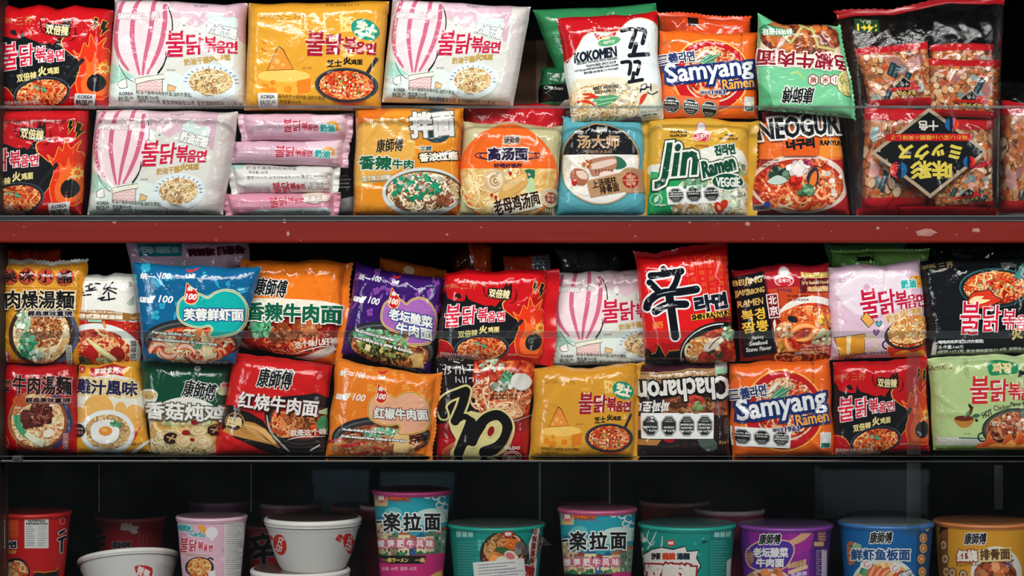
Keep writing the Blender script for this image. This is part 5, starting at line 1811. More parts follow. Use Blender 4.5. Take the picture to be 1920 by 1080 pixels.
def d_mixnoodle():
    A = Art([(1030, 70), (1840, 55), (1800, 862), (1005, 862)], 'db8a22', 53)      # the bag frame of crop 410,190 x4
    A.poly([(1030, 60), (1300, 60), (1200, 170), (1020, 200)], 'd06a1c', sm=1)
    A.poly([(1060, 200), (1400, 180), (1480, 420), (1300, 560), (1030, 640)], 'dba549', sm=3)
    A.poly([(1830, 60), (1780, 420), (1800, 540), (1720, 860), (1850, 860)], 'd86c18', sm=1)
    A.poly([(1010, 820), (1100, 850), (1300, 862), (1005, 862)], 'c8501c', sm=1)
    A.ell(1640, 190, 130, 135, '1b3c46')
    A.t('拌面', 1605, 185, 330, 200, 'd8d8d2', -4, b=10, o=('5c5a50', 9))
    ksf(A, 1292, 345, 200, 100, -4, ow=3, o='dcb878')
    A.t('香辣', 1185, 475, 245, 105, '0f5a3c', 2, b=5, o=(WH, 6))
    A.t('牛肉', 1390, 485, 160, 75, '0f5a3c', 2, b=3, o=(WH, 5))
    A.t('干拌', 1560, 370, 90, 40, '1b4c54', -5, b=2, o=(WH, 3))
    A.t('香浓过瘾', 1655, 425, 290, 66, 'ece6d4', -4, b=3, o=('1c1812', 8))
    A.t('这个味儿好辣!', 1195, 585, 215, 40, 'efe8d8', -3, b=1, o=('2f6a78', 2))
    A.line([(1080, 622), (1180, 608), (1300, 605)], [2, 6, 2], '2f6a78', sm=3)
    A.ell(1535, 690, 300, 182, 'c9d2cf', -2, n=56)
    A.ell(1540, 680, 280, 150, '5c4a34', -2, n=56)
    A.ell(1540, 680, 262, 138, 'd8c8a0', m='cream', n=48)
    A.noodles(1540, 690, 268, 140, 230, ['dccba4', 'ece0c4', 'c4a878', 'f2ecd8', '8c5a38', '6c4028'], 11)
    A.bits(1500, 650, 220, 100, 22, ['1f9468', '2fa87c', '167a54'], 34)
    A.bits(1540, 620, 200, 70, 16, ['ece6d8', 'd8cfc0', 'b86a50'], 24)
    A.bits(1700, 740, 60, 50, 8, ['8c4a30', 'a85c3c'], 30)
    return A


# stack of slim packets -----------------------------------------------------------
def d_slim(kind):
    A = Art([(0, 0), (760, 0), (760, 190), (0, 190)], {'pink': 'd2a9bb', 'white': 'd3d3cd', 'rose': 'cf8ba0'}[kind], 55)
    tx = '2a2c30'
    if kind == 'pink':
        A.poly([(500, 20), (760, 10), (760, 120), (620, 130)], 'dcc4cf', sm=2)
        A.t('SAMYANG 三养', 170, 105, 200, 44, 'e0ccd6', 2, o=('b898a8', 3))
        buldak(A, 300, 560, 95, 90, 'b51c38', 3, 'e8d2da', 1.4, b=1.6)
        A.poly([(620, 70), (690, 55), (715, 110), (660, 130)], 'd89c40', sm=2)
        A.t('奶油', 630, 105, 110, 56, '2fa0a0', 2, b=3, o=('e2e6e4', 4))
    elif kind == 'white':
        A.poly([(0, 0), (110, 0), (80, 30), (0, 30)], '9fc8b8')
        A.t('奶油干酪辣鸡肉味拌面', 300, 22, 380, 24, tx, 0, res=1)
        A.t('净含量:140克', 200, 52, 150, 22, tx, 0, res=1)
        A.t('面饼:100.5克, 复合调味酱包:26克, 复合调味粉料包', 420, 82, 620, 24, tx, -1, res=1)
        A.t('SAMYANG 三养', 170, 165, 210, 40, 'c0c2c0', 3, o=('a0a4a2', 3))
        buldak(A, 300, 560, 150, 80, 'b51c38', -4, 'e4dcda', 1.4, b=1.6)
        A.t('奶油干酪', 650, 140, 190, 50, 'e2e0da', -3, b=2, o=('9c9a90', 3))
    else:
        A.poly([(540, 20), (620, 0), (740, 30), (700, 90), (580, 90)], 'e2cdbf', sm=2)
        A.line([(580, 90), (640, 100), (720, 70)], 5, BK, sm=3)
        A.t('SAMYANG 三养', 190, 110, 210, 40, 'd8b4be', 0, o=('a86a80', 2))
        buldak(A, 310, 560, 75, 84, 'b51c38', -5, 'eadadc', 1.4, b=1.6)
        A.t('奶油干酪', 640, 55, 170, 54, 'e8e0d8', -4, b=2, o=('9c7a70', 3))
        A.poly([(200, 140), (760, 125), (760, 190), (150, 190)], 'b9c4c6')
        A.t('奶油干酪辣鸡肉味拌面(油炸方便面), 复合调味粉料包', 450, 165, 540, 24, tx, -1, res=1)
    return A


def d_plain(bg, seed=61, marks=()):
    A = Art([(0, 0), (100, 0), (100, 100), (0, 100)], bg, seed)
    for m in marks:
        getattr(A, m[0])(*m[1:])
    return A
# ------------------------------------------------------------ clear film and glass
def clear_mat(name, tint, base, gloss, rough, haze, bump=0.0):
    m = bpy.data.materials.new(name)
    m.use_nodes = True
    nt = m.node_tree
    nt.nodes.remove(nt.nodes['Principled BSDF'])
    out = nt.nodes['Material Output']
    tr = nt.nodes.new('ShaderNodeBsdfTransparent')
    tr.inputs[0].default_value = lin(tint) + [1]
    gl = nt.nodes.new('ShaderNodeBsdfGlossy')
    gl.inputs['Roughness'].default_value = rough
    df = nt.nodes.new('ShaderNodeBsdfDiffuse')
    df.inputs[0].default_value = (0.75, 0.8, 0.8, 1)
    fz = nt.nodes.new('ShaderNodeFresnel')
    fz.inputs[0].default_value = 1.45
    ml = nt.nodes.new('ShaderNodeMath')
    ml.operation = 'MULTIPLY_ADD'
    ml.inputs[1].default_value = gloss
    ml.inputs[2].default_value = base
    nt.links.new(fz.outputs[0], ml.inputs[0])
    m1 = nt.nodes.new('ShaderNodeMixShader')
    m2 = nt.nodes.new('ShaderNodeMixShader')
    m1.inputs[0].default_value = haze
    tc = nt.nodes.new('ShaderNodeTexCoord')
    n = nt.nodes.new('ShaderNodeTexNoise')
    n.inputs['Scale'].default_value = 14 if not bump else 70
    n.inputs['Detail'].default_value = 6
    nt.links.new(tc.outputs['Object'], n.inputs['Vector'])
    if haze:
        mr = nt.nodes.new('ShaderNodeMapRange')
        mr.inputs[1].default_value, mr.inputs[2].default_value = 0.4, 0.8
        mr.inputs[3].default_value, mr.inputs[4].default_value = haze * 0.5, haze * 2.2
        nt.links.new(n.outputs['Fac'], mr.inputs[0])
        nt.links.new(mr.outputs[0], m1.inputs[0])
    if bump:
        bp = nt.nodes.new('ShaderNodeBump')
        bp.inputs['Strength'].default_value = bump
        bp.inputs['Distance'].default_value = 0.004
        nt.links.new(n.outputs['Fac'], bp.inputs['Height'])
        nt.links.new(bp.outputs[0], gl.inputs['Normal'])
        nt.links.new(bp.outputs[0], fz.inputs['Normal'])
    nt.links.new(tr.outputs[0], m1.inputs[1])
    nt.links.new(df.outputs[0], m1.inputs[2])
    nt.links.new(ml.outputs[0], m2.inputs[0])
    nt.links.new(m1.outputs[0], m2.inputs[1])
    nt.links.new(gl.outputs[0], m2.inputs[2])
    nt.links.new(m2.outputs[0], out.inputs[0])
    return m


PANE = clear_mat('window_glass', 'ffffff', 0.0, 0.5, 0.03, 0.0012)
EDGE = clear_mat('glass_polished_edge', 'd4dad8', 0.02, 0.9, 0.15, 0.07)
STRIP = clear_mat('clear_plastic_strip', 'e8ecea', 0.0, 0.5, 0.2, 0.013)
WRAP = clear_mat('clear_bag_film', 'f8faf9', 0.0, 0.9, 0.07, 0.0025, 0.5)
SEAM = clear_mat('glass_seam', 'f0f4f2', 0.0, 0.5, 0.2, 0.016)
MATS.append(WRAP)
MI['clear'] = len(MATS) - 1

# ------------------------------------------------------------ the cabinet
def box(name, x0, x1, y0, y1, z0, z1, m, parent=None, bev=0.0015):
    bm = bmesh.new()
    bmesh.ops.create_cube(bm, size=1)
    for v in bm.verts:
        v.co = Vector(((x0 + x1) / 2 + v.co.x * (x1 - x0), (y0 + y1) / 2 + v.co.y * (y1 - y0), (z0 + z1) / 2 + v.co.z * (z1 - z0)))
    if bev:
        bmesh.ops.bevel(bm, geom=bm.edges[:], offset=bev, segments=2, affect='EDGES', profile=0.6)
    me = bpy.data.meshes.new(name)
    bm.to_mesh(me)
    bm.free()
    for p in me.polygons:
        p.use_smooth = False
    me.materials.append(m)
    o = bpy.data.objects.new(name, me)
    COL.objects.link(o)
    if parent:
        o.parent = parent
        o.location = -parent.location
    return o


def zpx(y, Y):
    return W(0, y, Y)[2]


RED = mat('red_painted_rail', '6e170f', 0.5, noise=0.12, nscale=9, bump=0.05, spec=0.15, stretch=(0.5, 4, 14))
DARK = mat('dark_board', '0e1011', 0.7, noise=0.3, nscale=6)
BLACKP = mat('black_track', '121415', 0.35)
GREYT = mat('worn_metal_lip', '4a5250', 0.5, metal=0.3, noise=0.4, nscale=30)
SMOKE = mat('smoked_glass', '0b1212', 0.08, spec=0.5)
CHIP = mat('chipped_paint', '9c6a60', 0.6, noise=0.3, nscale=80)

wb = box('wall_back', -1.3, 1.3, 0.62, 0.66, ZC - 0.7, ZC + 0.7, mat('wall_paint_dark', '0d1012', 0.8, noise=0.4, nscale=3))
wb['kind'] = 'structure'
cab = thing('display_cabinet', 'dark shop display cabinet with a red painted shelf rail and glass shelf', 'display cabinet', (0, 0, zpx(1150, 0)))
XL, XR = -0.72, 0.74
z1 = zpx(405.5, 0)
box('upper_shelf', XL, XR, -0.035, 0.60, z1 - 0.012, z1, DARK, cab)
box('sliding_track', XL, XR, -0.056, -0.036, zpx(413, -.05), zpx(404.5, -.05), BLACKP, cab, .0008)
rail = box('front_rail', XL, XR, -0.060, -0.020, zpx(455, -.06), zpx(413, -.06), RED, cab, .0025)
box('rail_lip', XL, XR, -0.0612, -0.052, zpx(415.2, -.06), zpx(412.6, -.06), GREYT, cab, .0004)
r_ = random.Random(5)
for cx, cy, rx, ry in [(1738, 436, 26, 7), (1830, 432, 9, 5), (1646, 428, 5, 3), (214, 416, 6, 3), (533, 415, 5, 4), (540, 438, 3, 5), (1293, 416, 4, 4), (1402, 420, 6, 5), (838, 440, 3, 2)] + \
        [(r_.uniform(20, 1900), r_.uniform(418, 452), r_.uniform(1.2, 2.2), r_.uniform(.9, 1.6)) for _ in range(16)]:
    n = 11
    V = [W(cx + rx * r_.uniform(.6, 1.1) * math.cos(k * 6.283 / n), cy + ry * r_.uniform(.6, 1.1) * math.sin(k * 6.283 / n), -.0602) - np.array(cab.location) for k in range(n)]
    V.append(W(cx, cy, -.0605) - np.array(cab.location))
    mesh_obj('paint_chip', V, [(k, (k + 1) % n, n) for k in range(n)], CHIP, cab)
z2 = zpx(857, 0)
box('glass_shelf', XL + .09 / 15, XR, -0.048, 0.60, zpx(867, -.048), z2, SMOKE, cab, .0006)
box('glass_shelf_edge', XL, XR, -0.0492, -0.0478, zpx(866.2, -.048), zpx(865.3, -.048), GREYT, cab, .0002)
box('glass_shelf_lip', XL, XR, -0.0492, -0.0478, zpx(856, -.048), zpx(854.9, -.048), GREYT, cab, .0002)
z3 = zpx(1150, 0)
box('lower_shelf', XL, XR, -0.06, 0.60, z3 - 0.02, z3, DARK, cab)
box('top_board', XL, XR, -0.03, 0.60, zpx(-75, 0), zpx(-95, 0), DARK, cab)
box('side_panel', W(-30, 0, -.03)[0], W(5, 0, -.03)[0], -0.06, 0.0, z3 - .1, zpx(-95, 0), mat('side_post_brown', '1b1412', .6), cab)
box('side_board', XR, XR + .02, -0.06, 0.6, z3 - .1, zpx(-95, 0), DARK, cab)
box('side_board', XL - .02, XL, 0.0, 0.6, z3 - .1, zpx(-95, 0), DARK, cab)
bx = W(24, 0, -.05)[0]
br = box('shelf_bracket', bx, bx + .0107, -0.052, -0.040, zpx(866.5, -.05), zpx(855, -.05), GREYT, cab, .0004)
box('bracket_face', bx + .0012, bx + .0095, -0.0526, -0.0515, zpx(865, -.05), zpx(857, -.05), DARK, cab, .0004)

# glass fronts
def pane(label, x0, x1, y0, y1, Y, edge, seams=()):
    a, b = W(x0, y1, Y), W(x1, y0, Y)
    t = thing('glass_pane', label, 'glass pane', ((a[0] + b[0]) / 2, Y, a[2]))
    box('glass', a[0], b[0], Y, Y + .004, a[2], b[2], PANE, t, 0)
    if edge:
        box('top_edge', a[0], b[0], Y - .0002, Y + .0042, b[2], b[2] + edge / 1500, EDGE if edge < 9 else STRIP, t, .0004)
    for sx, w, sy0, sy1, m in seams:
        c, d = W(sx - w / 2, sy1, Y), W(sx + w / 2, sy0, Y)
        box('joint_strip', c[0], d[0], Y - .0012, Y - .0004, c[2], d[2], m, t, 0)
    return t


pane('clear glass guard in front of the upper shelf, its edge running above the red rail', -60, 1990, 203, 405, -.053, 4.5)
pane('clear glass guard in front of the middle shelf with a cloudy top strip', 30, 1990, 634, 853, -.053, 13, [(1713, 26, 660, 852, STRIP)])
pane('clear glass guard in front of the cups on the bottom shelf', 8, 1990, 868, 1146, -.053, 0,
     [(1713, 26, 868, 1004, STRIP), (1872, 16, 872, 955, STRIP), (1012, 3, 868, 975, SEAM), (1143, 3, 868, 945, SEAM), (471, 2, 868, 960, SEAM), (186, 1.6, 868, 960, SEAM)])

# ------------------------------------------------------------ packets
A_double, A_cream, A_cheese, A_cheese1, A_sam = d_double(), d_cream(), d_cheese(), d_cheese(False), d_samyang()
BIG = dict(T=.028, flank=(.10, .10, .12, .12), back=.07, box=True)
SM = dict(T=.019, flank=(.2, .2, .15, .17), back=.018)
G5 = 'large noodle multipacks on the upper shelf'
G1 = 'single noodle packets on the middle shelf'


def five(art, q, label, seed, **k):
    kw = dict(BIG)
    kw.update(k)
    return pack('noodle_multipack', art, q, label, 'noodle multipack', seed=seed, group=G5, **kw)


def one(art, q, label, seed, **k):
    kw = dict(SM)
    rt = random.Random(seed)
    kw['top'] = [rt.uniform(-3, 4) for _ in range(6)]
    kw['edge'] = 4.5
    kw.update(k)
    return pack('noodle_packet', art, q, label, 'noodle packet', seed=seed, group=k.pop('group', None) or G1, **{a: b for a, b in kw.items() if a != 'group'})


def korea():
    A = Art([(0, 0), (140, 0), (140, 105), (0, 105)], 'd6d6d0')
    A.t('KOREA', 72, 22, 100, 26, '3a2c50', b=1)
    A.t('韩国产', 70, 64, 120, 44, '22242a', b=1, res=1)
    return A


# top row of the upper shelf (standing on the packs below)
five(A_double, [(4, 12), (211, 18), (203, 203), (2, 206)], 'red double-spicy noodle multipack in the top left corner', 1, stickers=[('origin_label', korea(), [(640, 880), (790, 895), (770, 980), (620, 965)])], flank=(.12, .16, .16, .14), top=[5, -4, 6, -3, 7, 2, -2])
five(A_cream, [(215, 0), (462, 8), (458, 200), (204, 200)], 'cream striped-balloon multipack in the top row left of the yellow one', 2)
five(A_cheese, [(466, 6), (729, 3), (714, 208), (459, 206)], 'yellow cheese noodle multipack in the top row', 3)
five(A_cream, [(737, 0), (996, 12), (962, 197), (716, 192)], 'cream striped-balloon multipack in the top row right of the yellow one', 4, uf=(0, .87), side='cfc9c4', flank=(.1, .16, .1, .14), tilt=(-.006, 0))
one(d_koko(), fr(980, 0, 4.174, [(262, 150), (1050, 105), (1100, 930), (392, 960)]), 'white noodle packet with red top and large black brush letters', 5, Y=-.004, T=.02, top=[4, 0, 0, 2], group=G5, stickers=())
one(A_sam, [(1235, 62), (1424, 62), (1420, 222), (1241, 222)], 'orange packet with big blue lettering in the top row', 6, group=G5, Y=.004,
    stickers=[('warning_label', octs(None, [['EXCESO EN', 'SODIO'], ['EXCESO EN', 'GRASAS', 'SATURADAS'], ['EXCESO EN', 'CALORÍAS']], 'd8602a'), [(110, 740), (640, 790), (640, 975), (112, 930)])])
one(d_pepper(), [(1418, 45), (1572, 48), (1602, 222), (1420, 206)], 'green noodle packet standing upside down beside the clear snack bag', 7, group=G5, Y=-.026, back=.010, fins='r', finw=5, top=[18, 2, 0, 0])

# bottom row of the upper shelf
five(A_double, [(-42, 206), (166, 207), (152, 402), (-46, 403)], 'red double-spicy multipack at the left end below the top row', 8, stickers=[('origin_label', korea(), [(640, 905), (800, 900), (785, 990), (630, 995)])])
five(A_cream, [(182, 205), (446, 210), (418, 403), (164, 403)], 'cream striped-balloon multipack below the top row, leaning on the slim pile', 9, uf=(0, .88), side='cdc6c2', flank=(.1, .16, .1, .14))
for i, (k, q, lb) in enumerate((('pink', [(457, 213), (650, 214), (646, 266), (466, 264)], 'slim pink packet lying on top of the pile between cream and amber packs'),
                                ('pink', [(441, 266), (644, 262), (640, 314), (440, 306)], 'slim pink packet lying second from top of the pile'),
                                ('white', [(436, 310), (626, 312), (622, 362), (446, 364)], 'slim white packet lying third from top of the pile'),
                                ('rose', [(426, 363), (627, 360), (622, 405), (434, 404)], 'slim rose packet at the bottom of the pile'))):
    pack('noodle_packet', d_slim(k), q, lb, 'noodle packet', T=.022, flank=(.14, .14, .42, .42), back=.09, seed=20 + i, group='slim packets in the pile', fins='lr', finw=12, wr=1.2, Y=.006, crease=12, box=True)
five(d_mixnoodle(), fr(410, 190, 4, [(1030, 58), (1842, 52), (1800, 862), (1005, 862)]), 'amber noodle multipack with a bowl of noodles and green pieces', 10, T=.026, fins='')
one(d_broth(), fr(840, 190, 4, [(112, 165), (862, 190), (802, 862), (72, 862)]), 'beige packet with an orange circle and chicken broth picture', 11, group=G5, flank=(.14, .16, .16, .14), T=.024)
one(d_ribs(), fr(840, 190, 4, [(868, 140), (1464, 135), (1492, 862), (798, 862)]), 'teal packet with a black and white circle and rib picture', 12, group=G5, T=.022, Y=.004, fins='t', finw=5)
warn = lambda *r: octs(None, [x.split('/') for x in r])
one(d_jin(), fr(1180, 190, 4, [(130, 130), (905, 150), (885, 862), (132, 862)]), 'mustard and green packet with large green lettering', 13, group=G5, T=.022, fins='lr', finw=17, fincol='c99a30',
    stickers=[('warning_label', warn('ALTO EN/GRASAS/SATURADAS', 'ALTO EN/SODIO', 'ALTO EN/CALORÍAS'), [(255, 647), (678, 630), (688, 762), (275, 780)])])
one(d_neo(), fr(1180, 190, 4, [(1000, 100), (1565, 105), (1645, 846), (900, 840)]), 'red and orange packet with big black lettering above a seafood bowl', 14, group=G5, T=.022, Y=.005, flank=(.2, .2, .1, .18), fins='t', finw=6, fincol='5c1016')

# behind them
GB = 'packets half hidden at the back'


def rear(q, bg, label, Y, seed, marks=(), fins='', name='noodle_packet', wr=1.6, T=.02, **k):
    pack(name, d_plain(bg, seed, marks), q, label, 'noodle packet', Y=Y, T=T, seed=seed, flank=(.2, .2, .2, .2), back=.02, wr=wr, group=GB, fins=fins, crease=14, **k)


rear([(1000, 18), (1232, 8), (1240, 150), (1045, 142)], '2d7a4a', 'dark green packet behind the white one with black brush letters', .05, 31, [('t', '三养라면', 25, 42, 34, 12, '7ab08a'), ('ell', 38, 62, 10, 12, '9aa88c')])
rear([(1015, 128), (1110, 120), (1120, 208), (1008, 205)], '1c5a36', 'crumpled dark green packet under the other green one', .055, 32, [('poly', [(0, 45), (100, 40), (100, 82), (0, 85)], '101314'), ('t', 'Chicken', 25, 52, 34, 8, 'c8ccc4', 6), ('poly', [(45, 80), (100, 70), (100, 100), (30, 100)], 'b8aca0')])
rear([(1236, 30), (1405, 38), (1410, 120), (1240, 120)], 'c8431a', 'orange red packet behind the blue lettered orange one', .045, 33, [('rect', 30, 4, 42, 22, '1c1210'), ('poly', [(0, 0), (20, 0), (30, 30), (0, 60)], 'b0381a')], fins='t', finw=6)
rear([(868, 192), (1062, 198), (1050, 300), (870, 300)], 'b0141e', 'glossy red packet lying behind the beige one', .045, 34)
rear([(612, 232), (668, 225), (668, 404), (606, 404)], '141618', 'black packet wedged between the slim pile and the amber pack', .05, 35, [('t', '三养', 60, 40, 40, 12, 'b8bcb8', 8), ('lines', 10, 58, 90, 4, 4, 1.6, '8c9490'), ('poly', [(30, 85), (100, 80), (100, 100), (20, 100)], '9c9ca0')])
rear([(1580, 215), (1640, 215), (1640, 404), (1588, 404)], '16181a', 'black packet in the gap beside the clear snack bag', .095, 36, [('poly', [(0, 66), (100, 62), (100, 100), (0, 100)], '6c1014'), ('rect', 10, 40, 70, 55, '3a3c44')])

bxo = thing('cardboard_box', 'plain brown cardboard box standing deep in the shade of the upper shelf', 'box', W(1010, 405, .30))
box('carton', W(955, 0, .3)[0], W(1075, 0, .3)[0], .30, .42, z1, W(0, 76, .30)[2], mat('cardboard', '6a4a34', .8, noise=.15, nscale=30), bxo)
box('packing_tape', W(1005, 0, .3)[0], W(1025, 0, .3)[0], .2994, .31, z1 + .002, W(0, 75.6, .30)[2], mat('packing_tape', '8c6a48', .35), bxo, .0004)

for x0, x1, yt, Y, c, nm in ((1545, 1740, 868, .495, 'b4c4cc', 'dim slate grey box deep behind the blue bowl cup'), (588, 690, 868, .50, '6c8494', 'dim blue grey box deep behind the stacked white bowls'), (715, 850, 872, .50, '60808c', 'dim blue grey box deep behind the raised teal and pink cup')):  # boxes added to stand in for grey street reflections in the bottom glass
    t = thing('reflection_stand_in', nm, 'box', W((x0 + x1) / 2, 1150, Y), 'dim boxes at the back of the bottom shelf')
    mc = mat('reflection_tone_' + c, c, .7, noise=.5, nscale=7)
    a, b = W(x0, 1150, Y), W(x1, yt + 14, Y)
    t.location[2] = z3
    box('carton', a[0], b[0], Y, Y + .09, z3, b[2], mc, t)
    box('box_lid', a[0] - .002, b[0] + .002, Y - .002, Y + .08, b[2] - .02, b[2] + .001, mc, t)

# ------------------------------------------------------------ the clear bag of snack packets
def d_snack(kind):
    A = Art([(0, 0), (140, 0), (140, 120), (0, 120)], 'b98a66', 70 + kind)
    A.rect(-2, 14, 142, 108, 'c08a60', m='nuts')
    R = A.r
    for _ in range(120):
        x, y = R.uniform(0, 140), R.uniform(16, 110)
        c = R.choice(['c8844e', 'd9a06a', 'b8683a', 'e0c4a0', 'd8b898', 'c86c3c'])
        if R.random() < .75:
            rx = R.uniform(6, 9.5)
            A.ell(x, y, rx, rx * .8, '6c3c24', R.uniform(0, 180), n=12)
            A.ell(x - .6, y - .8, rx * .9, rx * .7, c, R.uniform(0, 180), n=12)
        else:
            a = R.uniform(0, 3)
            A.line([(x, y), (x + 9 * math.cos(a), y + 9 * math.sin(a)), (x + 16 * math.cos(a + .4), y + 16 * math.sin(a + .4))], [3, 8, 2], R.choice(['c8562c', 'd9743c', 'b84a28']), sm=3)
    for _ in range(4):
        A.bits(R.uniform(10, 130), R.uniform(25, 105), 3, 3, 1, ['cf8a84', 'd89c94', 'c87c78'], 12)
        A.bits(R.uniform(10, 130), R.uniform(25, 105), 3, 3, 1, ['9cb4b4', 'b4c6c4', '8aa4a6'], 10)
    for _ in range(4):
        x, y = R.uniform(20, 110), R.uniform(30, 90)
        A.rect(x, y, x + 12, y + 26, '1f3a40', rot=30)
        A.rect(x + 3, y + 4, x + 6, y + 24, '4a6a70', rot=30)
    A.rect(-2, -2, 142, 15, 'bc1820')
    A.rect(-2, 107, 142, 122, 'bc1820')
    if kind % 2 == 0:
        A.fan([(80, 64), (104, 84), (80, 104), (56, 84)], (80, 84), 'a8987c')
        A.fan([(80, 67), (101, 84), (80, 101), (59, 84)], (80, 84), '14161a')
        A.t('十色', 80, 80, 18, 9, 'd8d4c8', 180)
        A.ell(97, 82, 6, 6, 'c8201c')
        A.rect(46, 86, 114, 92, 'b81c1c')
        A.t('ミックス', 82, 97, 40, 8, 'd2bc48', 180, b=.6)
    return A


def d_baglabel():
    A = Art([(1572, 38), (1880, 5), (1868, 405), (1612, 405)], 'e0e0e0', 80)
    f = lambda pts, c: A.fan(pts, (1735, 290), c)
    f([(1733, 208), (1841, 289), (1737, 374), (1628, 291)], 'a3937a')
    f([(1733, 216), (1832, 289), (1737, 366), (1638, 291)], '121417')
    A.rect(1656, 256, 1812, 269, 'b3161c')
    A.t('味わい深い10種類の美味しさ', 1734, 262.5, 138, 9, 'dcb03c', 180, res=1)
    A.t('十色', 1732, 241, 36, 19, 'c8c4b8', 180, b=.8)
    A.t('ミックス', 1735, 289, 116, 30, 'cdbb4a', 180, b=1.6, sh=.1)
    A.t('味彩', 1738, 322, 76, 34, 'cdbb4a', 180, b=1.6)
    for x, y, r, d in ((1679, 322, 15.5, 1), (1775, 238, 13, -1), (1807, 307, 11, -1)):
        for k, c in enumerate(['1c5a8c', '14182a', 'b01c20', 'd83a1c', 'e08a34']):
            a0 = 90 - d * (0 if k == 0 else [0, 50, 78, 102, 130][k])
            A.ell(x, y, r, r, c, n=30) if k == 0 else A.poly([p for p in ell_pts(x, y, r, r, 0, 40) if (p[0] - x) * d < r * (.75 - .42 * k)], c)
    A.poly([(1608, 392), (1700, 388), (1800, 389), (1872, 392), (1868, 408), (1610, 408)], 'b0171f')
    A.poly([(1572, 34), (1640, 22), (1880, -2), (1880, 16), (1790, 18), (1650, 36), (1572, 46)], '96141c')
    A.rect(1600, 47, 1644, 71, '1f3a24')
    A.t('14+1', 1622, 63, 36, 13, 'cbb83c', 180, b=.8)
    A.t('袋入', 1620, 52, 20, 7, 'cbc8a8', 180, res=1)
    return A


GS = 'small snack packets inside the clear bag'
SN = dict(cat='snack packet', T=.012, flank=(.2, .2, .25, .25), back=.010, group=GS, crease=12, wr=1.2)
pack('snack_packet', d_snack(0), [(1602, 92), (1738, 78), (1748, 196), (1632, 200)], 'red banded cracker packet in the upper left of the clear bag', Y=.002, seed=41, **SN)
pack('snack_packet', d_snack(1), [(1744, 84), (1862, 83), (1860, 190), (1748, 190)], 'red banded cracker packet at the upper right back of the clear bag', Y=.022, seed=42, **SN)
pack('snack_packet', d_snack(2), [(1742, 110), (1876, 114), (1868, 222), (1746, 216)], 'red banded cracker packet in front at the upper right of the clear bag', Y=.002, seed=43, **SN)
pack('snack_packet', d_snack(3), [(1622, 202), (1742, 206), (1738, 388), (1616, 392)], 'red banded cracker packet behind the diamond label on the left', Y=.006, seed=44, **SN)
pack('snack_packet', d_snack(5), [(1744, 226), (1862, 222), (1862, 390), (1742, 390)], 'red banded cracker packet behind the diamond label on the right', Y=.008, seed=45, **SN)
pack('snack_packet', d_snack(4), [(1745, 322), (1858, 300), (1862, 385), (1756, 396)], 'small cracker packet low on the right in the clear bag', Y=-.012, seed=46, cat='snack packet', T=.006, flank=(.2, .2, .25, .25), back=.004, group=GS)
pack('snack_bag', d_baglabel(), [(1570, 34), (1882, 0), (1870, 405), (1608, 405)], 'large clear upside-down bag of cracker packets with a black diamond label', 'snack bag', Y=-.002, T=.030, seed=47, flank=(.10, .10, .22, .12),
     film='clear', back=.05, box=True, wr=1.5, fins='t', finw=7, fincol='8c1219', crease=22, top=[6, 0, 8, 0])
pack('snack_packet', d_snack(7), [(1878, 190), (1990, 200), (1990, 395), (1874, 400)], 'cracker packet in the wrinkled bag at the right end', Y=.05, seed=48, **SN)
pack('snack_bag', d_plain('d0d0d0', 49), [(1868, 150), (2000, 160), (2000, 404), (1866, 404)], 'wrinkled clear snack bag at the right end of the upper shelf', 'snack bag', Y=.045, T=.035, seed=49, film='clear', back=.05, wr=2.4, crease=30)

# ------------------------------------------------------------ middle shelf, upper row
one(d_zao(), fr(0, 440, 4.32, [(12, 222), (698, 240), (634, 1047), (14, 1042)]), 'amber packet with four red dots and a minced meat bowl', 50, fins='t', finw=7, fincol='cfcabc', Y=.0)
tag = Art([(0, 0), (80, 0), (80, 70), (0, 70)], 'd4d8d0')
tag.poly([(0, 45), (80, 50), (80, 70), (0, 70)], '8cc4a0')
one(d_tomyum(), fr(0, 440, 4.32, [(645, 318), (1120, 320), (1160, 1045), (628, 1045)]), 'white and red packet with a soup bowl beside the amber packet', 51, Y=.006, stickers=[('price_label', tag, [(738, 640), (850, 645), (850, 708), (742, 704)])])
one(d_wok('115c88', '2a98b4', '12a39d', 'd8dcae', ['芙蓉鲜虾面'], ['Furong Shrimp Flavor', 'Nouilles Instantanées-Saveur de Crevette Furong'], ('soup', 'c86a40', ['d8c8a0', 'e6dcc0', 'c8a878', 'd07a50']), g_shrimp),
    fr(230, 440, 4.154, [(75, 228), (1080, 268), (872, 1005), (165, 985)]), 'bright blue packet with a green heart panel and shrimp noodles', 52, Y=-.022, back=.006, T=.017, fins='', top=[3, 0, 2, 0, 3])
one(d_spicybeef(), fr(430, 470, 4.5, [(150, 88), (985, 105), (890, 955), (68, 800)]), 'orange packet with dark green lettering over beef noodles', 53, fins='lr', finw=13, Y=.012, T=.02)
one(d_wok('361860', '7c4496', '9c60aa', 'd8b878', ['老坛酸菜', '牛肉面'], ['Noodles-Artificial Beef with Sauerkraut Flavor', 'Boeuf artificiel avec la saveur de choucroute'], ('meat', '7c4a24', ['d8a860', 'c87a3c', 'e6c888', '8c5a2c']), g_pickle, seed=12),
    [(668, 497), (833, 524), (806, 703), (638, 664)], 'purple packet with a mauve heart panel and pickled greens', 54, Y=.012, top=[8, 0, 0, 0])
one(A_double, [(835, 511), (1026, 509), (1014, 684), (819, 670)], 'red double-spicy packet right of the purple one', 55, fins='r', finw=24, Y=.002)
one(A_cream, [(1036, 514), (1250, 505), (1262, 682), (1026, 686)], 'cream striped-balloon packet between two red packets', 56, Y=.026, T=.014, back=.014)
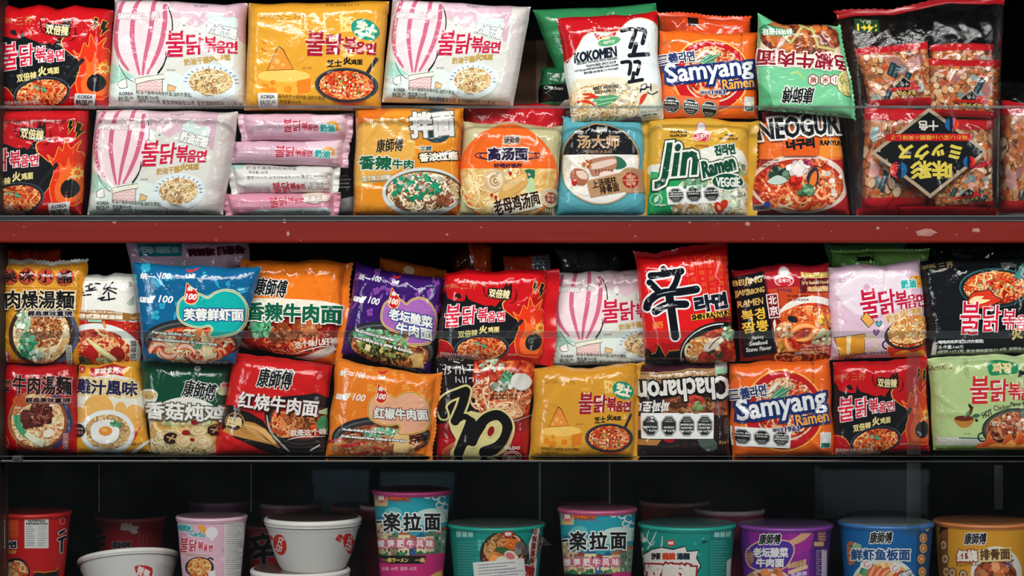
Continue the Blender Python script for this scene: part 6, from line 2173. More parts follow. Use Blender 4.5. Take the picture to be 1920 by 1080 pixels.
one(d_shin(), fr(1170, 440, 4.154, [(86, 190), (802, 92), (868, 985), (166, 988)]), 'tall red packet with one huge black brush character', 57, Y=-.012, back=.012, top=[8, -3, 0, 0, 5], T=.02, fins='t', finw=9, fincol='b5161a')
one(d_jjam(), fr(1170, 440, 4.154, [(848, 270), (1588, 212), (1614, 968), (912, 988)]), 'dark red packet with a black panel and seafood soup', 58, Y=.002)
one(d_carbo(), fr(1530, 440, 4.32, [(95, 262), (840, 220), (895, 988), (114, 1014)]), 'pale pink creamy noodle packet in the upper row', 59, Y=.0)
one(d_black(), fr(1530, 440, 4.32, [(838, 212), (1762, 168), (1792, 966), (900, 988)]), 'black hot chicken packet at the right end', 60, Y=.004)

rear([(3, 468), (112, 466), (120, 560), (5, 560)], 'c23a20', 'orange red packet peeking out above the amber packet at far left', .04, 61, [('poly', [(0, 30), (100, 25), (100, 45), (0, 45)], 'd8502c')])
rear([(235, 452), (468, 450), (470, 600), (262, 600)], 'c7a4b8', 'pink packet turned upside down behind the bright blue one', .05, 62, [('rect', 10, 4, 46, 20, '1f7c86'), ('t', '5连包', 28, 12, 32, 9, '9cc0c4', 180, 0, .6), ('t', '볶음면 까르보', 74, 14, 46, 11, '4a1c24', 176, 0, 1, ('b88a98', .6)), ('ell', 44, 30, 5, 5, 'b8b4bc')])
rear([(712, 488), (836, 508), (840, 600), (715, 590)], 'd0641e', 'orange packet tucked behind the purple one', .064, 63, [('ell', 45, 12, 8, 7, 'e8c8a0'), ('t', '统一', 90, 16, 12, 10, '2a1a14', 10)], top=[6, 4, 0])
rear([(846, 466), (922, 460), (926, 580), (850, 580)], 'b3401a', 'dark orange pouch standing in the shade behind the red packet', .09, 64, [('t', '麵', 55, 42, 24, 12, WH), ('poly', [(0, 0), (40, 0), (60, 40), (0, 45)], '3a1208')], top=[-20, 12, 0])
rear([(945, 482), (1030, 476), (1034, 580), (950, 580)], 'a8341c', 'crumpled orange and grey packet behind the red packet', .08, 65, [('poly', [(0, 20), (50, 30), (40, 60), (0, 60)], '7c7c64'), ('poly', [(60, 5), (100, 0), (100, 60), (70, 60)], '6c7478'), ('lines', 66, 8, 98, 7, 6, 2.4, '2a2c30')])
rear([(1040, 466), (1175, 470), (1180, 580), (1050, 580)], '2a2b2e', 'dull black packet leaning in the shade left of the tall red one', .10, 66, [('poly', [(0, 0), (55, 0), (60, 100), (0, 100)], '3c3d41')])
rear([(1545, 458), (1700, 452), (1702, 530), (1560, 520)], '4c7c50', 'dark leafy green packet high up behind the pale pink one', .09, 67, [('t', 'Ramen', 68, 30, 30, 12, '2a3a2c', 4)])
rear([(1560, 474), (1742, 470), (1740, 580), (1565, 580)], '88b860', 'light green packet just behind the pale pink one', .045, 68, [('poly', [(0, 0), (40, 0), (50, 20), (20, 50), (0, 60)], '6aa04c'), ('rect', 22, 8, 40, 16, '161a16'), ('t', '5包', 20, 24, 12, 8, '1f8a9c')], fins='t', finw=4)
rear([(1745, 458), (1985, 452), (1985, 560), (1750, 560)], '131516', 'black packet behind the black hot chicken one', .05, 69, [('t', 'Bham', 30, 8, 30, 14, '3c3432', 4)])

# ------------------------------------------------------------ middle shelf, lower row
one(d_beefnoodle(), fr(0, 640, 4.696, [(12, 206), (684, 198), (694, 980), (20, 968)]), 'deep red packet with a beef bowl at the lower left', 70, wr=1.3)
one(d_chick(), fr(0, 640, 4.696, [(688, 206), (1232, 162), (1324, 974), (668, 978)]), 'yellow and white packet with a fried egg bowl', 71, Y=.004)
one(d_mush(), fr(250, 640, 4.695, [(50, 160), (855, 210), (745, 990), (163, 990)]), 'dark green packet with mushrooms and chicken rolls', 72, Y=.003)
one(d_braised(), fr(250, 640, 4.695, [(886, 88), (1746, 220), (1694, 1006), (722, 984)]), 'bright red packet with white lettering and a black bowl', 73, Y=-.004)
one(d_wok('e07a22', 'e8963c', 'dfa684', 'e8b860', ['红椒牛肉面'], ['Noodles-Artificial Spicy Beef Flavor', 'Nouilles Instantanées-Saveur Artificielle de Boeuf Épicé'], ('meat', 'b06a3c', ['d8a070', 'c0703c', 'e6c090', '8c3a24']), g_beef, to='6c4a40', seed=13),
    [(630, 675), (818, 704), (800, 856), (612, 857)], 'orange packet with a peach heart panel and red chillies', 74, Y=-.012, back=.008, fins='r', finw=10)
one(d_brush(), fr(600, 640, 4.683, [(1028, 140), (1898, 150), (1820, 1014), (1018, 1014)]), 'black and red packet with a giant brush mark on cream', 75, Y=.002)
one(A_cheese1, [(1003, 692), (1196, 680), (1190, 857), (990, 857)], 'yellow cheese packet in the lower row', 76, fins='r', finw=15, Y=-.003)
one(d_bean(), fr(980, 660, 4.8, [(1048, 118), (1838, 68), (1874, 938), (1008, 962)]), 'dark brown packet standing upside down with white lettering', 77, Y=.002,
    stickers=[('warning_label', octs(None, [['ALTO EN', 'CALORÍAS'], ['ALTO EN', 'SODIO'], ['ALTO EN', 'GRASAS', 'SATURADAS'], ['ALTO EN', 'GRASAS', 'TOTALES']], rot=180), [(1068, 545), (1705, 538), (1702, 768), (1066, 772)]),
              ('stamp_label', tag, [(1718, 65), (1826, 62), (1830, 192), (1722, 196)])])
one(A_sam, [(1366, 682), (1557, 671), (1564, 852), (1372, 857)], 'orange packet with big blue lettering in the lower row', 78, T=.02, flank=(.16, .16, .16, .16),
    stickers=[('warning_label', warn('ALTO EN/CALORÍAS', 'ALTO EN/SODIO', 'ALTO EN/GRASAS/SATURADAS'), [(112, 693), (622, 722), (612, 880), (112, 862)])])
one(A_double, [(1562, 680), (1737, 668), (1742, 846), (1562, 852)], 'red double-spicy packet in the lower row', 79)
one(d_jjajang(), fr(1680, 640, 4.696, [(272, 148), (1196, 104), (1220, 955), (332, 962)]), 'pale green packet at the lower right end', 80)
# ------------------------------------------------------------ cups and bowls on the bottom shelf
CLEARLID = clear_mat('shrink_wrap', 'e8ecec', 0.02, 1.0, 0.1, 0.03, 0.4)


def revolve(name, prof, m, parent, n=72, cap=False):
    V, Fc = [], []
    for r, z in prof:
        for i in range(n):
            a = 2 * math.pi * i / n
            V.append((r * math.sin(a), -r * math.cos(a), z))
    for k in range(len(prof) - 1):
        for i in range(n):
            j = (i + 1) % n
            Fc.append((k * n + i, k * n + j, (k + 1) * n + j, (k + 1) * n + i))
    if cap:
        Fc.append(tuple(range((len(prof) - 1) * n, len(prof) * n)))
    return mesh_obj(name, V, Fc, m, parent)


def cup(name, label, cat, cx, ytop, rt, rb, ybot, body, rim, lid, art=None, Yc=None, curve=0.0, group=None, crown=.0012, rings=(), tilt=None, rimw=1.0, foot=True, wrapc=None):
    """a paper cup: rt and rb are the rim and base radii in photograph pixels, standing from ybot up to ytop"""
    k = D / F
    Yc = rt * k + .005 if Yc is None else Yc
    K = (D + Yc) / F
    c = W(cx, ybot, Yc)
    Rt, Rb, Hh = rt * K, rb * K, (ybot - ytop) * K
    t = thing(name, label, cat, c, group)

    def rad(z):
        s = np.clip(z / Hh, 0, 1)
        return Rb + (Rt * .965 - Rb) * (s ** (1 - curve) if curve else s)
    zs = np.linspace(0, 1, 18)
    prof = [(Rb * .9, 0.0), (Rb, .0015)] + [(float(rad(s * Hh)), float(s * Hh)) for s in zs[1:]]
    for rz in rings:
        prof = sorted(prof + [(float(rad(rz * Hh)) + .0000, rz * Hh - .003), (float(rad(rz * Hh)) + .0016, rz * Hh), (float(rad(rz * Hh)) + .0014, rz * Hh + .002)], key=lambda p: p[1])
    n = 96
    V, NN, Fc = [], [], []
    for r, z in prof:
        for i in range(n):
            a = 2 * math.pi * i / n
            V.append((r * math.sin(a), -r * math.cos(a), z))
            sl = (Rt - Rb) / Hh
            NN.append((math.sin(a), -math.cos(a), -sl))
    for q in range(len(prof) - 1):
        for i in range(n):
            j = (i + 1) % n
            Fc.append([q * n + i, q * n + j, (q + 1) * n + j, (q + 1) * n + i])
    Fc.append(list(range(n))[::-1])
    V, NN = np.array(V), np.array(NN)
    NN /= np.linalg.norm(NN, axis=1)[:, None]
    ink = np.tile(lin(body), (len(V), 1))
    uvv = np.stack([np.arctan2(V[:, 0], -V[:, 1]) * Rt, V[:, 2]], 1)
    mi = np.full(len(Fc), 1)
    tri = np.zeros((0, 3), int)
    if art and art.it:
        tt, at = art.cut(44, 30)
        p = art.q
        U, Vv = tt[..., 0].ravel(), tt[..., 1].ravel()
        px = p[0, 0] + U * (p[1, 0] - p[0, 0])
        py = p[0, 1] + Vv * (p[3, 1] - p[0, 1])
        yf = np.full(len(px), Yc - Rt)
        for _ in range(8):
            kk = (D + yf) / F
            z = ZC + (540 - py) * kk - c[2]
            x = (px - 960) * kk - c[0]
            r = rad(z)
            sn = np.clip(x / r, -.995, .995)
            yf = Yc - r * np.sqrt(1 - sn ** 2)
        off = .00012 + np.repeat(at[:, 1], 3) * EPS
        r2 = r + off
        cs = np.sqrt(1 - sn ** 2)
        P = np.stack([r2 * sn, -r2 * cs, np.clip(z, .0005, Hh * .985)], 1)
        sl = (Rt - Rb) / Hh
        nn = np.stack([sn, -cs, np.full(len(sn), -sl)], 1)
        nn /= np.linalg.norm(nn, axis=1)[:, None]
        tri = np.arange(len(P)).reshape(-1, 3) + len(V)
        cols = np.array([it[1] for it in art.it])
        ms = np.array([it[2] for it in art.it])
        ii = at[:, 0].astype(int)
        ink = np.concatenate([ink, np.repeat(cols[ii], 3, 0)])
        uvv = np.concatenate([uvv, np.stack([np.arcsin(sn) * Rt, z], 1)])
        V, NN = np.concatenate([V, P]), np.concatenate([NN, nn])
        mm = ms[ii]
        mi = np.concatenate([mi, np.where(mm == 0, 1, mm)])
    tri_mesh('cup_body', V, NN, Fc, tri, ink, uvv, mi, t)
    rr = .0026 * rimw
    pr = [(Rt * .965 + rr * .4, Hh - rr * 1.6)] + [(Rt - rr + rr * math.cos(a), Hh - rr * .4 + rr * math.sin(a)) for a in np.linspace(-1.4, 1.7, 9)]
    revolve('rim', pr, ink_mat(rim, .28, 0), t)
    revolve('lid', [(Rt - rr * .9, Hh + rr * .55), (Rt * .9, Hh + rr * .5 + crown * .35), (Rt * .6, Hh + crown * .8), (Rt * .25, Hh + crown), (.001, Hh + crown)], ink_mat(lid, .16, .25), t, cap=True)
    if tilt:
        t.rotation_euler = tilt
    return t


def film_flap(t, pts, name='shrink_film'):
    """a loose corner of clear shrink film standing off a cup"""
    V = [Vector(p) - t.location for p in pts]
    n = len(V)
    c = sum(V, Vector()) / n + Vector((0, -.004, 0))
    o = mesh_obj(name, [tuple(v) for v in V] + [tuple(c)], [(i, (i + 1) % n, n) for i in range(n)], CLEARLID, t, smooth=False)
    md = o.modifiers.new('film_thickness', 'SOLIDIFY')
    md.thickness = .0003


def px(x0, y0, k):
    return lambda X, Y: (x0 + X / k, y0 + Y / k)


def art_px(x0, y0, x1, y1, bg, seed=0):
    return Art([(x0, y0), (x1, y0), (x1, y1), (x0, y1)], bg, seed)


def a_ramyun():
    A = art_px(-12, 955, 136, 1150, 'b8181a', 90)
    A.rect(10, 970, 34, 1010, 'c8401f')
    for i in range(3):
        for j in range(4):
            A.t('辛라면'[(i + j) % 3], 14 + i * 9, 975 + j * 9, 7, 7, 'd8642c', res=1)
    A.rect(46, 973, 91, 1028, 'd4d4ce')
    A.t('NUTRITION', 69, 977, 32, 4.6, '20242c', b=.3)
    A.t('INFORMATION', 69, 982, 40, 4.6, '20242c', b=.3)
    for k in range(9):
        A.lines(49, 987 + k * 4.3, 66, 1, 3, 1.4, '6c7074')
        A.lines(71, 987 + k * 4.3, 88, 1, 3, 1.4, '8c9094')
    A.line(ell_pts(117, 977, 5, 6, 0, 14), 1, 'd8b0a8', closed=True)
    A.t('라면', 18, 1021, 26, 14, '141a24', b=1, o=(WH, 1.2))
    A.t('NOODLE CUP', 14, 1035, 34, 6, 'd8a040', b=.5)
    A.brush([[(112, 1000), (122, 994)], [(110, 1012), (124, 1006)], [(116, 1012), (115, 1034)]], 5, '14161c', 'd8d4d0', 1.3)
    A.ell(30, 1072, 26, 26, '1c1a1c')
    A.ell(30, 1074, 23, 22, 'c8562c', m='soup')
    A.noodles(30, 1072, 22, 20, 60, ['e0a060', 'f0d0a0', 'c8602c', 'd8c8a0'], 3)
    A.poly([(60, 1080), (70, 1072), (82, 1076), (108, 1066), (112, 1150), (40, 1150)], '16171b')
    A.line([(62, 1072), (85, 1073), (104, 1070), (108, 1064)], 1.6, 'd09030')
    return A


def a_carbo():
    A = art_px(328, 965, 465, 1150, 'd3aabd', 91)
    for _ in range(20):
        A.ell(A.r.uniform(335, 460), A.r.uniform(975, 1140), 5, 4, A.r.choice(['c998b0', 'dcbecb']), n=12)
    A.rect(421, 978, 457, 1150, 'd8d6d2')
    A.lines(423, 982, 455, 40, 3.6, 1.6, '8a8c90')
    A.t('까르보', 346, 990, 26, 14, '2f9aa0', 6, b=1, o=(WH, 1))
    A.t('Carbo', 371, 1001, 30, 11, '2f9aa0', 10, b=.6, o=(WH, 1))
    A.poly([(370, 985), (380, 984), (392, 996), (386, 1004), (374, 994)], 'dc9c3c')
    A.ell(397, 999, 12, 11, 'dcd8d8')
    A.line([(398, 1006), (398, 1014)], 6, 'dcd8d8')
    buldak(A, 337, 400, 1024, 30, 'b81a38', 6, 'ead8dc', 1.6, b=.5)
    A.lines(348, 1038, 400, 1, 3, 3, 'c09a60', 3)
    A.ell(374, 1064, 27, 20, '2c2a30')
    A.line([(386, 1052), (394, 1046), (400, 1050)], 3, '2c2a30', sm=3)
    A.ell(374, 1066, 22, 17, 'd88a48', m='red')
    A.noodles(374, 1062, 21, 15, 70, ['e0a860', 'ecc488', 'd08a40', 'c86a30'], 2.4)
    A.rect(391, 1070, 404, 1082, 'd8d4d4')
    return A


def a_street(x, y, seed):
    """teal sky cup: pale clouds and plain town houses, pink below; drawn about its left rim corner (x, y)"""
    A = art_px(x - 6, y + 8, x + 156, y + 235, '2394a4', seed)
    P = lambda X, Y: (x + X, y + Y)
    A.ell(*P(118, 52), 36, 14, 'b8d4cc')
    A.ell(*P(96, 60), 26, 10, '8cc4c4')
    A.ell(*P(40, 46), 16, 10, '5cb0b4')
    for X, Y, r in ((104, 12, 7), (120, 16, 6), (132, 22, 7), (126, 32, 5), (138, 36, 6), (112, 10, 4)):
        A.line(ell_pts(*P(X, Y), r, r, 0, 14, 30, 330), 2.6, 'd8e0dc', sm=2)
    r = A.r
    for i, (X, Y, w, h, c) in enumerate([(8, 62, 16, 70, 'b09878'), (20, 84, 18, 50, 'c4b08c'), (36, 92, 16, 42, '8c7a60'), (50, 88, 22, 46, 'd8c8a0'), (70, 96, 16, 38, '2c5a8c'), (84, 92, 18, 40, 'e0d4b0'), (100, 90, 18, 42, 'c8b890'), (116, 86, 14, 50, '4c7a60'), (128, 80, 16, 56, '6c8c7c')]):
        A.rect(*P(X, Y), *P(X + w, Y + h), c)
        A.poly([P(X - 3, Y), P(X + w / 2, Y - 9), P(X + w + 3, Y)], r.choice(['8c3c2c', '2c5a7c', '4c6c50', 'a85c3c']))
        for a in range(2):
            for b in range(3):
                A.rect(*P(X + 3 + a * w * .45, Y + 5 + b * 12), *P(X + 3 + a * w * .45 + 4, Y + 11 + b * 12), r.choice(['3c3c44', '6c5c4c', 'd8c890']))
    for X in (24, 60, 92, 110):
        A.bits(*P(X, 128), 12, 6, 8, ['2f6c48', '4c8c5c'], 6)
    A.rect(*P(6, 6), *P(30, 34), 'd4b878')
    A.ell(*P(18, 18), 11, 10.5, 'b8282c')
    A.ell(*P(18, 18), 9.6, 9.2, 'e0d8c8')
    A.ell(*P(18, 18), 8.6, 8.2, 'b8282c')
    A.t('樂', *P(18, 18), 12, 12, 'e8e0d0', b=.6)
    A.t('NARUTO', *P(51, 17), 40, 11, 'd8641f', 0, b=1, o=('5c1c14', 1))
    A.t('SHIPPUDEN', *P(56, 25), 38, 4, 'b83060', res=1)
    A.t('一', *P(10, 64), 18, 4, BK, -6, b=1, o=(WH, 2.2))
    A.t('楽', *P(38, 64), 32, 36, BK, 0, b=1.2, o=(WH, 2.2))
    A.t('拉', *P(76, 64), 34, 34, BK, 0, b=1.2, o=(WH, 2.2))
    A.t('面', *P(113, 64), 30, 32, BK, 0, b=1.2, o=(WH, 2.2))
    for i, ch in enumerate('酸笋肥牛风味'):
        A.ell(*P(18 + i * 18, 104), 10, 10, 'c0647c')
        A.t(ch, *P(18 + i * 18, 104), 13, 14, 'ece4dc', b=.4)
    A.poly([P(0, 128), P(80, 126), P(150, 120), P(150, 240), P(0, 240)], 'bb2a6c')
    A.poly([P(4, 126), P(102, 127), P(96, 142), P(4, 142)], '1c1a18')
    A.t('一楽ラーメン', *P(46, 135), 46, 9, 'd8b868', b=.4)
    A.t('一楽', *P(90, 135), 18, 9, 'd8b868', b=.4)
    A.t('拉面: 98克  面饼: 65克', *P(52, 151), 64, 7, 'e0c8d0', res=1)
    A.poly([P(108, 165), P(130, 152), P(140, 240), P(96, 240)], 'd8a858')
    return A


def a_teal1():
    A = art_px(834, 985, 1024, 1150, '128076', 93)
    A.rect(894, 985, 1024, 1150, '14897e')
    for k in range(3):
        A.rect(856 + k * 11, 996, 865 + k * 11, 1007, '8cc0b4')
    A.lines(858, 1016, 900, 22, 5, 1.6, '4ca498')
    A.lines(896, 1012, 918, 3, 7, 6, '5cb0a4')
    A.ell(945, 1040, 45, 44, '2a2420')
    A.ell(945, 1042, 40, 40, '8a5a34', m='meat')
    A.noodles(945, 1030, 36, 30, 120, ['b07a48', 'c8965c', '7c4c2c', 'd8ae78'], 3)
    A.noodles(955, 1020, 22, 9, 40, ['d8702c', 'e8904c', 'c85a20'], 3)
    A.leaf(928, 1028, 958, 1034, 12, '3c5c34')
    A.bits(928, 1044, 12, 8, 8, ['d86a28', 'e08a44'], 8)
    A.ell(957, 1042, 13, 9, 'd8d0c0', 30)
    A.ell(955, 1042, 9, 6, 'c86a70', 30)
    A.ell(940, 1050, 10, 8, 'd8d0c0')
    A.bits(975, 1030, 10, 12, 6, ['5c5450', '8c8078'], 9)
    A.ell(952, 1001, 9, 6, 'c4301f')
    A.t('味丹', 952, 1001, 11, 7, WH, b=.4)
    A.poly([(1000, 987), (1008, 988), (1000, 1080), (986, 1150), (976, 1150), (990, 1060), (988, 1020)], 'd0cec6')
    A.t('沙茶鍋燒湯麵', 996, 1030, 80, 9, '7c241c', 96, b=.6)
    A.t('双响', 985, 1070, 26, 24, '8c1c1c', 8, b=1.4, o=('d8d0c8', 1.5))
    A.rect(893, 1050, 984, 1150, 'd2d4d0', rot=-5)
    A.lines(898, 1058, 978, 14, 5.6, 2, '7c8084', -5)
    return A


def a_teal2():
    A = art_px(1192, 985, 1384, 1150, '11857a', 94)
    A.poly([(1330, 985), (1384, 985), (1384, 1150), (1325, 1150)], '0f7a70')
    for x, y in ((1300, 996), (1304, 1020), (1318, 1010), (1310, 1040)):
        A.ell(x, y, 2.4, 2.4, '3aa89c', n=10)
    for k, w in enumerate((10, 9, 9)):
        A.rect(1339 + k * 11, 995, 1339 + k * 11 + w, 1007, '8cc4ba')
    A.lines(1332, 1014, 1366, 26, 5, 1.8, '47a79b')
    for p in ([(1218, 992), (1213, 1010), (1222, 1022), (1228, 1014)], [(1234, 990), (1224, 1012), (1214, 1030)], [(1242, 1005), (1240, 1024), (1228, 1030)]):
        A.line(p, [1, 2, 2, 1][:len(p)], 'd8dcd4', sm=4)
    A.ell(1258, 1018, 8, 6, 'c4301f')
    A.t('味丹', 1258, 1018, 10, 6, WH, b=.4)
    A.poly([(1318, 1013), (1330, 1014), (1322, 1018), (1322, 1019), (1314, 1019)], '12484a')
    star = [(1206, 1040), (1222, 1030), (1240, 1026), (1262, 1030), (1285, 1024), (1288, 1034), (1310, 1032), (1306, 1046), (1314, 1060), (1304, 1080), (1230, 1110), (1206, 1090)]
    A.poly(star, 'd4d2ca')
    A.line(star + [star[0]], 2.5, '12312c')
    A.t('沙茶', 1230, 1043, 18, 13, '1c1a1c', b=.8)
    A.t('鍋燒', 1254, 1043, 25, 14, 'c8441f', b=1)
    A.t('湯麵', 1281, 1043, 25, 13, '1c2a3c', b=.8)
    A.t('双響泡', 1258, 1074, 96, 34, 'd8d2c8', 2, b=2.4, o=('8c1c1c', 3.4))
    A.poly([(1362, 1052), (1370, 1046), (1368, 1120), (1360, 1120)], 'c4c8c4')
    A.bits(1203, 1020, 4, 30, 8, ['d0d0c8'], 5)
    return A


def ksfcup(A, x, y, w, h):
    A.t('康師傅', x, y, w, h, '14161c', 0, sh=.12, b=.6, o=(WH, 1.3))


def a_purple():
    A = art_px(1378, 985, 1566, 1150, '5a2080', 95)
    A.poly([(1400, 985), (1520, 985), (1516, 1150), (1430, 1150)], '84248c', sm=0)
    A.poly([(1480, 985), (1530, 985), (1520, 1030), (1470, 1050)], '98288c', sm=1)
    A.line([(1522, 984), (1508, 1004), (1488, 1016), (1470, 1022)], [16, 14, 11, 8], 'c89a78', sm=5)
    P = [(1400, 1046), (1403, 1030), (1420, 1018), (1440, 1010), (1452, 1013), (1478, 1016), (1488, 1030), (1480, 1052), (1466, 1066), (1432, 1070), (1408, 1062)]
    A.line(P, 5, 'd2a888', sm=3, closed=True)
    A.poly(P, '4c2c94', sm=3)
    ksfcup(A, 1444, 1011, 40, 20)
    A.t('老坛酸菜', 1445, 1036, 66, 19, 'dcdadc', 0, b=.8, o=('3c2468', .8))
    A.t('牛肉面', 1444, 1055, 52, 17, 'dcdadc', 0, b=.8, o=('3c2468', .8))
    A.poly([(1478, 1056), (1512, 1048), (1510, 1062), (1476, 1066)], 'c8a480')
    A.t('安心酸菜', 1494, 1054, 26, 6, '6c3c20', -6, res=1)
    A.t('三大保证', 1494, 1061, 26, 6, '6c3c20', -6, res=1)
    A.line([(1478, 1074), (1514, 1062)], 7, 'd2b890')
    A.t('乳酸菌', 1498, 1076, 30, 8, 'c8b8d8', -6, b=.4)
    A.rect(1526, 985, 1566, 1150, '4a1c68')
    for x, y, k in ((1541, 1004, 1), (1407, 1046, .9)):
        A.ell(x, y, 8 * k, 14 * k, '8c5c50')
        for j in range(4):
            A.line([(x - 7 * k, y - 8 * k + j * 5 * k), (x + 7 * k, y - 8 * k + j * 5 * k)], 1.4, 'c89a84')
    A.rect(1526, 1016, 1544, 1024, 'c8a070')
    A.rect(1540, 1030, 1550, 1084, 'c0b8c4')
    A.lines(1530, 1032, 1538, 14, 4, 1.6, 'b8a8c8')
    A.ell(1440, 1092, 44, 26, 'c8b4a0')
    A.ell(1440, 1094, 40, 22, 'd8885c', m='meat')
    A.bits(1440, 1082, 36, 14, 18, ['d88858', 'e8b088', 'c87048'], 8)
    return A


def a_blue():
    A = art_px(1568, 982, 1754, 1150, '125e9c', 96)
    A.poly([(1588, 1020), (1600, 1016), (1616, 1026), (1608, 1048), (1592, 1060)], 'c0683c', sm=2)
    A.bits(1602, 1022, 10, 6, 6, ['5c9c6c', '8cc090'], 6)
    A.ell(1657, 1094, 60, 48, 'd2dad0')
    A.ell(1657, 1098, 56, 44, 'c8c48c', m='gold')
    A.bits(1625, 1068, 20, 14, 12, ['4c9c6c', '8cc49c', 'd8e0c8'], 8)
    for k in range(3):
        A.line([(1640 + 14 * k, 1060 + 3 * k), (1632 + 12 * k, 1076), (1618 + 14 * k, 1110)], [9, 13, 10], 'cf6438', sm=4)
        A.line([(1640 + 14 * k, 1062 + 3 * k), (1632 + 12 * k, 1078), (1620 + 14 * k, 1108)], [3, 5, 3], 'e8a480', sm=4)
    for x, y in ((1678, 1066), (1626, 1058)):
        A.ell(x, y, 9, 9, 'e0dcd4')
        A.line(ell_pts(x, y, 5, 5, 0, 10, 0, 290), 1.6, 'c86a80', sm=2)
    A.bits(1690, 1076, 14, 8, 10, ['d87038', '5c9c5c', 'c84a2c'], 5)
    ksfcup(A, 1652, 1008, 42, 22)
    A.t('鲜虾鱼板面', 1651, 1040, 110, 22, '1a4a80', 0, b=.9, o=('dcdedc', 2))
    A.poly([(1720, 984), (1754, 984), (1754, 1150), (1715, 1150)], '1a4a70')
    for x, y in ((1731, 1009), (1731, 1028), (1727, 1048), (1729, 1072)):
        A.ell(x, y, 7, 9, 'c8a058')
        A.ell(x, y, 4.5, 6, 'c86a3c')
        A.ell(x, y, 2, 3, 'e0c890')
    A.bits(1732, 990, 14, 4, 8, ['3c9c7c', '8cc4a8', 'd8dcd0'], 4)
    A.t('0油炸', 1697, 1076, 26, 10, 'dcdcd8', -20, b=.5, o=('1a3a6c', 1))
    return A


def a_yellow():
    A = art_px(1748, 980, 1934, 1150, 'cf922c', 97)
    A.poly([(1760, 984), (1778, 984), (1776, 1150), (1758, 1150)], '7c4c24')
    A.poly([(1760, 988), (1778, 982), (1776, 992), (1758, 1000)], '2c1c16')
    for x, y in ((1769, 1022), (1772, 1048), (1774, 1072), (1806, 1078), (1786, 1074)):
        A.ell(x, y, 8, 10, '4c3c30')
        A.ell(x, y, 6, 8, 'c8a878')
        A.ell(x, y, 3, 4, '8c5c3c')
    ksfcup(A, 1829, 1010, 41, 22)
    A.ell(1868, 1076, 48, 52, 'd8d6cc')
    A.ell(1866, 1078, 40, 30, 'b06038', m='meat')
    A.bits(1860, 1066, 32, 14, 20, ['d87a44', 'c8602c', 'e8a070'], 8)
    A.bits(1890, 1052, 10, 14, 30, ['8c5c6c', 'b88c94', '5c3440'], 3)
    A.poly([(1834, 1031), (1895, 1026), (1895, 1052), (1832, 1054)], 'd8c48c')
    A.t('红烧', 1814, 1042, 38, 23, 'e6e0d4', -2, b=1.2, o=('8c2418', 1.6))
    A.t('排骨面', 1865, 1039, 56, 21, '5c3a1c', -2, b=.8)
    A.t('Braised Pork Ribs', 1816, 1058, 44, 5, '7c4c20', res=1)
    return A


def a_bowl(marks):
    A = art_px(*marks[0], 'cfcfca', 98)
    for x, y, rx, ry, ch, s in marks[1]:
        A.ell(x, y, rx, ry, 'c8281c', 12 * s)
        A.t(ch, x, y, ry * 1.5, rx * 1.05, WH, 72 * s, b=.4)
        A.t('짬뽕', x + 20 * s * (rx / 12), y - 10, 15, 12, 'c8281c', 50 * s, b=.5)
    if len(marks) > 2:
        A.poly([(257, 1088), (272, 1085), (290, 1088), (288, 1103), (280, 1111), (264, 1105)], 'b8202c', sm=2)
        A.t('짬뽕', 273, 1097, 24, 16, 'e0dcd8', 22, b=.7)
        A.lines(298, 1076, 328, 11, 3.4, 1.2, 'a8aaa6', 8)
    return A


def a_big():
    A = art_px(165, 970, 325, 1150, 'a31f29', 99)
    A.t('Big', 243, 990, 32, 18, 'd8d0d0', 8, b=1.2, o=('a87880', 1.5))
    A.t('라면', 228, 1023, 34, 15, '22202c', 0, b=1, o=('a09098', 1))
    A.brush([[(176, 1000), (190, 996)], [(170, 1012), (196, 1008)], [(183, 1012), (182, 1034)], [(174, 1022), (194, 1020)]], 7, '121418', '4c4a54', 1)
    for k in range(3):
        A.line([(262 + 8 * k, 1000), (260 + 6 * k, 1030)], 1.2, 'a87878')
    return A


def a_shinback():
    A = art_px(466, 990, 600, 1150, 'a3202a', 100)
    ST = [[7, (492, 1001), (496, 1007)], [9, (472, 1012), (490, 1008), (508, 1007)], [8, (478, 1018), (487, 1027)], [8, (505, 1014), (498, 1025)], [9, (470, 1038), (478, 1028), (496, 1027), (512, 1024)], [9, (478, 1044), (494, 1038), (510, 1038)], [9, (494, 1030), (496, 1060)]]
    A.brush(ST, 8, '101114', '8c8890', 1.6)
    return A


GC, GBK = 'noodle cups on the bottom shelf', 'shaded cups at the back of the bottom shelf'
BOT = 1150
cup('noodle_cup', 'red ramyun cup with a white nutrition label at far left', 'noodle cup', 62, 960, 72, 50, BOT, 'b8181a', 'c0221f', '8a2420', a_ramyun(), group=GC)
cup('noodle_cup', 'pink carbonara noodle cup with a printed panel', 'noodle cup', 397, 968, 67, 48, BOT, 'd3aabd', 'd8b4c2', '9c7c84', a_carbo(), group=GC)
cup('noodle_cup', 'tall teal and pink cup standing higher than the rest', 'noodle cup', 772, 919, 75, 55, 1108, '2394a4', 'b8407c', '7c3458', a_street(697, 915, 101), group=GC)
box('cup_riser', W(716, 0, .02)[0], W(828, 0, .02)[0], .012, .10, z3, W(0, 1108, .055)[2] - .0005, DARK)
bpy.data.objects['cup_riser']['label'] = 'dark block under the raised teal and pink cup'
bpy.data.objects['cup_riser']['category'] = 'block'
t1 = cup('noodle_bowl', 'wide teal bowl cup with a white paper label', 'noodle cup', 930, 982, 93, 72, BOT, '128076', '1a9484', '5c6c68', a_teal1(), group=GC)
film_flap(t1, [W(1010, 1000, .03), W(1022, 1010, .02), W(1034, 1022, .03), (W(1012, 1024, .02)), W(1004, 1050, .03)])
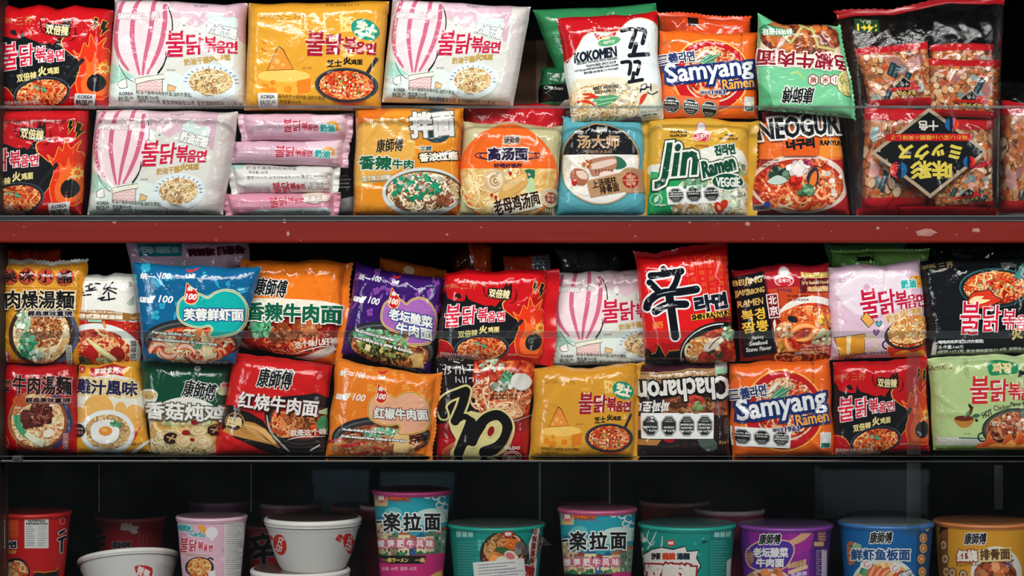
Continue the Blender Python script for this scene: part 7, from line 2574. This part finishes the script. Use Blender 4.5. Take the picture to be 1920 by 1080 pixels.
cup('noodle_cup', 'shorter teal and pink cup between two teal bowls', 'noodle cup', 1120, 953, 75, 56, BOT, '2394a4', 'b8587c', 'a86880', a_street(1046, 950, 102), group=GC)
cup('noodle_bowl', 'wide teal bowl cup with a white burst and red writing', 'noodle cup', 1288, 982, 93, 74, BOT, '11857a', '1b9c8c', '4c7c78', a_teal2(), group=GC)
cup('noodle_bowl', 'wide purple pickled cabbage bowl cup', 'noodle cup', 1472, 983, 90, 72, BOT, '5a2080', '7c3c94', '6c4c7c', a_purple(), group=GC)
cup('noodle_bowl', 'wide blue shrimp noodle bowl cup', 'noodle cup', 1661, 979, 90, 72, BOT, '125e9c', '3c74b4', '8c98a0', a_blue(), group=GC)
cup('noodle_bowl', 'wide yellow pork rib bowl cup at the right end', 'noodle cup', 1842, 977, 92, 74, BOT, 'cf922c', 'cc7c44', 'b87848', a_yellow(), group=GC)
GW = 'white bowls without lids of colour'
cup('noodle_bowl', 'white bowl stacked on another white bowl', 'noodle bowl', 587, 972, 92, 48, 1072, 'cfcfca', 'dcdcd6', '5c4a46', a_bowl(((490, 980, 684, 1072), [(525, 1021, 12, 20, '감자', -1), (655, 1019, 11, 20, '감자', -1)])), curve=.5, group='white bowls', rings=(.84,), rimw=1.5)
cup('noodle_bowl', 'white bowl underneath the other white bowl', 'noodle bowl', 563, 1068, 94, 50, 1152, 'cfcfca', 'dcdcd6', '5c4c44', None, curve=.5, group='white bowls', rimw=1.5)
tb = cup('noodle_bowl', 'tilted white bowl with a small red heart mark', 'noodle bowl', 245, 1045, 95, 52, 1137, 'c9c9c4', 'd2d2cc', 'b4b2ac', a_bowl(((150, 1048, 345, 1137), [], 1)), curve=.5, group='white bowls', rings=(.8,), rimw=1.4, tilt=(math.radians(-16), math.radians(-6), 0), Yc=.07)
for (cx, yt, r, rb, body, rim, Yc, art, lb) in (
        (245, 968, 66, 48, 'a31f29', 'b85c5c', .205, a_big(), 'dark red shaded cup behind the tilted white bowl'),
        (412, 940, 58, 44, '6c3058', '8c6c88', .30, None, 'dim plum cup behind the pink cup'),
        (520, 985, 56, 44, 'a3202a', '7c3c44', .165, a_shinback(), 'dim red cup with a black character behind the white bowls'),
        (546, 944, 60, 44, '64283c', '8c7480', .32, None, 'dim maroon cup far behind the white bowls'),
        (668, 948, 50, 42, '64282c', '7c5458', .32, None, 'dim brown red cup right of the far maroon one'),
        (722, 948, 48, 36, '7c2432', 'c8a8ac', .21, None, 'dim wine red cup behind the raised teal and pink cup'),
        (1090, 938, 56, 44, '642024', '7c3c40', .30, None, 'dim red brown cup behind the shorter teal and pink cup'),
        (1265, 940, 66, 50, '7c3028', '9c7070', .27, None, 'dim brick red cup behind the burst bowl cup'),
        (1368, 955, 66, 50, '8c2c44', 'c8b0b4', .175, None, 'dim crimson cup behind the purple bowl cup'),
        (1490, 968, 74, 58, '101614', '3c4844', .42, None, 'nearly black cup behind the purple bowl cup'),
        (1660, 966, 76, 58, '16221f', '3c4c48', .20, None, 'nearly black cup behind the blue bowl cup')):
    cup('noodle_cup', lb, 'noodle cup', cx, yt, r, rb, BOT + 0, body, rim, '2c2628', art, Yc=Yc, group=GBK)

bpy.data.objects.remove(_to)
